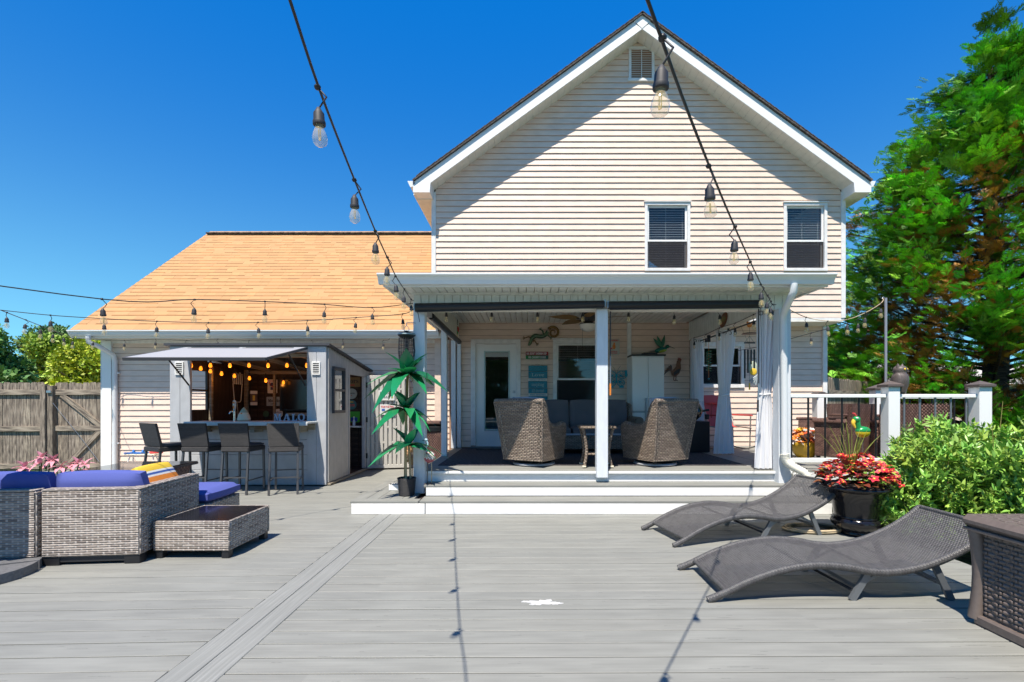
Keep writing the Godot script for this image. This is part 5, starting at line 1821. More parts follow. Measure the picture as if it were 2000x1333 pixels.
# ---------------------------------------------------------------- furniture on the deck
func sectional() -> void:
	var s := thing("sectional_sofa", "grey woven outdoor sofa with blue cushions, its back to the viewer", "sofa", Vector3(-3.135, 0, -3.85), 0.098)
	for k in 3:
		var x := -0.36 - 0.76 * k
		bx(s, "back_panel", Vector3(x - (0.02 if k > 0 else 0.0), 0.335, -0.05), Vector3(0.735 if k == 0 else 0.755, 0.53, 0.10), M.wicker_grey, 0.012)
		bx(s, "seat_base", Vector3(x, 0.19, -0.45), Vector3(0.72, 0.24, 0.70), M.wicker_grey, 0.01)
		bx(s, "rail_cap", Vector3(x - (0.02 if k > 0 else 0.0), 0.606, -0.05), Vector3(0.73, 0.014, 0.10), M.wicker_grey, 0.005)
		for q in [[-0.30, -0.05], [0.30, -0.05], [-0.30, -0.75], [0.30, -0.75]]:
			bx(s, "foot", Vector3(x + q[0], 0.035, q[1]), Vector3(0.12, 0.07, 0.08), M.black, 0.004)
		# cushions
		var b := MB.new()
		b.pillow(Vector3(0.70, 0.13, 0.64), Transform3D.IDENTITY, 0.3)
		part(s, "seat_cushion", b, M.blue_cloth, shift(x, 0.375, -0.46))
		b = MB.new()
		b.pillow(Vector3(0.72 if k > 0 else 0.68, 0.17, 0.40), Transform3D.IDENTITY, 0.5)
		part(s, "back_cushion", b, M.blue_cloth, Transform3D(Basis(Vector3.RIGHT, PI / 2 + 0.18), Vector3(x - (0.03 if k == 0 else 0.0), 0.535, -0.19)))
	bx(s, "arm_panel", Vector3(-0.05, 0.335, -0.47), Vector3(0.10, 0.53, 0.74), M.wicker_grey, 0.012)
	bx(s, "arm_cap", Vector3(-0.05, 0.606, -0.47), Vector3(0.10, 0.014, 0.74), M.wicker_grey, 0.005)
	bx(s, "under_mesh", Vector3(-0.6, 0.05, -0.03), Vector3(1.1, 0.05, 0.02), M.dark)
	var p := thing("striped_pillow", "yellow, white, blue and orange striped pillow leaning on the sofa arm", "pillow", Vector3(-3.365, 0.585, -4.35), PI / 2 + 0.1)
	var tilt := Transform3D(Basis(Vector3.UP, 0.0) * Basis(Vector3.RIGHT, 1.05), Vector3.ZERO)
	var mm := [M.yellow, M.paper, flat(lin(0.03, 0.09, 0.33), 0.8), M.paper, M.orange]
	var zs := [-0.19, -0.095, -0.078, -0.055, -0.038, 0.19]
	var full := MB.new()
	full.pillow(Vector3(0.48, 0.13, 0.34), tilt, 0.55, 40)
	# cut the pillow into stripes by the position across it
	var bands := []
	for k in 5:
		bands.append(MB.new())
	var inv := tilt.affine_inverse()
	for i in range(0, full.v.size(), 3):
		var mid: Vector3 = inv * ((full.v[i] + full.v[i + 1] + full.v[i + 2]) / 3.0)
		for k in 5:
			if mid.z <= zs[k + 1] + (0.1 if k == 4 else 0.0):
				bands[k].tri(full.v[i], full.v[i + 1], full.v[i + 2], full.n[i], full.n[i + 1], full.n[i + 2])
				break
	for k in 5:
		if bands[k].v.size() > 0:
			part(p, "stripe", bands[k], mm[k])
	# ottoman in front of the arm
	var o := thing("ottoman", "grey woven ottoman with blue cushion beyond the sofa arm", "ottoman", Vector3(-3.43, 0, -5.0), 0.06)
	bx(o, "base", Vector3(0, 0.18, 0), Vector3(0.50, 0.24, 0.60), M.wicker_grey, 0.01)
	for q in [[-0.2, -0.25], [0.2, -0.25], [-0.2, 0.25], [0.2, 0.25]]:
		bx(o, "foot", Vector3(q[0], 0.03, q[1]), Vector3(0.08, 0.06, 0.08), M.black, 0.004)
	var cb := MB.new()
	cb.pillow(Vector3(0.54, 0.14, 0.64), Transform3D.IDENTITY, 0.25)
	part(o, "cushion", cb, M.blue_cloth, shift(0, 0.365, 0))
	# low table with black glass
	var t := thing("coffee_table", "low grey woven table with black glass top beside the sofa", "table", Vector3(-2.80, 0, -4.287))
	var w := 0.635
	var d := 0.63
	bx(t, "front_panel", Vector3(0, 0.19, d / 2 - 0.012), Vector3(w, 0.25, 0.024), M.wicker_grey, 0.006)
	bx(t, "back_panel", Vector3(0, 0.19, -d / 2 + 0.012), Vector3(w, 0.25, 0.024), M.wicker_grey, 0.006)
	for sx in [-1, 1]:
		bx(t, "side_panel", Vector3(sx * (w / 2 - 0.012), 0.19, 0), Vector3(0.024, 0.25, d - 0.05), M.wicker_grey, 0.006)
		for sz in [-1, 1]:
			bx(t, "foot", Vector3(sx * (w / 2 - 0.04), 0.033, sz * (d / 2 - 0.04)), Vector3(0.06, 0.066, 0.06), M.black, 0.004)
	bx(t, "glass_top", Vector3(0, 0.309, 0), Vector3(w - 0.045, 0.012, d - 0.045), M.black_gloss, 0.003)
	bx(t, "under_frame", Vector3(0, 0.20, 0), Vector3(w - 0.06, 0.2, d - 0.06), M.dark)
	# taller table in the middle of the seating group
	var g := thing("glass_table", "dark woven table with glass top behind the blue sofa cushions", "table", Vector3(-4.18, 0, -5.16), 0.06)
	bx(g, "top", Vector3(0, 0.605, 0), Vector3(0.76, 0.025, 0.74), M.wicker_black, 0.006)
	bx(g, "glass", Vector3(0, 0.623, 0), Vector3(0.75, 0.008, 0.73), flat(lin(0.02, 0.022, 0.024), 0.05), 0.002)
	var m := MB.new()
	m.hexa([Vector3(-0.22, 0.05, 0.21), Vector3(0.22, 0.05, 0.21), Vector3(0.22, 0.05, -0.21), Vector3(-0.22, 0.05, -0.21), Vector3(-0.33, 0.59, 0.32), Vector3(0.33, 0.59, 0.32), Vector3(0.33, 0.59, -0.32), Vector3(-0.33, 0.59, -0.32)])
	part(g, "pedestal", m, M.wicker_rust)
	bx(g, "plinth", Vector3(0, 0.025, 0), Vector3(0.42, 0.05, 0.40), M.black)
	# closed parasol standing just outside the frame: its shadow falls on the sofa, its base shows
	var u := thing("parasol", "grey parasol base of rounded segments at the lower left edge", "parasol", Vector3(-4.17, 0, -3.52))
	var base_m := noisy(lin(0.13, 0.13, 0.135), 0.6, 0.15, Vector3(4, 4, 4), 81)
	for k in 4:
		var poly := PackedVector2Array([Vector2(0.035, 0.035)])
		for j in 9:
			var a := PI / 2 * j / 8.0
			poly.append(Vector2(0.012 + cos(a) * 0.40, 0.012 + sin(a) * 0.40))
		var e := MB.new()
		e.extrude(poly, 0.07, Transform3D(Basis(Vector3.UP, k * PI / 2 + 0.5) * Basis(Vector3.RIGHT, -PI / 2), Vector3(0, 0.037, 0)))
		part(u, "weight", e, base_m)
	tb(u, "pole", [Vector3(0, 0.0, 0), Vector3(0, 2.6, 0)], 0.024, M.grey_metal, 12)
	var cm := MB.new()
	cm.lathe([Vector2(0.0, 0.75), Vector2(0.13, 0.76), Vector2(0.135, 1.2), Vector2(0.11, 1.8), Vector2(0.06, 2.4), Vector2(0.03, 2.62), Vector2(0, 2.63)], 20, Transform3D.IDENTITY, 0.12, 8, 1, 4)
	part(u, "folded_canopy", cm, M.blue_cloth)
	# lilies in a pot behind the sofa
	lily("pink lilies in flower in a pot behind the left sofa cushion", Vector3(-5.12, 0, -4.98), 131)
	lily("pink lilies with yellow green leaves nearest the glass table", Vector3(-4.80, 0, -5.02), 132)
	# small white stand with sandals against the wall
	var st := thing("folding_stool", "small white stand by the wing wall with a red handle", "stand", Vector3(-7.6, 0, -9.2))
	for q in [[-0.13, 0.0, -0.05, 0.30], [0.45, 0.0, 0.38, 0.30]]:
		tb(st, "leg", [Vector3(q[0], q[1], 0.05), Vector3(q[2], q[3], 0)], 0.012, M.white, 8)
		tb(st, "leg", [Vector3(q[0], q[1], -0.15), Vector3(q[2], q[3], -0.06)], 0.012, M.white, 8)
	bx(st, "seat", Vector3(0.16, 0.31, -0.03), Vector3(0.60, 0.02, 0.2), M.cream, 0.006)
	tb(st, "handle", [Vector3(0.34, 0.345, 0.02), Vector3(0.58, 0.355, 0.02)], 0.022, M.red, 10)
	var bs := flat(lin(0.02, 0.16, 0.50), 0.5)
	for k in 2:
		var f := thing("sandal", ["blue rubber sandal lying left on the white stand", "blue rubber sandal lying right on the white stand"][k], "sandal", Vector3(-7.63 + 0.18 * k, 0.325, -9.2), 0.4, "pair of blue sandals")
		var sole := PackedVector2Array()
		for j in 16:
			var a := TAU * j / 16
			sole.append(Vector2(cos(a) * 0.125, sin(a) * 0.045 * (1.0 + 0.25 * cos(a))))
		var e := MB.new()
		e.extrude(sole, 0.025, Transform3D(Basis(Vector3.RIGHT, -PI / 2), Vector3(0, 0.013, 0)))
		part(f, "sole", e, bs)
		tb(f, "strap", [Vector3(0.03, 0.02, -0.05), Vector3(0.03, 0.06, 0), Vector3(0.03, 0.02, 0.05)], 0.018, bs, 8)

func lily(label: String, at: Vector3, sd: int) -> void:
	var o := thing("lily_plant", label, "plant", at, 0, "potted lilies behind the sofa")
	var r := RandomNumberGenerator.new()
	r.seed = sd
	var m := MB.new()
	m.lathe([Vector2(0, 0), Vector2(0.10, 0), Vector2(0.13, 0.24), Vector2(0.14, 0.25), Vector2(0.13, 0.26), Vector2(0.12, 0.22), Vector2(0, 0.22)], 18)
	part(o, "pot", m, M.rust)
	var g := leafy(lin(0.11, 0.19, 0.02), 0.5)
	var g2 := leafy(lin(0.05, 0.12, 0.015), 0.5)
	var pk := leafy(lin(0.70, 0.30, 0.36), 0.4)
	var petal := blade_mesh(0.10, 0.042, 0.3, 0.5)
	var leaf := [blade_mesh(0.13, 0.03, 0.3, 0.35), blade_mesh(0.11, 0.026, 0.3, 0.2)]
	for k in 5:
		var a := TAU * k / 5 + r.randf()
		var tip := Vector3(cos(a) * r.randf_range(0.08, 0.17), r.randf_range(0.60, 0.70), sin(a) * 0.1)
		var base := Vector3(cos(a) * 0.04, 0.22, sin(a) * 0.04)
		tb(o, "stem", [base, base.lerp(tip, 0.6), tip], 0.006, g2, 6)
		for j in 12:
			var p := base.lerp(tip, 0.25 + 0.7 * j / 12.0)
			var d := Vector3(r.randf_range(-1, 1), r.randf_range(-0.1, 0.7), r.randf_range(-1, 1))
			put(o, "leaf", leaf[j % 2], g if j % 3 else g2, Transform3D(facing(d), p))
		var fl := Node3D.new()
		fl.name = "flower"
		o.add_child(fl, true)
		var axis := (Vector3(r.randf_range(-0.6, 0.6), 0.6, r.randf_range(0.2, 1))).normalized()
		var bs := facing(axis)
		for j in 6:
			var d := bs * Vector3(cos(TAU * j / 6), sin(TAU * j / 6), 0.75)
			put(fl, "petal", petal, pk, Transform3D(facing(d), tip + Vector3(0, 0.02, 0)))

func bar_stools() -> void:
	var s := thing("bar_stool", "bar stool with black woven back nearest the shed corner", "stool", Vector3(-3.51, 0, -6.97), 0.29, "black woven bar stools at the counter")
	var leg := flat(lin(0.10, 0.10, 0.105), 0.35, 0.4)
	for q in [[-0.185, 0.20, 0.012], [0.185, 0.20, 0.012], [-0.185, -0.21, 0.0], [0.185, -0.21, 0.0]]:
		var m := MB.new()
		m.bar(Vector3(q[0], 0, q[1] + q[2] * 4), Vector3(q[0] * 0.97, 0.62, q[1] * 0.95), 0.026, 0.026)
		part(s, "leg", m, leg)
	for q in [[-0.18, 0.20, 0.18, 0.20, 0.24], [-0.18, -0.205, 0.18, -0.205, 0.30], [-0.183, 0.20, -0.183, -0.205, 0.20], [0.183, 0.20, 0.183, -0.205, 0.20]]:
		var m := MB.new()
		m.bar(Vector3(q[0], q[4], q[1]), Vector3(q[2], q[4], q[3]), 0.018, 0.018)
		part(s, "foot_rail", m, leg)
	bx(s, "seat", Vector3(0, 0.64, 0), Vector3(0.40, 0.07, 0.44), M.wicker_black, 0.012)
	var cm := MB.new()
	cm.pillow(Vector3(0.39, 0.05, 0.40), Transform3D.IDENTITY, 0.3)
	part(s, "cushion", cm, flat(lin(0.045, 0.048, 0.055), 0.9), shift(0, 0.692, -0.02))
	var b := MB.new()
	b.hexa([Vector3(-0.195, 0.68, 0.20), Vector3(0.195, 0.68, 0.20), Vector3(0.195, 0.68, 0.165), Vector3(-0.195, 0.68, 0.165), Vector3(-0.205, 1.015, 0.275), Vector3(0.205, 1.015, 0.275), Vector3(0.205, 1.015, 0.243), Vector3(-0.205, 1.015, 0.243)])
	part(s, "backrest", b, M.wicker_black)
	copy(s, Vector3(-4.14, 0, -6.97), 0.0, "bar stool with black woven back, second from the shed corner")
	copy(s, Vector3(-4.71, 0, -6.98), -0.06, "bar stool with black woven back, third from the shed corner")
	copy(s, Vector3(-5.27, 0, -7.0), -0.45, "turned bar stool with black woven back, farthest from the shed corner")

func swivel_chair(label: String, at: Vector3, turn: float) -> void:
	var c := thing("swivel_chair", label, "chair", at, turn, "brown woven swivel chairs on the porch")
	var ring := MB.new()
	ring.lathe([Vector2(0.29, 0), Vector2(0.30, 0.012), Vector2(0.29, 0.03), Vector2(0.25, 0.034), Vector2(0.25, 0.0)], 32)
	part(c, "swivel_ring", ring, flat(lin(0.34, 0.35, 0.37), 0.4))
	tb(c, "swivel_hub", [Vector3(0, 0.01, 0), Vector3(0, 0.10, 0)], 0.12, M.black, 16)
	for k in 2:
		var m := MB.new()
		m.box(Vector3(0, 0.03, 0), Vector3(0.56, 0.03, 0.05), Transform3D(Basis(Vector3.UP, k * PI / 2 + 0.78), Vector3.ZERO))
		part(c, "base_arm", m, M.black)
	var side := PackedVector2Array([Vector2(0.30, 0.075), Vector2(0.36, 0.45), Vector2(0.43, 0.88), Vector2(0.34, 0.885), Vector2(0.27, 0.72), Vector2(0.20, 0.60), Vector2(0.10, 0.535), Vector2(-0.04, 0.525), Vector2(-0.18, 0.555), Vector2(-0.27, 0.55), Vector2(-0.31, 0.50), Vector2(-0.30, 0.40), Vector2(-0.29, 0.075)])
	for s in [-1.0, 1.0]:
		var m := MB.new()
		m.extrude(side, 0.07, Transform3D(Basis(Vector3(0, 0, 1), Vector3(0, 1, 0), Vector3(-1, 0, 0)), Vector3.ZERO))
		for i in m.v.size():
			m.v[i].x += s * (0.265 + 0.095 * m.v[i].y)
			if m.t[i] == Vector2.ZERO:
				pass
		part(c, "side", m, M.wicker_brown)
		var edge := []
		for q in [Vector2(0.40, 0.885), Vector2(0.30, 0.80), Vector2(0.22, 0.63), Vector2(0.10, 0.55), Vector2(-0.06, 0.535), Vector2(-0.2, 0.565), Vector2(-0.29, 0.545), Vector2(-0.315, 0.47), Vector2(-0.30, 0.08)]:
			edge.append(Vector3(s * (0.265 + 0.095 * q.y), q.y, q.x))
		tb(c, "arm_roll", smooth(edge, 4), 0.042, M.wicker_brown, 8)
		tb(c, "corner_braid", [Vector3(s * 0.305, 0.08, 0.305), Vector3(s * 0.338, 0.45, 0.365), Vector3(s * 0.382, 0.88, 0.435)], 0.014, M.wicker_brown, 6)
	var b := MB.new()
	var rows := []
	for i in 9:
		var t := i / 8.0
		var y := lerpf(0.075, 0.885, t)
		var row := []
		for j in 9:
			var u := -1.0 + j / 4.0
			row.append(Vector3(u * (0.265 + 0.095 * y + 0.03), y, 0.30 + 0.06 * t + 0.07 * t * t + 0.02 * (1 - u * u)))
		rows.append(row)
	b.grid(rows)
	for i in b.n.size():
		if b.n[i].z < 0:
			b.n[i] = -b.n[i]
	part(c, "back_outer", b, M.wicker_brown)
	b = MB.new()
	for row in rows:
		for j in row.size():
			row[j] = row[j] - Vector3(0, 0, 0.07)
	b.grid(rows)
	part(c, "back_inner", b, M.wicker_brown)
	tb(c, "top_roll", [Vector3(-0.385, 0.885, 0.405), Vector3(0, 0.893, 0.42), Vector3(0.385, 0.885, 0.405)], 0.036, M.wicker_brown, 8)
	bx(c, "seat_box", Vector3(0, 0.20, 0.0), Vector3(0.56, 0.24, 0.58), M.wicker_brown, 0.01)
	var cu := MB.new()
	cu.pillow(Vector3(0.54, 0.14, 0.56), Transform3D.IDENTITY, 0.3)
	part(c, "seat_cushion", cu, M.light_cloth, shift(0, 0.39, -0.04))
	cu = MB.new()
	cu.pillow(Vector3(0.56, 0.16, 0.56), Transform3D.IDENTITY, 0.4)
	part(c, "back_cushion", cu, M.light_cloth, Transform3D(Basis(Vector3.RIGHT, PI / 2 - 0.16), Vector3(0, 0.665, 0.235)))

func porch_seats() -> void:
	var f := 0.44
	swivel_chair("brown woven swivel chair turned to the right, left of the middle post", Vector3(0.11, f, -6.76), -0.55)
	swivel_chair("brown woven swivel chair turned to the left, right of the middle post", Vector3(1.83, f, -6.76), 0.50)
	var s := thing("porch_sofa", "woven porch sofa with three grey back cushions under the window", "sofa", Vector3(1.03, f, -8.35))
	bx(s, "base", Vector3(0, 0.20, 0), Vector3(1.66, 0.22, 0.72), M.wicker_brown, 0.01)
	bx(s, "back", Vector3(0, 0.52, -0.36), Vector3(1.66, 0.72, 0.08), M.wicker_brown, 0.02)
	for k in [-1, 1]:
		bx(s, "arm", Vector3(k * 0.86, 0.32, 0.0), Vector3(0.13, 0.46, 0.74), M.wicker_brown, 0.03)
		tb(s, "arm_roll", [Vector3(k * 0.87, 0.56, -0.36), Vector3(k * 0.87, 0.56, 0.38)], 0.07, M.wicker_brown, 10)
		bx(s, "wing", Vector3(k * 0.83, 0.70, -0.30), Vector3(0.08, 0.32, 0.14), M.wicker_brown, 0.03)
	for k in 3:
		var x := -0.52 + 0.52 * k
		var m := MB.new()
		m.pillow(Vector3(0.51, 0.17, 0.62), Transform3D.IDENTITY, 0.25)
		part(s, "seat_cushion", m, M.grey_cloth, shift(x, 0.385, 0.04))
		m = MB.new()
		m.pillow(Vector3(0.515, 0.17, 0.52), Transform3D.IDENTITY, 0.45, 12, 0.03)
		part(s, "back_cushion", m, M.grey_cloth, Transform3D(Basis(Vector3.RIGHT, PI / 2 - 0.14), Vector3(x, 0.665, -0.235)))
	bx(s, "front_band", Vector3(0, 0.335, 0.362), Vector3(1.56, 0.03, 0.012), M.light_cloth, 0.003)
	for q in [[-0.75, 0.3], [0.75, 0.3], [-0.75, -0.3], [0.75, -0.3]]:
		bx(s, "foot", Vector3(q[0], 0.045, q[1]), Vector3(0.07, 0.09, 0.07), M.black)
	var t := thing("side_table", "small woven side table with curved legs behind the middle post", "table", Vector3(0.96, f, -6.55))
	bx(t, "top", Vector3(0, 0.535, 0), Vector3(0.48, 0.035, 0.46), M.wicker_brown, 0.012)
	bx(t, "shelf", Vector3(0, 0.17, 0), Vector3(0.28, 0.025, 0.28), M.wicker_brown, 0.01)
	for q in [[-1, -1], [1, -1], [-1, 1], [1, 1]]:
		var x: float = q[0]
		var z: float = q[1]
		tb(t, "leg", smooth([Vector3(x * 0.20, 0.53, z * 0.18), Vector3(x * 0.165, 0.36, z * 0.15), Vector3(x * 0.15, 0.2, z * 0.14), Vector3(x * 0.18, 0.02, z * 0.17)], 5), 0.022, M.wicker_brown, 8)
		bx(t, "foot", Vector3(x * 0.185, 0.012, z * 0.175), Vector3(0.05, 0.024, 0.05), M.cream, 0.006)

# ---------------------------------------------------------------- porch wall
func porch_decor() -> void:
	var z := -9.235
	# gecko of painted metal
	var g := thing("metal_gecko", "green and amber metal gecko with curled tail above the signs", "ornament", Vector3(0, 0, z))
	var gm := noisy(lin(0.13, 0.24, 0.12), 0.25, 0.5, Vector3(7, 7, 7), 141, 0.06, false, 0.5)
	var am := noisy(lin(0.34, 0.17, 0.03), 0.25, 0.5, Vector3(7, 7, 7), 142, 0.06, false, 0.5)
	var pts := [Vector3(0.04, 2.41, 0.03), Vector3(0.075, 2.47, 0.035), Vector3(0.10, 2.54, 0.04), Vector3(0.17, 2.60, 0.04), Vector3(0.27, 2.59, 0.04), Vector3(0.36, 2.61, 0.04), Vector3(0.41, 2.69, 0.035)]
	tb(g, "body", smooth(pts, 5), [0.012, 0.018, 0.024, 0.029, 0.033, 0.034, 0.032, 0.03, 0.03, 0.033, 0.038, 0.041, 0.043, 0.044, 0.044, 0.044, 0.044, 0.043, 0.042, 0.042, 0.041, 0.041, 0.040, 0.038, 0.036, 0.035, 0.034, 0.033, 0.032, 0.031, 0.030], gm, 8)
	var sp := []
	var sr := []
	for k in 40:
		var t := k / 39.0
		var a := 2.55 - t * 9.2
		var r := 0.115 * (1.0 - t * 0.78)
		sp.append(Vector3(0.525 + cos(a) * r, 2.665 + sin(a) * r, 0.035))
		sr.append(0.030 * (1.0 - 0.75 * t))
	tb(g, "tail", sp, sr, am, 8)
	for q in [[0.12, 2.55, -0.03, 2.56, am], [0.13, 2.50, 0.20, 2.45, am], [0.34, 2.63, 0.28, 2.72, gm], [0.37, 2.60, 0.46, 2.57, gm]]:
		tb(g, "leg", [Vector3(q[0], q[1], 0.03), Vector3((q[0] + q[2]) / 2, (q[1] + q[3]) / 2 + 0.03, 0.03), Vector3(q[2], q[3], 0.03)], [0.018, 0.014, 0.010], q[4], 7)
		for k in 4:
			var a := -0.9 + 0.6 * k + atan2(q[3] - q[1], q[2] - q[0])
			tb(g, "toe", [Vector3(q[2], q[3], 0.03), Vector3(q[2] + cos(a) * 0.045, q[3] + sin(a) * 0.045, 0.03)], [0.007, 0.005], q[4], 6)
	# signs
	var s := sign_board("joke_sign", "red, green and blue wooden sign with white joke under the gecko", Vector3(0.208, 2.225, z + 0.01), 0.436, 0.143, flat(lin(0.02, 0.12, 0.10), 0.6))
	bx(s, "red_half", Vector3(0, 0.037, 0.006), Vector3(0.436, 0.07, 0.008), flat(lin(0.33, 0.025, 0.03), 0.6))
	bx(s, "green_half", Vector3(-0.08, -0.035, 0.006), Vector3(0.276, 0.07, 0.008), flat(lin(0.02, 0.19, 0.06), 0.6))
	words(s, "lettering", "WE DON'T SKINNY DIP", 0.045, Vector3(-0.01, 0.036, 0.012), M.paper, 0.39, "Droid Sans", true)
	words(s, "lettering", "WE CHUNKY DUNK", 0.045, Vector3(0, -0.036, 0.012), M.paper, 0.34, "Droid Sans", true)
	s = thing("plank_sign", "tall turquoise plank sign with white handwriting beside the door", "sign", Vector3(0.215, 0, z))
	var y := 2.03
	var i := 0
	for h in [0.115, 0.135, 0.05, 0.14, 0.10, 0.055, 0.155, 0.06]:
		var off := rng.randf_range(-0.012, 0.012)
		bx(s, "plank", Vector3(off, y - h / 2, 0.02), Vector3(0.365, h - 0.006, 0.022), M.paper if h < 0.06 else M.teal, 0.003)
		if h > 0.09 and i > 0:
			words(s, "lettering", ["", "Love", "", "unplug", "All Around", "", "Laugh", ""][i], 0.06, Vector3(off, y - h / 2, 0.034), flat(lin(0.45, 0.6, 0.6), 0.6), 0.24, "Droid Serif")
		elif h < 0.06:
			words(s, "lettering", ["", "", "SMILE OFTEN", "", "", "MAKE MEMORIES", "", ""][i], 0.03, Vector3(off, y - h / 2, 0.034), M.teal, 0.30)
		y -= h
		i += 1
	tb(s, "hanger", [Vector3(-0.14, 2.02, 0.02), Vector3(0, 2.06, 0.01), Vector3(0.14, 2.02, 0.02)], 0.004, M.rope, 6)
	s = sign_board("warning_sign", "small white warning sign with orange bird right of the middle post", Vector3(1.70, 2.395, z + 0.008), 0.208, 0.305, flat(lin(0.50, 0.50, 0.44), 0.5))
	words(s, "lettering", "WARNING", 0.036, Vector3(0, 0.12, 0.008), M.red, 0.165, "Droid Sans", true)
	words(s, "lettering", "BEWARE OF", 0.022, Vector3(0, -0.095, 0.008), M.red, 0.13, "Droid Sans", true)
	words(s, "lettering", "THE BIRDS", 0.022, Vector3(0, -0.125, 0.008), M.red, 0.13, "Droid Sans", true)
	var e := MB.new()
	e.ball(Vector3(0, 0.0, 0.006), Vector3(0.032, 0.05, 0.008), 12)
	e.ball(Vector3(0.005, 0.062, 0.006), Vector3(0.018, 0.02, 0.008), 10)
	part(s, "bird", e, M.orange)
	bx(s, "basket", Vector3(-0.055, -0.035, 0.007), Vector3(0.04, 0.035, 0.004), M.red)
	# turquoise butterfly of cut metal
	var b := thing("metal_butterfly", "turquoise cut metal butterfly on the wall right of the middle post", "ornament", Vector3(1.745, 1.78, z + 0.02))
	var tq := flat(lin(0.02, 0.33, 0.46), 0.4, 0.2)
	for sx in [-1.0, 1.0]:
		for wq in [[0.11, 0.07, 0.10, 0.075], [0.085, -0.085, 0.075, 0.06]]:
			var rim := []
			for k in 15:
				var a := TAU * k / 14
				rim.append(Vector3(sx * (wq[0] + cos(a) * wq[2]), wq[1] + sin(a) * wq[3], 0))
			tb(b, "wing_rim", rim, 0.008, tq, 6)
			for k in 7:
				var a := TAU * k / 7 + 0.3
				var q := Vector3(sx * (wq[0] + cos(a) * wq[2] * 0.55), wq[1] + sin(a) * wq[3] * 0.55, 0)
				tb(b, "wing_lattice", [Vector3(sx * wq[0] * 0.55, wq[1] * 0.6, 0), q, Vector3(sx * (wq[0] + cos(a + 0.3) * wq[2]), wq[1] + sin(a + 0.3) * wq[3], 0)], 0.006, tq, 5)
		tb(b, "feeler", [Vector3(0, 0.08, 0), Vector3(sx * 0.04, 0.19, 0), Vector3(sx * 0.08, 0.24, 0)], 0.003, M.bronze, 5)
		bx(b, "wing_tip", Vector3(sx * 0.185, 0.10, 0), Vector3(0.045, 0.12, 0.012), tq, 0.004)
		bx(b, "tail_tip", Vector3(sx * 0.10, -0.165, 0), Vector3(0.09, 0.035, 0.012), tq, 0.004)
	var bd := MB.new()
	bd.ball(Vector3.ZERO, Vector3(0.016, 0.09, 0.014), 10)
	part(b, "body", bd, tq)
	# hummingbird
	var h := thing("metal_hummingbird", "green and blue metal hummingbird flying above the white cabinet", "ornament", Vector3(2.60, 2.35, z + 0.03))
	var bm := MB.new()
	bm.ball(Vector3.ZERO, Vector3(0.125, 0.05, 0.035), 16, Transform3D(Basis(Vector3(0, 0, 1), 0.22), Vector3(0.0, -0.02, 0)))
	part(h, "body", bm, flat(lin(0.02, 0.20, 0.17), 0.25, 0.4))
	bm = MB.new()
	bm.ball(Vector3(0.02, -0.045, 0.01), Vector3(0.09, 0.03, 0.032), 14, Transform3D(Basis(Vector3(0, 0, 1), 0.25), Vector3.ZERO))
	part(h, "belly", bm, flat(lin(0.34, 0.42, 0.05), 0.3, 0.3))
	bm = MB.new()
	bm.ball(Vector3(0.13, 0.045, 0), Vector3(0.042, 0.036, 0.03), 12)
	part(h, "head", bm, flat(lin(0.02, 0.16, 0.09), 0.25, 0.4))
	tb(h, "beak", [Vector3(0.165, 0.045, 0), Vector3(0.22, 0.03, 0), Vector3(0.28, 0.0, 0)], [0.011, 0.006, 0.002], M.bronze, 7)
	for q in [[-0.03, 0.30], [0.05, 0.42], [-0.09, 0.36]]:
		bm = MB.new()
		blade(bm, Transform3D(facing(Vector3(q[0] * 2.0 - 0.05, 0.25, 0.03)) * Basis(Vector3(0, 0, 1), 1.2), Vector3(0.02, 0.02, 0.0)), 0.26, 0.07, 0.2, 0.1)
		part(h, "wing_feather", bm, flat(lin(0.02, 0.13, 0.07), 0.3, 0.3))
	for k in 3:
		bm = MB.new()
		blade(bm, Transform3D(facing(Vector3(-1, -0.35 + 0.18 * k, 0.0)), Vector3(-0.10, -0.04, 0)), 0.17, 0.05, 0.2, 0.1)
		part(h, "tail_feather", bm, flat(lin(0.015, 0.17, 0.26), 0.3, 0.3))
	# rooster
	var ro := thing("metal_rooster", "orange and black metal rooster on the wall beside the white cabinet", "ornament", Vector3(2.86, 1.95, z + 0.02))
	var rm := MB.new()
	rm.extrude(PackedVector2Array([Vector2(0.03, -0.14), Vector2(0.10, -0.07), Vector2(0.135, 0.02), Vector2(0.125, 0.13), Vector2(0.135, 0.17), Vector2(0.10, 0.20), Vector2(0.06, 0.17), Vector2(0.04, 0.06), Vector2(-0.02, -0.01), Vector2(-0.07, -0.02), Vector2(-0.04, -0.11)]), 0.02)
	part(ro, "body", rm, M.rust)
	rm = MB.new()
	rm.extrude(PackedVector2Array([Vector2(0.0, -0.12), Vector2(0.09, -0.06), Vector2(0.12, 0.02), Vector2(0.05, 0.0), Vector2(-0.01, -0.06)]), 0.026)
	part(ro, "breast", rm, M.ink)
	for k in 5:
		var a := 0.5 + 0.28 * k
		var fp := []
		for j in 7:
			var t := j / 6.0
			fp.append(Vector3(-0.05 - cos(a) * 0.14 * t - 0.03 * t * t, -0.02 + sin(a) * 0.19 * t - 0.13 * t * t * (1.4 - 0.2 * k), 0.0))
		tb(ro, "tail_feather", fp, [0.012, 0.016, 0.018, 0.017, 0.014, 0.010, 0.004], M.rust if k % 2 else M.bronze, 6)
	rm = MB.new()
	rm.extrude(PackedVector2Array([Vector2(0.07, 0.19), Vector2(0.085, 0.235), Vector2(0.10, 0.215), Vector2(0.115, 0.235), Vector2(0.128, 0.205), Vector2(0.145, 0.21), Vector2(0.135, 0.17)]), 0.014)
	part(ro, "comb", rm, flat(lin(0.22, 0.03, 0.015), 0.5))
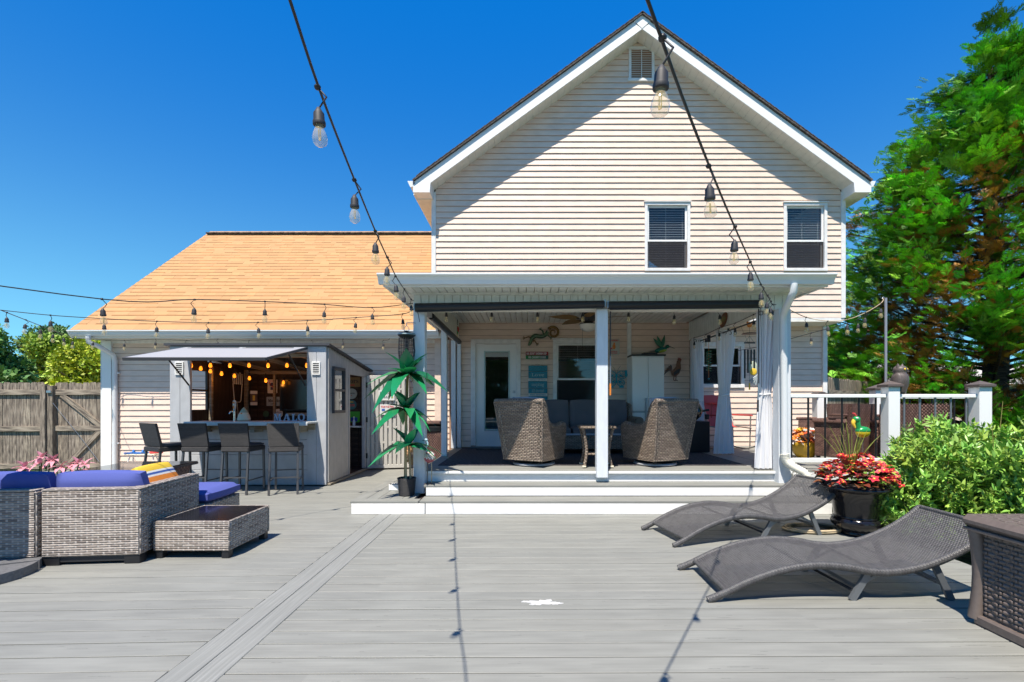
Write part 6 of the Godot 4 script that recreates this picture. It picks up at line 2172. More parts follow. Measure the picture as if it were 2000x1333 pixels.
	for x in [0.0, 0.04]:
		tb(ro, "leg", [Vector3(x, -0.12, 0), Vector3(x - 0.005, -0.20, 0), Vector3(x + 0.03, -0.215, 0)], 0.009, M.rust, 6)
	# white resin cabinet
	var c := thing("resin_cabinet", "tall white two door resin cabinet against the porch wall", "cabinet", Vector3(2.265, 0.44, -9.02))
	bx(c, "carcass", Vector3(0, 0.87, -0.02), Vector3(0.60, 1.74, 0.36), M.white, 0.006)
	bx(c, "top", Vector3(0.01, 1.755, -0.01), Vector3(0.64, 0.03, 0.40), flat(lin(0.03, 0.035, 0.035), 0.5), 0.006)
	bx(c, "tray", Vector3(0.06, 1.79, 0.02), Vector3(0.26, 0.035, 0.2), M.ink, 0.006)
	for s2 in [-1, 1]:
		bx(c, "door", Vector3(s2 * 0.149, 1.22, 0.17), Vector3(0.29, 1.0, 0.02), M.white, 0.005)
		bx(c, "door", Vector3(s2 * 0.149, 0.35, 0.17), Vector3(0.29, 0.66, 0.02), M.white, 0.005)
		bx(c, "handle", Vector3(s2 * 0.045, 0.76, 0.195), Vector3(0.032, 0.40, 0.03), flat(lin(0.42, 0.44, 0.45), 0.5), 0.006)
	bx(c, "mid_band", Vector3(0, 0.70, 0.172), Vector3(0.59, 0.035, 0.02), flat(lin(0.42, 0.44, 0.45), 0.5), 0.003)
	# ceiling fan with leaf blades
	var f := thing("ceiling_fan", "dark bronze ceiling fan with palm leaf blades and white bowl light", "fan", Vector3(1.0, 2.86, -7.7))
	tb(f, "rod", [Vector3(0, 0, 0), Vector3(0, -0.12, 0)], 0.018, M.ink, 10)
	var fm := MB.new()
	fm.lathe([Vector2(0.0, 0.0), Vector2(0.07, 0.0), Vector2(0.06, -0.05), Vector2(0.02, -0.06)], 18)
	part(f, "canopy", fm, M.ink)
	fm = MB.new()
	fm.lathe([Vector2(0.03, -0.09), Vector2(0.09, -0.10), Vector2(0.12, -0.13), Vector2(0.12, -0.20), Vector2(0.09, -0.24), Vector2(0.06, -0.26), Vector2(0.0, -0.265)], 22)
	part(f, "motor", fm, M.ink)
	fm = MB.new()
	fm.lathe([Vector2(0.05, -0.265), Vector2(0.145, -0.275), Vector2(0.145, -0.29), Vector2(0.05, -0.29)], 22)
	part(f, "light_plate", fm, M.ink)
	fm = MB.new()
	fm.lathe([Vector2(0.142, -0.29), Vector2(0.135, -0.33), Vector2(0.11, -0.37), Vector2(0.06, -0.395), Vector2(0, -0.40)], 22)
	part(f, "bowl_shade", fm, flat(lin(0.72, 0.70, 0.64), 0.35))
	var palm := noisy(lin(0.34, 0.17, 0.035), 0.6, 0.4, Vector3(6, 6, 6), 145, 0.05)
	for k in 5:
		var a := TAU * k / 5 + 0.35
		var d := Vector3(cos(a), 0.02, sin(a))
		tb(f, "blade_arm", [d * 0.10 + Vector3(0, -0.21, 0), d * 0.20 + Vector3(0, -0.20, 0)], 0.012, M.ink, 6)
		fm = MB.new()
		blade(fm, Transform3D(facing(d, 0.2), d * 0.17 + Vector3(0, -0.20, 0)), 0.52, 0.20, 0.10, 0.02, 8)
		part(f, "blade", fm, palm)
	tb(f, "pull_chain", [Vector3(-0.10, -0.27, 0.06), Vector3(-0.10, -0.72, 0.06)], 0.002, M.ink, 4)
	# small parrot and square light on the left beam
	var pr := thing("metal_parrot", "little green, red and yellow parrot hanging on the left porch beam", "ornament", Vector3(-1.30, 2.66, -8.9))
	for q in [[0, 0.0, 0.03, 0.09, M.green], [0.02, 0.02, 0.022, 0.06, M.red], [-0.005, -0.09, 0.018, 0.08, M.yellow]]:
		fm = MB.new()
		fm.ball(Vector3(q[0], q[1], 0), Vector3(q[2], q[3], 0.02), 10)
		part(pr, "feathers", fm, q[4])
	bx(pr, "plaque", Vector3(-0.01, 0.15, 0), Vector3(0.05, 0.11, 0.02), M.bronze, 0.003)

func curtain(label: String, at: Vector3, turn: float, top_w: float, waist_w: float, bottom_w: float, y0: float, ywaist: float, y1: float, shift_top: float) -> void:
	var o := thing("curtain", label, "curtain", at, turn, "white tied porch curtains")
	var rows := []
	for i in 31:
		var t := i / 30.0
		var y := lerpf(y1, y0, t)
		var k: float
		var w: float
		var cx := 0.0
		if y > ywaist:
			k = (y - ywaist) / (y1 - ywaist)
			w = lerpf(waist_w, top_w, pow(k, 0.9))
			cx = shift_top * k
		else:
			k = (ywaist - y) / (ywaist - y0)
			w = lerpf(waist_w, bottom_w, pow(k, 0.7))
		var row := []
		for j in 49:
			var u := -1.0 + j / 24.0
			var fold := sin(u * 17.0 + 0.6) * 0.030 * (0.45 + 0.55 * w / maxf(top_w, bottom_w)) + 0.010 * sin(u * 31.0 + t * 5.0)
			row.append(Vector3(cx + u * w / 2, y, fold + 0.04 * (1.0 - u * u)))
		rows.append(row)
	var b := MB.new()
	b.grid(rows)
	part(o, "cloth", b, M.curtain)
	tb(o, "tie", [Vector3(-waist_w / 2 - 0.005, ywaist, 0.0), Vector3(-waist_w * 0.25, ywaist - 0.01, 0.055), Vector3(waist_w * 0.25, ywaist, 0.055), Vector3(waist_w / 2 + 0.005, ywaist + 0.01, 0.0)], 0.010, M.curtain, 7)
	for k in 4:
		var ring := []
		for j in 13:
			ring.append(Vector3(shift_top - top_w * 0.38 + k * top_w * 0.25, y1 - 0.05 + cos(TAU * j / 12) * 0.025, 0.035 + sin(TAU * j / 12) * 0.004 + 0.008))
			ring[j].x += sin(TAU * j / 12) * 0.025
		tb(o, "grommet", ring, 0.006, M.grey_metal, 6)

func porch_right() -> void:
	curtain("white curtain tied back nearest the porch wall", Vector3(3.27, 0, -9.02), 0.5, 0.26, 0.20, 0.30, 0.52, 1.36, 2.52, -0.05)
	curtain("white curtain tied in the middle, hanging in front of the small window", Vector3(3.30, 0, -7.95), 0.25, 0.40, 0.19, 0.42, 0.46, 1.44, 2.52, 0.04)
	curtain("white curtain tied against the right porch post, half in sun", Vector3(3.12, 0, -6.24), 0.15, 0.36, 0.17, 0.30, 0.45, 1.42, 2.52, 0.06)
	var r := thing("curtain_rod", "thin dark curtain rod along the right side of the porch", "rod")
	tb(r, "rod", [Vector3(3.27, 2.47, -6.2), Vector3(3.27, 2.47, -9.1)], 0.011, M.black_metal, 10)
	for z in [-6.3, -7.7, -9.05]:
		bx(r, "bracket", Vector3(3.27, 2.50, z), Vector3(0.03, 0.06, 0.02), M.black_metal)
	# grill on a dark cart
	var g := thing("kettle_grill", "black domed grill on a dark cart beside the porch wall", "grill", Vector3(2.93, 0.44, -8.55))
	bx(g, "cart", Vector3(0.08, 0.27, 0), Vector3(0.42, 0.54, 0.42), M.black, 0.01)
	var m := MB.new()
	m.lathe([Vector2(0.0, 0.52), Vector2(0.15, 0.54), Vector2(0.24, 0.62), Vector2(0.27, 0.70), Vector2(0.272, 0.71)], 28)
	part(g, "bowl", m, M.black_gloss, shift(-0.05, 0, 0))
	m = MB.new()
	m.lathe([Vector2(0.278, 0.705), Vector2(0.27, 0.75), Vector2(0.22, 0.85), Vector2(0.13, 0.915), Vector2(0.0, 0.93)], 28)
	part(g, "lid", m, M.black_gloss, shift(-0.05, 0, 0))
	tb(g, "handle", [Vector3(0.22, 0.72, 0.05), Vector3(0.33, 0.74, 0.05)], 0.02, M.black, 8)
	bx(g, "control", Vector3(0.27, 0.62, 0.12), Vector3(0.07, 0.09, 0.05), M.black, 0.01)
	# red folding rocker
	var c := thing("rocking_chair", "red folding rocking chair behind the middle curtain", "chair", Vector3(3.78, 0.44, -8.95), 0.25)
	var fr := flat(lin(0.35, 0.33, 0.30), 0.4, 0.5)
	m = MB.new()
	var rows := []
	for i in 9:
		var t := i / 8.0
		var row := []
		for j in 7:
			row.append(Vector3(-0.26 + 0.52 * j / 6.0, 0.42 + 0.56 * t, -0.16 - 0.26 * t + 0.03 * sin(PI * j / 6.0) * -1.0))
		rows.append(row)
	m.grid(rows)
	part(c, "back_sling", m, M.red_cloth)
	m = MB.new()
	m.pillow(Vector3(0.50, 0.07, 0.18), Transform3D(Basis(Vector3.RIGHT, PI / 2 - 0.4), Vector3(0, 0.93, -0.37)), 0.5)
	part(c, "head_pad", m, M.red_cloth)
	for k in 3:
		bx(c, "back_stripe", Vector3(-0.16 + 0.16 * k, 0.66, -0.255), Vector3(0.02, 0.42, 0.012), flat(lin(0.45, 0.07, 0.06), 0.8))
	m = MB.new()
	rows = []
	for i in 6:
		var row := []
		for j in 5:
			row.append(Vector3(-0.26 + 0.13 * j, 0.40 + 0.03 * absf(i - 2.5) / 2.5, -0.18 + 0.46 * i / 5.0))
		rows.append(row)
	m.grid(rows)
	part(c, "seat_sling", m, M.red)
	for s in [-1.0, 1.0]:
		tb(c, "side_frame", [Vector3(s * 0.28, 1.0, -0.43), Vector3(s * 0.28, 0.42, -0.17), Vector3(s * 0.28, 0.40, 0.30)], 0.013, fr, 8)
		tb(c, "front_leg", [Vector3(s * 0.30, 0.62, 0.26), Vector3(s * 0.30, 0.03, 0.24)], 0.012, fr, 8)
		tb(c, "rear_leg", [Vector3(s * 0.30, 0.60, -0.24), Vector3(s * 0.30, 0.03, -0.22)], 0.012, fr, 8)
		tb(c, "rocker", smooth([Vector3(s * 0.30, 0.09, 0.42), Vector3(s * 0.30, 0.03, 0.22), Vector3(s * 0.30, 0.012, 0.0), Vector3(s * 0.30, 0.03, -0.22), Vector3(s * 0.30, 0.10, -0.44)], 6), 0.013, fr, 8)
		bx(c, "armrest", Vector3(s * 0.31, 0.635, 0.02), Vector3(0.045, 0.025, 0.54), M.red, 0.008)
	tb(c, "cross_bar", [Vector3(-0.3, 0.25, 0.24), Vector3(0.3, 0.25, 0.24)], 0.011, fr, 8)
	tb(c, "cross_bar", [Vector3(-0.3, 0.25, -0.22), Vector3(0.3, 0.25, -0.22)], 0.011, fr, 8)
	# wind chime with rooster top
	var w := thing("wind_chime", "black tube wind chime under a small orange rooster", "wind chime", Vector3(3.33, 2.50, -7.1))
	tb(w, "line", [Vector3(0, 0.1, 0), Vector3(0, -0.45, 0)], 0.002, M.ink, 4)
	m = MB.new()
	m.ball(Vector3(0, -0.03, 0), Vector3(0.045, 0.04, 0.02), 10)
	m.ball(Vector3(-0.03, 0.03, 0), Vector3(0.02, 0.05, 0.015), 8)
	m.ball(Vector3(0.045, 0.0, 0), Vector3(0.022, 0.03, 0.014), 8)
	part(w, "rooster", m, M.orange)
	m = MB.new()
	m.lathe([Vector2(0, -0.14), Vector2(0.10, -0.155), Vector2(0.115, -0.17), Vector2(0, -0.17)], 18)
	part(w, "cap", m, M.bronze)
	tb(w, "crossbar", [Vector3(-0.08, -0.30, 0), Vector3(0.08, -0.30, 0)], 0.010, M.ink, 8)
	for s in [-1, 1]:
		tb(w, "cord", [Vector3(s * 0.075, -0.30, 0), Vector3(0, -0.20, 0)], 0.002, M.ink, 4)
	for k in 4:
		var x := -0.07 + 0.047 * k
		tb(w, "tube", [Vector3(x, -0.40, 0), Vector3(x, [-0.83, -0.75, -0.62, -0.68][k], 0)], 0.013, M.black, 8)
	tb(w, "sail_line", [Vector3(0, -0.45, 0), Vector3(0, -0.90, 0)], 0.002, M.ink, 4)
	bx(w, "sail", Vector3(0, -0.95, 0), Vector3(0.022, 0.10, 0.006), M.yellow)
	# beaded spiral
	var sp := thing("spiral_spinner", "green and gold beaded spiral hanging by the small window", "ornament", Vector3(3.22, 2.42, -8.4))
	bx(sp, "speaker", Vector3(0, 0.02, 0), Vector3(0.05, 0.12, 0.05), M.black, 0.005)
	var pp := []
	for k in 60:
		var a := k * 0.75
		pp.append(Vector3(cos(a) * 0.04, -0.2 - k * 0.006, sin(a) * 0.04))
	tb(sp, "coil", pp, 0.009, flat(lin(0.03, 0.20, 0.12), 0.3, 0.3), 5)
	tb(sp, "core", [Vector3(0, -0.04, 0), Vector3(0, -0.68, 0)], 0.004, M.orange, 5)
	m = MB.new()
	m.ball(Vector3(0, -0.69, 0), Vector3(0.018, 0.018, 0.018), 10)
	part(sp, "drop", m, M.teal)
	# butterfly plate and mask
	var bf := thing("glass_butterfly", "pale glass butterfly with yellow wings on the right wall", "ornament", Vector3(3.91, 1.80, -8.0))
	for s in [-1.0, 1.0]:
		m = MB.new()
		m.ball(Vector3(s * 0.10, 0.09, 0), Vector3(0.085, 0.12, 0.008), 14)
		part(bf, "upper_wing", m, flat(lin(0.45, 0.50, 0.40), 0.15))
		m = MB.new()
		m.ball(Vector3(s * 0.095, 0.03, 0.008), Vector3(0.06, 0.06, 0.008), 12)
		part(bf, "wing_patch", m, M.yellow)
		for k in 5:
			var a := -0.5 - 0.35 * k
			tb(bf, "lower_wing", [Vector3(s * 0.02, -0.02, 0), Vector3(s * (0.05 + cos(a) * 0.12), -0.07 + sin(a) * 0.12, 0)], 0.013, flat(lin(0.35, 0.40, 0.42), 0.2), 6)
	tb(bf, "body", [Vector3(0, 0.12, 0), Vector3(0, -0.14, 0)], 0.014, M.steel, 8)
	tb(bf, "hanger", [Vector3(0, 0.12, 0), Vector3(-0.3, 0.9, -0.1)], 0.002, M.ink, 4)
	var mk := thing("fish_plaque", "brown oval fish plaque on the right porch beam", "ornament", Vector3(3.13, 2.62, -7.55), -PI / 2)
	m = MB.new()
	m.ball(Vector3.ZERO, Vector3(0.16, 0.10, 0.02), 16, Transform3D(Basis(Vector3(0, 0, 1), 0.5), Vector3.ZERO))
	part(mk, "body", m, M.rust)
	m = MB.new()
	m.ball(Vector3(0.02, 0.01, 0.012), Vector3(0.09, 0.05, 0.014), 12)
	part(mk, "inlay", m, flat(lin(0.20, 0.17, 0.05), 0.4))

# ---------------------------------------------------------------- by the left post
func entry_items() -> void:
	var p := thing("artificial_plant", "artificial dracaena with three tiers of green leaves in a woven pot", "plant", Vector3(-1.49, 0.153, -5.93))
	var m := MB.new()
	m.lathe([Vector2(0, 0), Vector2(0.088, 0), Vector2(0.095, 0.01), Vector2(0.112, 0.20), Vector2(0.118, 0.212), Vector2(0.112, 0.222), Vector2(0.104, 0.215), Vector2(0.10, 0.17), Vector2(0, 0.17)], 22)
	part(p, "pot", m, M.wicker_black)
	var stem := flat(lin(0.20, 0.15, 0.06), 0.8)
	var tops := [Vector3(0.01, 1.50, 0), Vector3(-0.005, 1.07, 0.02), Vector3(0.03, 0.63, 0.03)]
	tb(p, "stem", [Vector3(-0.02, 0.17, 0), Vector3(-0.01, 0.8, 0.01), tops[0]], 0.017, stem, 8)
	tb(p, "stem", [Vector3(-0.005, 0.17, 0.02), Vector3(-0.01, 0.6, 0.02), tops[1]], 0.015, flat(lin(0.40, 0.30, 0.16), 0.8), 8)
	tb(p, "stem", [Vector3(0.05, 0.17, 0.02), Vector3(0.045, 0.4, 0.02), tops[2]], 0.013, flat(lin(0.34, 0.26, 0.15), 0.8), 8)
	var lm := [leafy(lin(0.015, 0.24, 0.09), 0.35, 0.28), leafy(lin(0.01, 0.15, 0.07), 0.35, 0.25), leafy(lin(0.03, 0.36, 0.13), 0.35, 0.3)]
	var leafset := [blade_mesh(0.36, 0.15, 0.22, 0.75), blade_mesh(0.30, 0.14, 0.25, 0.30), blade_mesh(0.38, 0.14, 0.22, 1.05)]
	for t in 3:
		var n: int = [22, 18, 15][t]
		for k in n:
			var a := TAU * k / n + t * 0.5 + rng.randf_range(-0.15, 0.15)
			var up := rng.randf_range(-0.1, 0.55) if k % 5 else 1.9
			put(p, "leaf", leafset[(k + t) % 3] if k % 5 else leafset[1], lm[(k * 5 + t) % 3], Transform3D(facing(Vector3(cos(a), up, sin(a)), rng.randf_range(-0.3, 0.3)).scaled(Vector3.ONE * (1.22 if t == 0 else 1.0) * rng.randf_range(0.85, 1.1)), tops[t]))
	# insect lantern on a hook
	var z := thing("bug_zapper", "black caged bug zapper lantern hanging beside the left porch post", "lantern", Vector3(-1.505, 1.75, -5.98))
	m = MB.new()
	m.lathe([Vector2(0, 0), Vector2(0.075, 0.0), Vector2(0.082, 0.03), Vector2(0.078, 0.035), Vector2(0, 0.035)], 20)
	part(z, "base", m, M.black)
	m = MB.new()
	m.lathe([Vector2(0.06, 0.36), Vector2(0.105, 0.395), Vector2(0.112, 0.41), Vector2(0.105, 0.425), Vector2(0.05, 0.44), Vector2(0.025, 0.445), Vector2(0.025, 0.46), Vector2(0, 0.46)], 22)
	part(z, "hood", m, M.black)
	m = MB.new()
	m.lathe([Vector2(0.113, 0.405), Vector2(0.114, 0.417), Vector2(0.108, 0.42)], 22)
	part(z, "rim", m, flat(lin(0.30, 0.40, 0.42), 0.4))
	tb(z, "lamp_core", [Vector3(0, 0.03, 0), Vector3(0, 0.37, 0)], 0.028, M.black, 10)
	for k in 22:
		var a := TAU * k / 22
		var d := Vector3(cos(a), 0, sin(a))
		tb(z, "cage_bar", [d * 0.079 + Vector3(0, 0.03, 0), d * 0.103 + Vector3(0, 0.2, 0), d * 0.092 + Vector3(0, 0.37, 0)], 0.0035, M.ink, 5)
	for k in 7:
		var ring := []
		var rr := 0.082 + 0.021 * sin(PI * (k + 1) / 8.5)
		for j in 21:
			ring.append(Vector3(cos(TAU * j / 20) * rr, 0.06 + 0.045 * k, sin(TAU * j / 20) * rr))
		tb(z, "cage_ring", ring, 0.003, M.ink, 5)
	tb(z, "hook", [Vector3(-0.03, 0.45, 0), Vector3(-0.03, 0.49, 0), Vector3(0, 0.53, 0), Vector3(0.03, 0.49, 0), Vector3(0.03, 0.45, 0)], 0.004, M.steel, 6)
	tb(z, "hook", [Vector3(0.0, 0.52, 0), Vector3(0.0, 0.56, 0), Vector3(0.05, 0.57, -0.02), Vector3(0.10, 0.565, -0.06)], 0.005, M.steel, 6)
	# mosaic bird on wire legs
	var b := thing("mosaic_bird", "long legged garden bird with red and white mosaic ball body", "ornament", Vector3(-1.215, 0.286, -5.97))
	m = MB.new()
	m.ball(Vector3(0, 0.34, 0), Vector3(0.068, 0.068, 0.068), 16)
	part(b, "body", m, flat(lin(0.34, 0.30, 0.27), 0.7))
	var tiles := [M.paper, M.paper, flat(lin(0.45, 0.05, 0.10), 0.3), M.cream]
	var tm := MB.new()
	tm.box(Vector3.ZERO, Vector3(0.017, 0.004, 0.015))
	var tme := tm.mesh()
	for k in 110:
		var y := 1.0 - 2.0 * (k + 0.5) / 110
		var a := k * 2.39996
		var rr := sqrt(1.0 - y * y)
		var d := Vector3(cos(a) * rr, y, sin(a) * rr)
		var fb := facing(d, float(k))
		put(b, "tile", tme, tiles[rng.randi() % 4] if y > -0.35 else tiles[2], Transform3D(Basis(fb.x, fb.z, fb.y), Vector3(0, 0.34, 0) + d * 0.069))
	for s in [-1, 1]:
		tb(b, "leg", [Vector3(s * 0.025, 0.29, 0), Vector3(s * 0.027, 0.012, 0)], 0.006, M.rope if s > 0 else M.bronze, 7)
		for k in 3:
			var a := -0.6 + 0.6 * k
			tb(b, "toe", [Vector3(s * 0.027, 0.012, 0), Vector3(s * 0.027 + sin(a) * 0.05, 0.006, cos(a) * 0.05)], 0.005, M.bronze, 5)
	tb(b, "neck", smooth([Vector3(-0.03, 0.39, 0), Vector3(-0.04, 0.45, 0), Vector3(-0.02, 0.50, 0), Vector3(-0.035, 0.545, 0)], 4), 0.009, flat(lin(0.40, 0.55, 0.65), 0.4), 7)
	m = MB.new()
	m.ball(Vector3(-0.04, 0.555, 0), Vector3(0.022, 0.018, 0.016), 10)
	part(b, "head", m, flat(lin(0.40, 0.55, 0.65), 0.4))
	tb(b, "beak", [Vector3(-0.055, 0.555, 0), Vector3(-0.095, 0.545, 0)], [0.007, 0.002], M.ink, 6)
	# folded sun ornament behind the plant
	var su := thing("sun_ornament", "orange ribbed round ornament behind the potted plant", "ornament", Vector3(-1.56, 0.60, -6.5))
	for k in 16:
		var a := TAU * k / 16
		m = MB.new()
		m.box(Vector3.ZERO, Vector3(0.10, 0.036, 0.02), Transform3D(Basis(Vector3(0, 0, 1), a), Vector3(cos(a) * 0.06, sin(a) * 0.095, 0)), 0.008)
		part(su, "rib", m, flat(lin(0.55, 0.30, 0.13), 0.6) if k % 2 else flat(lin(0.48, 0.25, 0.10), 0.6))
	tb(su, "stake", [Vector3(0, -0.46, 0), Vector3(0, 0, 0)], 0.008, M.bronze, 6)
	# step light block
	var v := thing("deck_box_vent", "small white slotted block on the lower step", "block", Vector3(-1.74, 0.153, -6.3))
	bx(v, "body", Vector3(0, 0.04, 0), Vector3(0.13, 0.08, 0.12), M.white, 0.005)
	for k in 4:
		bx(v, "slot", Vector3(-0.045 + 0.03 * k, 0.083, 0.03), Vector3(0.015, 0.006, 0.06), M.ink)
	# trash bin
	var t := thing("trash_bin", "brown woven trash bin with black bag behind the porch post", "bin", Vector3(-1.62, 0.155, -8.3))
	bx(t, "plinth", Vector3(0, 0.10, 0), Vector3(0.40, 0.2, 0.40), M.boards)
	m = MB.new()
	m.hexa([Vector3(-0.17, 0.20, 0.17), Vector3(0.17, 0.20, 0.17), Vector3(0.17, 0.20, -0.17), Vector3(-0.17, 0.20, -0.17), Vector3(-0.195, 0.70, 0.195), Vector3(0.195, 0.70, 0.195), Vector3(0.195, 0.70, -0.195), Vector3(-0.195, 0.70, -0.195)])
	part(t, "body", m, M.wicker_rust)
	m = MB.new()
	m.pillow(Vector3(0.42, 0.17, 0.42), shift(0, 0.70, 0), 0.5)
	part(t, "bag", m, flat(lin(0.008, 0.008, 0.009), 0.25))
	bx(t, "lid", Vector3(0, 0.81, 0), Vector3(0.42, 0.05, 0.42), M.wicker_rust, 0.015)

# ---------------------------------------------------------------- right foreground
func loungers() -> void:
	var l := thing("sun_lounger", "curved black mesh lounger nearest the viewer", "lounger", Vector3(1.185, 0, -3.41), 0.0, "curved black mesh loungers")
	var prof := [Vector2(0.0, 0.025), Vector2(0.10, 0.065), Vector2(0.28, 0.15), Vector2(0.50, 0.222), Vector2(0.72, 0.252), Vector2(0.92, 0.238), Vector2(1.06, 0.212), Vector2(1.22, 0.208), Vector2(1.42, 0.245), Vector2(1.62, 0.325), Vector2(1.78, 0.42), Vector2(1.88, 0.50)]
	var p3 := []
	for q in prof:
		p3.append(Vector3(q.x, q.y, 0))
	var line := smooth(p3, 6)
	var half := 0.30
	for seg in [[7, 38], [38, line.size() - 1]]:
		var rows := []
		for i in range(seg[0], seg[1] + 1):
			var row := []
			for j in 9:
				row.append(line[i] + Vector3(0, 0.0, -half + 2 * half * j / 8.0))
			rows.append(row)
		var m := MB.new()
		m.grid(rows)
		part(l, "mesh_panel", m, M.sling)
	for s in [-1, 1]:
		var e := []
		for q in line:
			e.append(q + Vector3(0, -0.012, s * half))
		var m := MB.new()
		m.tube(e, 0.019, 8, true, 1.4)
		part(l, "side_rail", m, M.sling_edge)
	for i in [7, 38, line.size() - 1]:
		tb(l, "cross_rail", [line[i] + Vector3(0, -0.006, -half), line[i] + Vector3(0, -0.006, half)], 0.016 if i != 38 else 0.012, M.sling_edge, 8)
	var lg := flat(lin(0.16, 0.175, 0.19), 0.4, 0.4)
	for s in [-1, 1]:
		for q in [[0.96, 0.0, 1.08, 0.20, 1.0], [1.62, 0.0, 1.50, 0.25, -1.0], [0.62, 0.12, 0.62, 0.23, 0.0]]:
			if q[4] == 0.0:
				continue
			var m := MB.new()
			m.bar(Vector3(q[0], 0.0, s * 0.27), Vector3(q[2], q[3], s * 0.27), 0.022, 0.042)
			part(l, "leg", m, lg)
		var m2 := MB.new()
		m2.bar(Vector3(1.01, 0.09, s * 0.255), Vector3(1.20, 0.195, s * 0.255), 0.012, 0.018)
		part(l, "brace", m2, lg)
		m2 = MB.new()
		m2.bar(Vector3(1.57, 0.11, s * 0.255), Vector3(1.36, 0.215, s * 0.255), 0.012, 0.018)
		part(l, "brace", m2, lg)
	for q in [[1.01, 0.08], [1.575, 0.10]]:
		tb(l, "leg_bar", [Vector3(q[0], q[1], -0.27), Vector3(q[0], q[1], 0.27)], 0.012, lg, 8)
	tb(l, "strut", [Vector3(0.98, 0.06, 0.25), Vector3(0.66, 0.22, -0.25)], 0.010, M.black_metal, 7)
	copy(l, Vector3(1.255, 0, -4.58), 0.235, "curved black mesh lounger turned askew in front of the porch steps")

func planter_corner() -> void:
	var p := thing("urn_planter", "glossy black urn planter with red begonias", "planter", Vector3(3.27, 0, -4.72))
	var m := MB.new()
	m.lathe([Vector2(0, 0.0), Vector2(0.125, 0.0), Vector2(0.13, 0.02), Vector2(0.12, 0.04)], 40)
	part(p, "foot", m, M.black_gloss)
	m = MB.new()
	m.lathe([Vector2(0.12, 0.035), Vector2(0.165, 0.06), Vector2(0.205, 0.10), Vector2(0.215, 0.135), Vector2(0.205, 0.165), Vector2(0.185, 0.18)], 80, Transform3D.IDENTITY, 0.028, 20, 1, 4)
	part(p, "lobed_base", m, M.black_gloss)
	m = MB.new()
	m.lathe([Vector2(0.185, 0.172), Vector2(0.198, 0.178), Vector2(0.198, 0.188), Vector2(0.19, 0.195), Vector2(0.198, 0.26), Vector2(0.212, 0.335), Vector2(0.213, 0.34), Vector2(0.225, 0.38), Vector2(0.255, 0.43), Vector2(0.29, 0.455), Vector2(0.308, 0.462), Vector2(0.315, 0.472), Vector2(0.312, 0.486), Vector2(0.30, 0.493), Vector2(0.28, 0.488), Vector2(0.268, 0.46)], 56)
	part(p, "body", m, M.black_gloss)
	m = MB.new()
	m.lathe([Vector2(0.272, 0.458), Vector2(0.15, 0.465), Vector2(0, 0.468)], 24)
	part(p, "soil", m, M.soil)
	# begonias
	var f := thing("begonia_plant", "red begonias in flower filling the black urn, with grassy spikes", "plant", Vector3(3.27, 0.46, -4.72))
	var pet := MB.new()
	for k in 5:
		var a := TAU * k / 5
		blade(pet, Transform3D(facing(Vector3(cos(a), 0.45, sin(a))), Vector3.ZERO), 0.030, 0.027, 0.25, 0.3, 3)
	var pme := pet.mesh()
	var cen := MB.new()
	cen.ball(Vector3(0, 0.004, 0), Vector3(0.007, 0.005, 0.007), 8)
	var cme := cen.mesh()
	var reds := [leafy(lin(0.68, 0.035, 0.06), 0.35), leafy(lin(0.72, 0.10, 0.12), 0.35), leafy(lin(0.58, 0.02, 0.03), 0.35)]
	var lmesh := [blade_mesh(0.085, 0.065, 0.25, 0.35), blade_mesh(0.07, 0.055, 0.25, 0.2)]
	var lmats := [leafy(lin(0.16, 0.055, 0.02), 0.4), leafy(lin(0.12, 0.10, 0.02), 0.4), leafy(lin(0.20, 0.04, 0.02), 0.4)]
	var r := RandomNumberGenerator.new()
	r.seed = 171
	for k in 210:
		var a := r.randf() * TAU
		var rr := sqrt(r.randf()) * 0.30
		var h := 0.02 + (0.21 * (1.0 - pow(rr / 0.34, 2.0)) + 0.03) * r.randf_range(0.3, 1.0)
		var d := Vector3(cos(a) * r.randf_range(0.3, 1.0), r.randf_range(-0.1, 0.8), sin(a))
		put(f, "leaf", lmesh[k % 2], lmats[k % 3], Transform3D(facing(d, r.randf_range(-0.4, 0.4)), Vector3(cos(a) * rr, h, sin(a) * rr)))
	for k in 150:
		var a := r.randf() * TAU
		var rr := sqrt(r.randf()) * 0.365
		var h := 0.05 + 0.26 * (1.0 - pow(rr / 0.39, 2.0)) + r.randf_range(-0.045, 0.045)
		var fl := Node3D.new()
		fl.name = "flower"
		f.add_child(fl, true)
		fl.transform = Transform3D(Basis(Vector3(r.randf_range(-1, 1), 0, r.randf_range(-1, 1)).normalized(), r.randf_range(0.0, 0.9)).scaled(Vector3.ONE * r.randf_range(1.0, 1.6)), Vector3(cos(a) * rr, h, sin(a) * rr))
		put(fl, "petals", pme, reds[r.randi() % 3])
		put(fl, "stamen", cme, M.yellow)
	var spike := leafy(lin(0.22, 0.26, 0.04), 0.5)
	for k in 26:
		var a := r.randf() * TAU
		var lean := r.randf_range(0.05, 0.55)
		var len := r.randf_range(0.38, 0.62)
		var pts := []
		for j in 6:
			var t := j / 5.0
			pts.append(Vector3(cos(a) * lean * len * t * (0.6 + 0.6 * t) - 0.03, 0.08 + len * t * (1.0 - 0.25 * lean * t), sin(a) * lean * len * t - 0.02))
		tb(f, "grass_spike", pts, [0.006, 0.006, 0.005, 0.004, 0.003, 0.001], spike, 4)
	# shrub mound over the deck edge
	var s := thing("leafy_shrub", "large bright green leafy shrub spilling over the deck edge", "shrub")
	for k in 14:
		var a := TAU * k / 14
		tb(s, "branch", [Vector3(4.95, -0.25, -4.85), Vector3(4.95 + cos(a) * 0.6, 0.3, -4.85 + sin(a) * 0.5), Vector3(4.95 + cos(a) * 1.15, 0.6, -4.85 + sin(a) * 0.8)], [0.02, 0.012, 0.005], M.bark, 6)
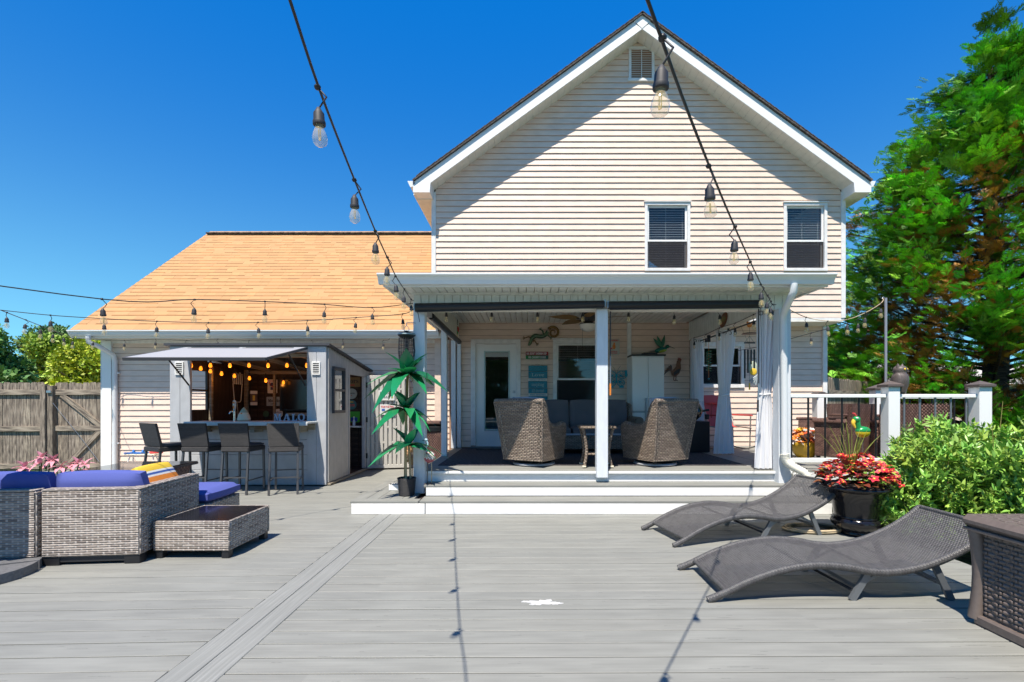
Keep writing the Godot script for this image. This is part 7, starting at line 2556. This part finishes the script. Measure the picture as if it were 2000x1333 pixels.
	shrub_at(s, Vector3(5.05, 0.12, -4.85), Vector3(1.68, 1.12, 1.25), 181)
	# bird on a stake
	var b := thing("painted_bird", "green and yellow painted metal bird on a stake in the shrub", "ornament", Vector3(3.50, 0.0, -4.95))
	tb(b, "stake", [Vector3(0, -0.05, 0), Vector3(0, 0.96, 0)], 0.006, M.bronze, 6)
	m = MB.new()
	m.ball(Vector3(0.0, 0.995, 0), Vector3(0.072, 0.055, 0.05), 16)
	part(b, "belly", m, flat(lin(0.60, 0.46, 0.02), 0.25, 0.2))
	m = MB.new()
	m.ball(Vector3(0.0, 1.015, 0), Vector3(0.074, 0.045, 0.052), 16)
	part(b, "back", m, flat(lin(0.02, 0.30, 0.08), 0.25, 0.2))
	tb(b, "neck", [Vector3(-0.04, 1.03, 0), Vector3(-0.05, 1.08, 0), Vector3(-0.06, 1.12, 0)], [0.03, 0.024, 0.03], flat(lin(0.02, 0.30, 0.08), 0.25, 0.2), 10)
	m = MB.new()
	m.ball(Vector3(-0.065, 1.13, 0), Vector3(0.04, 0.038, 0.035), 12)
	part(b, "head", m, flat(lin(0.02, 0.30, 0.08), 0.25, 0.2))
	tb(b, "beak", smooth([Vector3(-0.085, 1.125, 0), Vector3(-0.10, 1.09, 0), Vector3(-0.075, 1.04, 0)], 4), [0.022, 0.022, 0.022, 0.020, 0.018, 0.016, 0.012, 0.008, 0.003], M.yellow, 9)
	tb(b, "crest", [Vector3(-0.07, 1.16, 0), Vector3(-0.085, 1.19, 0), Vector3(-0.105, 1.195, 0)], [0.012, 0.010, 0.008], M.red, 7)
	m = MB.new()
	m.ball(Vector3(-0.075, 1.145, 0.03), Vector3(0.010, 0.010, 0.008), 8)
	part(b, "eye", m, M.paper)
	# coiled hose
	var h := thing("garden_hose", "coiled olive garden hose on the deck beside the urn", "hose", Vector3(2.92, 0, -4.86))
	for q in [[0.0, M.soil, 0.0], [0.04, M.rope, 0.3]]:
		var pts := []
		for k in 90:
			var a: float = k * 0.21 + q[2]
			pts.append(Vector3(cos(a) * (0.23 + 0.02 * sin(k * 0.13) + q[0]), 0.012 + 0.008 * (k / 30) + q[0] * 0.2, sin(a) * (0.15 + 0.015 * cos(k * 0.1))))
		tb(h, "coil", pts, 0.011, flat(lin(0.10, 0.09, 0.05), 0.5) if q[0] == 0.0 else M.rope, 7)
	# deck box
	var d := thing("deck_box", "brown plastic wicker deck box at the right edge", "storage box", Vector3(2.64, 0, -2.83))
	# its long side faces left; local x goes right, local z towards the viewer
	bx(d, "carcass", Vector3(0.33, 0.295, 0.62), Vector3(0.60, 0.55, 1.22), M.box_brown, 0.01)
	for z in [0.02, 1.22]:
		var pts := []
		for k in 7:
			var t := k / 6.0
			pts.append(Vector3(0.012 + 0.028 * sin(PI * t), 0.03 + 0.53 * t, z))
		var c := MB.new()
		c.tube(pts, 0.036, 8)
		part(d, "corner_post", c, M.box_brown)
	bx(d, "bottom_rail", Vector3(0.02, 0.03, 0.62), Vector3(0.05, 0.06, 1.2), M.box_brown, 0.01)
	bx(d, "lid", Vector3(0.335, 0.60, 0.61), Vector3(0.72, 0.075, 1.32), M.box_brown, 0.028)
	bx(d, "lid_lip", Vector3(-0.005, 0.555, 0.61), Vector3(0.03, 0.02, 1.28), M.box_brown, 0.004)
	var wv := MB.new()
	for i in 19:
		for j in 27:
			var z := 0.072 + j * 0.0425 + (0.010 if i % 2 else -0.010)
			var y := 0.082 + i * 0.025
			wv.box(Vector3.ZERO, Vector3(0.014, 0.0185, 0.038), Transform3D(Basis(Vector3.RIGHT, 0.0) * Basis(Vector3.UP, 0.22 if (i + j) % 2 else -0.22), Vector3(0.028, y, z)), 0.005)
	var w := part(d, "woven_face", wv, M.box_brown)
	w.set_meta("kind", "stuff")
	wv = MB.new()
	for i in 8:
		for j in 18:
			wv.box(Vector3.ZERO, Vector3(0.05, 0.010, 0.04), shift(0.05 + i * 0.075 + (0.03 if j % 2 else 0.0), 0.637, 0.03 + j * 0.068), 0.003)
	w = part(d, "lid_weave", wv, M.box_brown)
	w.set_meta("kind", "stuff")

func side_deck_items() -> void:
	var f := 0.43
	# owl on the rail
	var o := thing("owl_statue", "brown plastic owl statue perched on the railing", "statue", Vector3(4.925, 1.418, -6.27), 0.5)
	var m := MB.new()
	m.lathe([Vector2(0, 0), Vector2(0.062, 0), Vector2(0.066, 0.03), Vector2(0.082, 0.09), Vector2(0.096, 0.16), Vector2(0.098, 0.21), Vector2(0.085, 0.255), Vector2(0.07, 0.275), Vector2(0.074, 0.295), Vector2(0.08, 0.32), Vector2(0.072, 0.35), Vector2(0.05, 0.37), Vector2(0, 0.375)], 24)
	part(o, "body", m, M.bronze)
	for s in [-1.0, 1.0]:
		m = MB.new()
		m.lathe([Vector2(0.030, 0), Vector2(0.018, 0.035), Vector2(0.0, 0.065)], 8, Transform3D(Basis(Vector3(0, 0, 1), -s * 0.25), Vector3(s * 0.048, 0.345, 0)))
		part(o, "ear_tuft", m, M.bronze)
		m = MB.new()
		m.ball(Vector3(s * 0.082, 0.17, 0.01), Vector3(0.032, 0.11, 0.06), 14)
		part(o, "wing", m, M.bronze)
		m = MB.new()
		m.ball(Vector3(s * 0.03, 0.325, 0.068), Vector3(0.018, 0.018, 0.01), 10)
		part(o, "eye", m, M.yellow)
	m = MB.new()
	m.lathe([Vector2(0.014, 0), Vector2(0, 0.04)], 6, Transform3D(Basis(Vector3.RIGHT, 2.2), Vector3(0, 0.315, 0.075)))
	part(o, "beak", m, M.ink)
	# pole for the lights
	var p := thing("light_pole", "slim grey pole rising beside the owl for the string lights", "pole", Vector3(4.85, 0, -6.42))
	tb(p, "tube", [Vector3(0, 0.0, 0), Vector3(0, 2.72, 0)], 0.017, flat(lin(0.34, 0.34, 0.37), 0.4, 0.4), 10)
	tb(p, "hook", [Vector3(0, 2.70, 0), Vector3(-0.03, 2.735, 0), Vector3(-0.05, 2.71, 0)], 0.006, M.steel, 6)
	bx(p, "clamp", Vector3(-0.02, 1.2, 0.05), Vector3(0.05, 0.04, 0.1), M.steel)
	# dining chairs
	var seat := func(label: String, at: Vector3, turn: float) -> void:
		var c := thing("dining_chair", label, "chair", at, turn, "rust brown woven dining chairs on the side deck")
		var b := MB.new()
		b.hexa([Vector3(-0.24, 0.10, 0.26), Vector3(0.24, 0.10, 0.26), Vector3(0.24, 0.10, 0.20), Vector3(-0.24, 0.10, 0.20), Vector3(-0.27, 0.86, 0.33), Vector3(0.27, 0.86, 0.33), Vector3(0.27, 0.86, 0.28), Vector3(-0.27, 0.86, 0.28)])
		part(c, "backrest", b, M.wicker_rust)
		bx(c, "seat", Vector3(0, 0.36, -0.02), Vector3(0.48, 0.16, 0.46), M.wicker_rust, 0.015)
		for s in [-1, 1]:
			bx(c, "armrest", Vector3(s * 0.265, 0.60, 0.0), Vector3(0.06, 0.05, 0.52), M.wicker_rust, 0.015)
			bx(c, "side_panel", Vector3(s * 0.255, 0.33, 0.0), Vector3(0.03, 0.5, 0.46), M.wicker_rust, 0.008)
			bx(c, "leg", Vector3(s * 0.22, 0.05, -0.2), Vector3(0.04, 0.1, 0.04), M.black)
			bx(c, "leg", Vector3(s * 0.22, 0.05, 0.2), Vector3(0.04, 0.1, 0.04), M.black)
	seat.call("woven dining chair left of the yellow bird, nearest the railing", Vector3(4.70, f - 0.0, -7.1), 0.4)
	seat.call("woven dining chair directly behind the yellow bird, seen from its back", Vector3(5.26, f, -7.0), 0.0)
	seat.call("woven dining chair right of the owl post", Vector3(5.80, f, -7.05), -0.45)
	seat.call("woven dining chair farthest back beside the house corner", Vector3(5.62, f, -8.25), 2.9)
	seat.call("low woven chair against the railing near the house corner", Vector3(5.0, f, -8.1), 1.5)
	var t := thing("dining_table", "dark patio table among the woven dining chairs", "table", Vector3(5.35, f, -7.5))
	bx(t, "top", Vector3(0, 0.68, 0), Vector3(0.8, 0.03, 0.6), M.wicker_rust, 0.006)
	bx(t, "pedestal", Vector3(0, 0.34, 0), Vector3(0.2, 0.66, 0.2), M.wicker_rust, 0.01)
	bx(t, "napkin", Vector3(-0.12, 0.705, 0.2), Vector3(0.1, 0.02, 0.05), M.yellow)
	# yellow pot with orange flowers
	var y := thing("flower_pot", "yellow pot of orange and yellow flowers beside the right post", "planter", Vector3(4.42, f, -7.55))
	y.scale = Vector3.ONE * 1.25
	m = MB.new()
	m.lathe([Vector2(0, 0), Vector2(0.08, 0), Vector2(0.13, 0.06), Vector2(0.165, 0.15), Vector2(0.172, 0.20), Vector2(0.16, 0.205), Vector2(0.15, 0.17), Vector2(0, 0.17)], 26)
	part(y, "pot", m, flat(lin(0.62, 0.36, 0.03), 0.35))
	var petal := MB.new()
	for k in 7:
		var a := TAU * k / 7
		blade(petal, Transform3D(facing(Vector3(cos(a), 0.35, sin(a))), Vector3.ZERO), 0.05, 0.026, 0.2, 0.2, 3)
	var pme := petal.mesh()
	var cols := [leafy(lin(0.70, 0.20, 0.02), 0.35), leafy(lin(0.72, 0.42, 0.03), 0.35), leafy(lin(0.50, 0.08, 0.02), 0.35), leafy(lin(0.6, 0.58, 0.55), 0.35)]
	for k in 70:
		var a := rng.randf() * TAU
		var rr := sqrt(rng.randf()) * 0.19
		var h := 0.20 + 0.17 * (1.0 - pow(rr / 0.21, 2.0)) + rng.randf_range(-0.03, 0.02)
		put(y, "flower", pme, cols[rng.randi() % 4 if k % 3 else 0], Transform3D(Basis(Vector3(rng.randf_range(0.1, 1), 0, rng.randf_range(-1, 1)).normalized(), rng.randf_range(0.1, 1.0)), Vector3(cos(a) * rr, h, sin(a) * rr)))

# ---------------------------------------------------------------- string lights
var socket_mesh: Mesh
var bulb_mesh: Mesh
var wire_mesh: Mesh
var fil_mesh: Mesh
func bulb_parts() -> void:
	var b := MB.new()
	b.lathe([Vector2(0.0, 0.006), Vector2(0.006, 0.004), Vector2(0.012, -0.008), Vector2(0.0175, -0.016), Vector2(0.0185, -0.042), Vector2(0.021, -0.044), Vector2(0.021, -0.056), Vector2(0.018, -0.058), Vector2(0, -0.058)], 14)
	socket_mesh = b.mesh()
	b = MB.new()
	b.lathe([Vector2(0.013, -0.057), Vector2(0.015, -0.068), Vector2(0.022, -0.085), Vector2(0.025, -0.102), Vector2(0.022, -0.119), Vector2(0.012, -0.128), Vector2(0.0, -0.130)], 14)
	bulb_mesh = b.mesh()
	b = MB.new()
	b.tube([Vector3(-0.003, -0.07, 0), Vector3(-0.003, -0.108, 0), Vector3(0.003, -0.108, 0), Vector3(0.003, -0.07, 0)], 0.0018, 5)
	fil_mesh = b.mesh()
	b = MB.new()
	b.tube([Vector3(0, 1, 0), Vector3(0.03, 0.5, 0.0), Vector3(0, 0, 0)], 0.0035, 5)
	wire_mesh = b.mesh()

func string_of(label: String, pts: Array, bulbs: Array, drop := 0.07, lit: Material = null, cable: Material = null) -> Node3D:
	var o := thing("string_lights", label, "string lights", Vector3.ZERO, 0, "string lights round the deck")
	var m := MB.new()
	m.tube(smooth(pts, 6), 0.0048, 6)
	part(o, "cable", m, cable if cable else M.black)
	for q in bulbs:
		var p: Vector3 = q
		var s := Node3D.new()
		s.name = "bulb"
		o.add_child(s, true)
		s.position = p - Vector3(0, drop, 0)
		s.rotation.y = rng.randf() * TAU
		s.rotation.z = rng.randf_range(-0.09, 0.09)
		var j := MB.new()
		put(s, "socket", socket_mesh, M.ink)
		put(s, "glass", bulb_mesh, lit if lit else M.bulb)
		if lit == null:
			put(s, "filament", fil_mesh, M.filament)
		put(s, "lead", wire_mesh, M.black, Transform3D(Basis.IDENTITY.scaled(Vector3(1, drop, 1)), Vector3.ZERO))
		var c := MB.new()
		c.ball(Vector3(0, drop, 0), Vector3(0.012, 0.010, 0.012), 8)
		part(s, "joint", c, M.black)
	return o

func lights_strings() -> void:
	bulb_parts()
	# pole just behind the viewer that both long strings are tied to
	var p := thing("light_pole", "slim pole behind the viewer holding the two long strings", "pole", Vector3(-0.42, 0, 0.45))
	tb(p, "tube", [Vector3(0, 0, 0), Vector3(0, 2.75, 0)], 0.02, M.grey_metal, 10)
	bx(p, "foot", Vector3(0, 0.01, 0), Vector3(0.12, 0.02, 0.12), M.grey_metal)
	# long string to the left post
	var j := [Vector3(-0.713, 2.385, -1.633), Vector3(-0.816, 2.36, -2.26), Vector3(-0.924, 2.353, -2.914), Vector3(-1.017, 2.366, -3.478), Vector3(-1.113, 2.383, -4.06), Vector3(-1.238, 2.456, -4.82), Vector3(-1.394, 2.557, -5.76)]
	string_of("long string of clear bulbs overhead to the left porch post", [Vector3(-0.42, 2.62, 0.45), Vector3(-0.61, 2.47, -1.0)] + j + [Vector3(-1.43, 2.60, -6.05)], j, 0.075)
	var k := [Vector3(0.353, 2.253, -1.243), Vector3(0.726, 2.239, -1.887), Vector3(1.131, 2.258, -2.584), Vector3(1.590, 2.302, -3.376), Vector3(2.097, 2.36, -4.25), Vector3(2.50, 2.42, -4.94), Vector3(2.82, 2.475, -5.49), Vector3(3.06, 2.53, -5.92)]
	string_of("long string of clear bulbs overhead to the right porch post", [Vector3(-0.42, 2.62, 0.45), Vector3(-0.02, 2.37, -0.6)] + k + [Vector3(3.17, 2.55, -6.04)], k, 0.075)
	# strings off to the left
	var a := []
	for px in [200.0, 379.0, 517.0, 633.0, 727.0]:
		var r: float = (px - 1028.0) / 930.0
		var z: float = 6.995 / (0.909 - r)
		a.append(Vector3(r * z, 2.17 + (0.0 if px < 300 else 0.24 * (px - 200) / 600.0) - 0.02 + 0.09 * (px - 200) / 600.0, -z))
	var b := [Vector3(-4.6, 2.20, -2.63)]
	string_of("upper string of bulbs sloping from the left post past the wing roof", [Vector3(-5.0, 2.28, -2.2)] + b + a + [Vector3(-1.44, 2.57, -6.05)], a, 0.08)
	a = []
	for i in 8:
		var t := i / 7.0
		a.append(Vector3(lerpf(-5.60, -1.57, t), 2.335 - 0.10 * sin(PI * t) + 0.10 * t, lerpf(-5.60, -6.05, t)))
	string_of("lower string of bulbs level in front of the wing roof", [Vector3(-6.10, 2.38, -5.52)] + a + [Vector3(-1.43, 2.50, -6.05)], a, 0.07)
	a = []
	for i in 6:
		var t := (i + 0.3) / 5.6
		a.append(Vector3(lerpf(-6.10, -8.55, t), 2.38 + 0.13 * t, lerpf(-5.52, -9.02, t)))
	for i in 9:
		a.append(Vector3(-8.25 + 0.595 * i, 2.52 - 0.025 * (i % 2), -9.06))
	a.append(Vector3(-2.72, 2.50, -9.06))
	string_of("string of bulbs along the wing gutter above the bar shed", [Vector3(-6.10, 2.38, -5.52)] + a + [Vector3(-2.6, 2.53, -9.06)], a, 0.06)
	var cord := thing("light_pole", "post outside the left edge holding the bulb strings", "pole", Vector3(-6.13, 0, -5.50))
	tb(cord, "tube", [Vector3(0, 0, 0), Vector3(0, 2.42, 0)], 0.02, M.grey_metal, 10)
	# under the porch
	a = []
	for i in 7:
		a.append(Vector3(-1.08 + 0.615 * i, 2.585 - (0.035 if i in [5, 6] else 0.0), -6.42))
	string_of("string of bulbs along the inside of the front porch beam", [Vector3(-1.3, 2.60, -6.38)] + a + [Vector3(3.1, 2.61, -6.38)], a, 0.06)
	a = []
	for i in 5:
		a.append(Vector3(3.13, 2.52 - 0.02 * (i % 2), -6.55 - 0.58 * i))
	string_of("string of bulbs along the right porch beam above the curtains", [Vector3(3.17, 2.55, -6.1)] + a + [Vector3(3.14, 2.52, -9.1)], a, 0.08)
	# to the pole on the right
	a = [Vector3(3.62, 2.41, -6.15), Vector3(3.93, 2.37, -6.20), Vector3(4.22, 2.40, -6.26), Vector3(4.50, 2.50, -6.32), Vector3(4.76, 2.64, -6.39)]
	string_of("string of bulbs from the right porch post to the slim pole", [Vector3(3.33, 2.51, -6.08)] + a + [Vector3(4.82, 2.71, -6.42)], a, 0.07, null, M.rope)
	a = [Vector3(4.55, 2.42, -7.6), Vector3(4.95, 2.55, -7.1)]
	string_of("farther string of bulbs from the house wall to the slim pole", [Vector3(3.4, 2.20, -9.0), Vector3(4.0, 2.27, -8.2)] + a + [Vector3(4.84, 2.70, -6.44)], a, 0.07)
	# glowing bulbs inside the shed
	var lit := flat(lin(0.9, 0.45, 0.1), 0.4)
	lit.emission_enabled = true
	lit.emission = Color(1.0, 0.52, 0.10)
	lit.emission_energy_multiplier = 1.3
	a = []
	for i in 7:
		a.append(Vector3(-5.42 + 0.31 * i, 2.035, -7.70))
	for i in 7:
		a.append(Vector3(-5.40 + 0.06 * i * i * 0.35, 2.0 - 0.03 * i, -7.9 - 0.2 * i))
	var s := string_of("string of glowing amber bulbs inside the bar shed", [Vector3(-3.4, 2.05, -7.68), Vector3(-3.56, 2.05, -7.70), Vector3(-4.5, 2.05, -7.70), Vector3(-5.42, 2.05, -7.70), Vector3(-5.45, 2.02, -7.9), Vector3(-5.40, 1.90, -8.6), Vector3(-4.9, 1.82, -9.2)], a, 0.03, lit)
	for i in [0, 2, 4, 6, 9, 12]:
		var l := OmniLight3D.new()
		l.name = "bulb_glow"
		l.light_color = Color(1.0, 0.62, 0.25)
		l.light_energy = 0.012
		l.light_size = 0.025
		l.omni_range = 6.0
		l.omni_attenuation = 2.0
		l.shadow_enabled = true
		s.add_child(l, true)
		l.position = a[i] - Vector3(0, 0.19, -0.0)
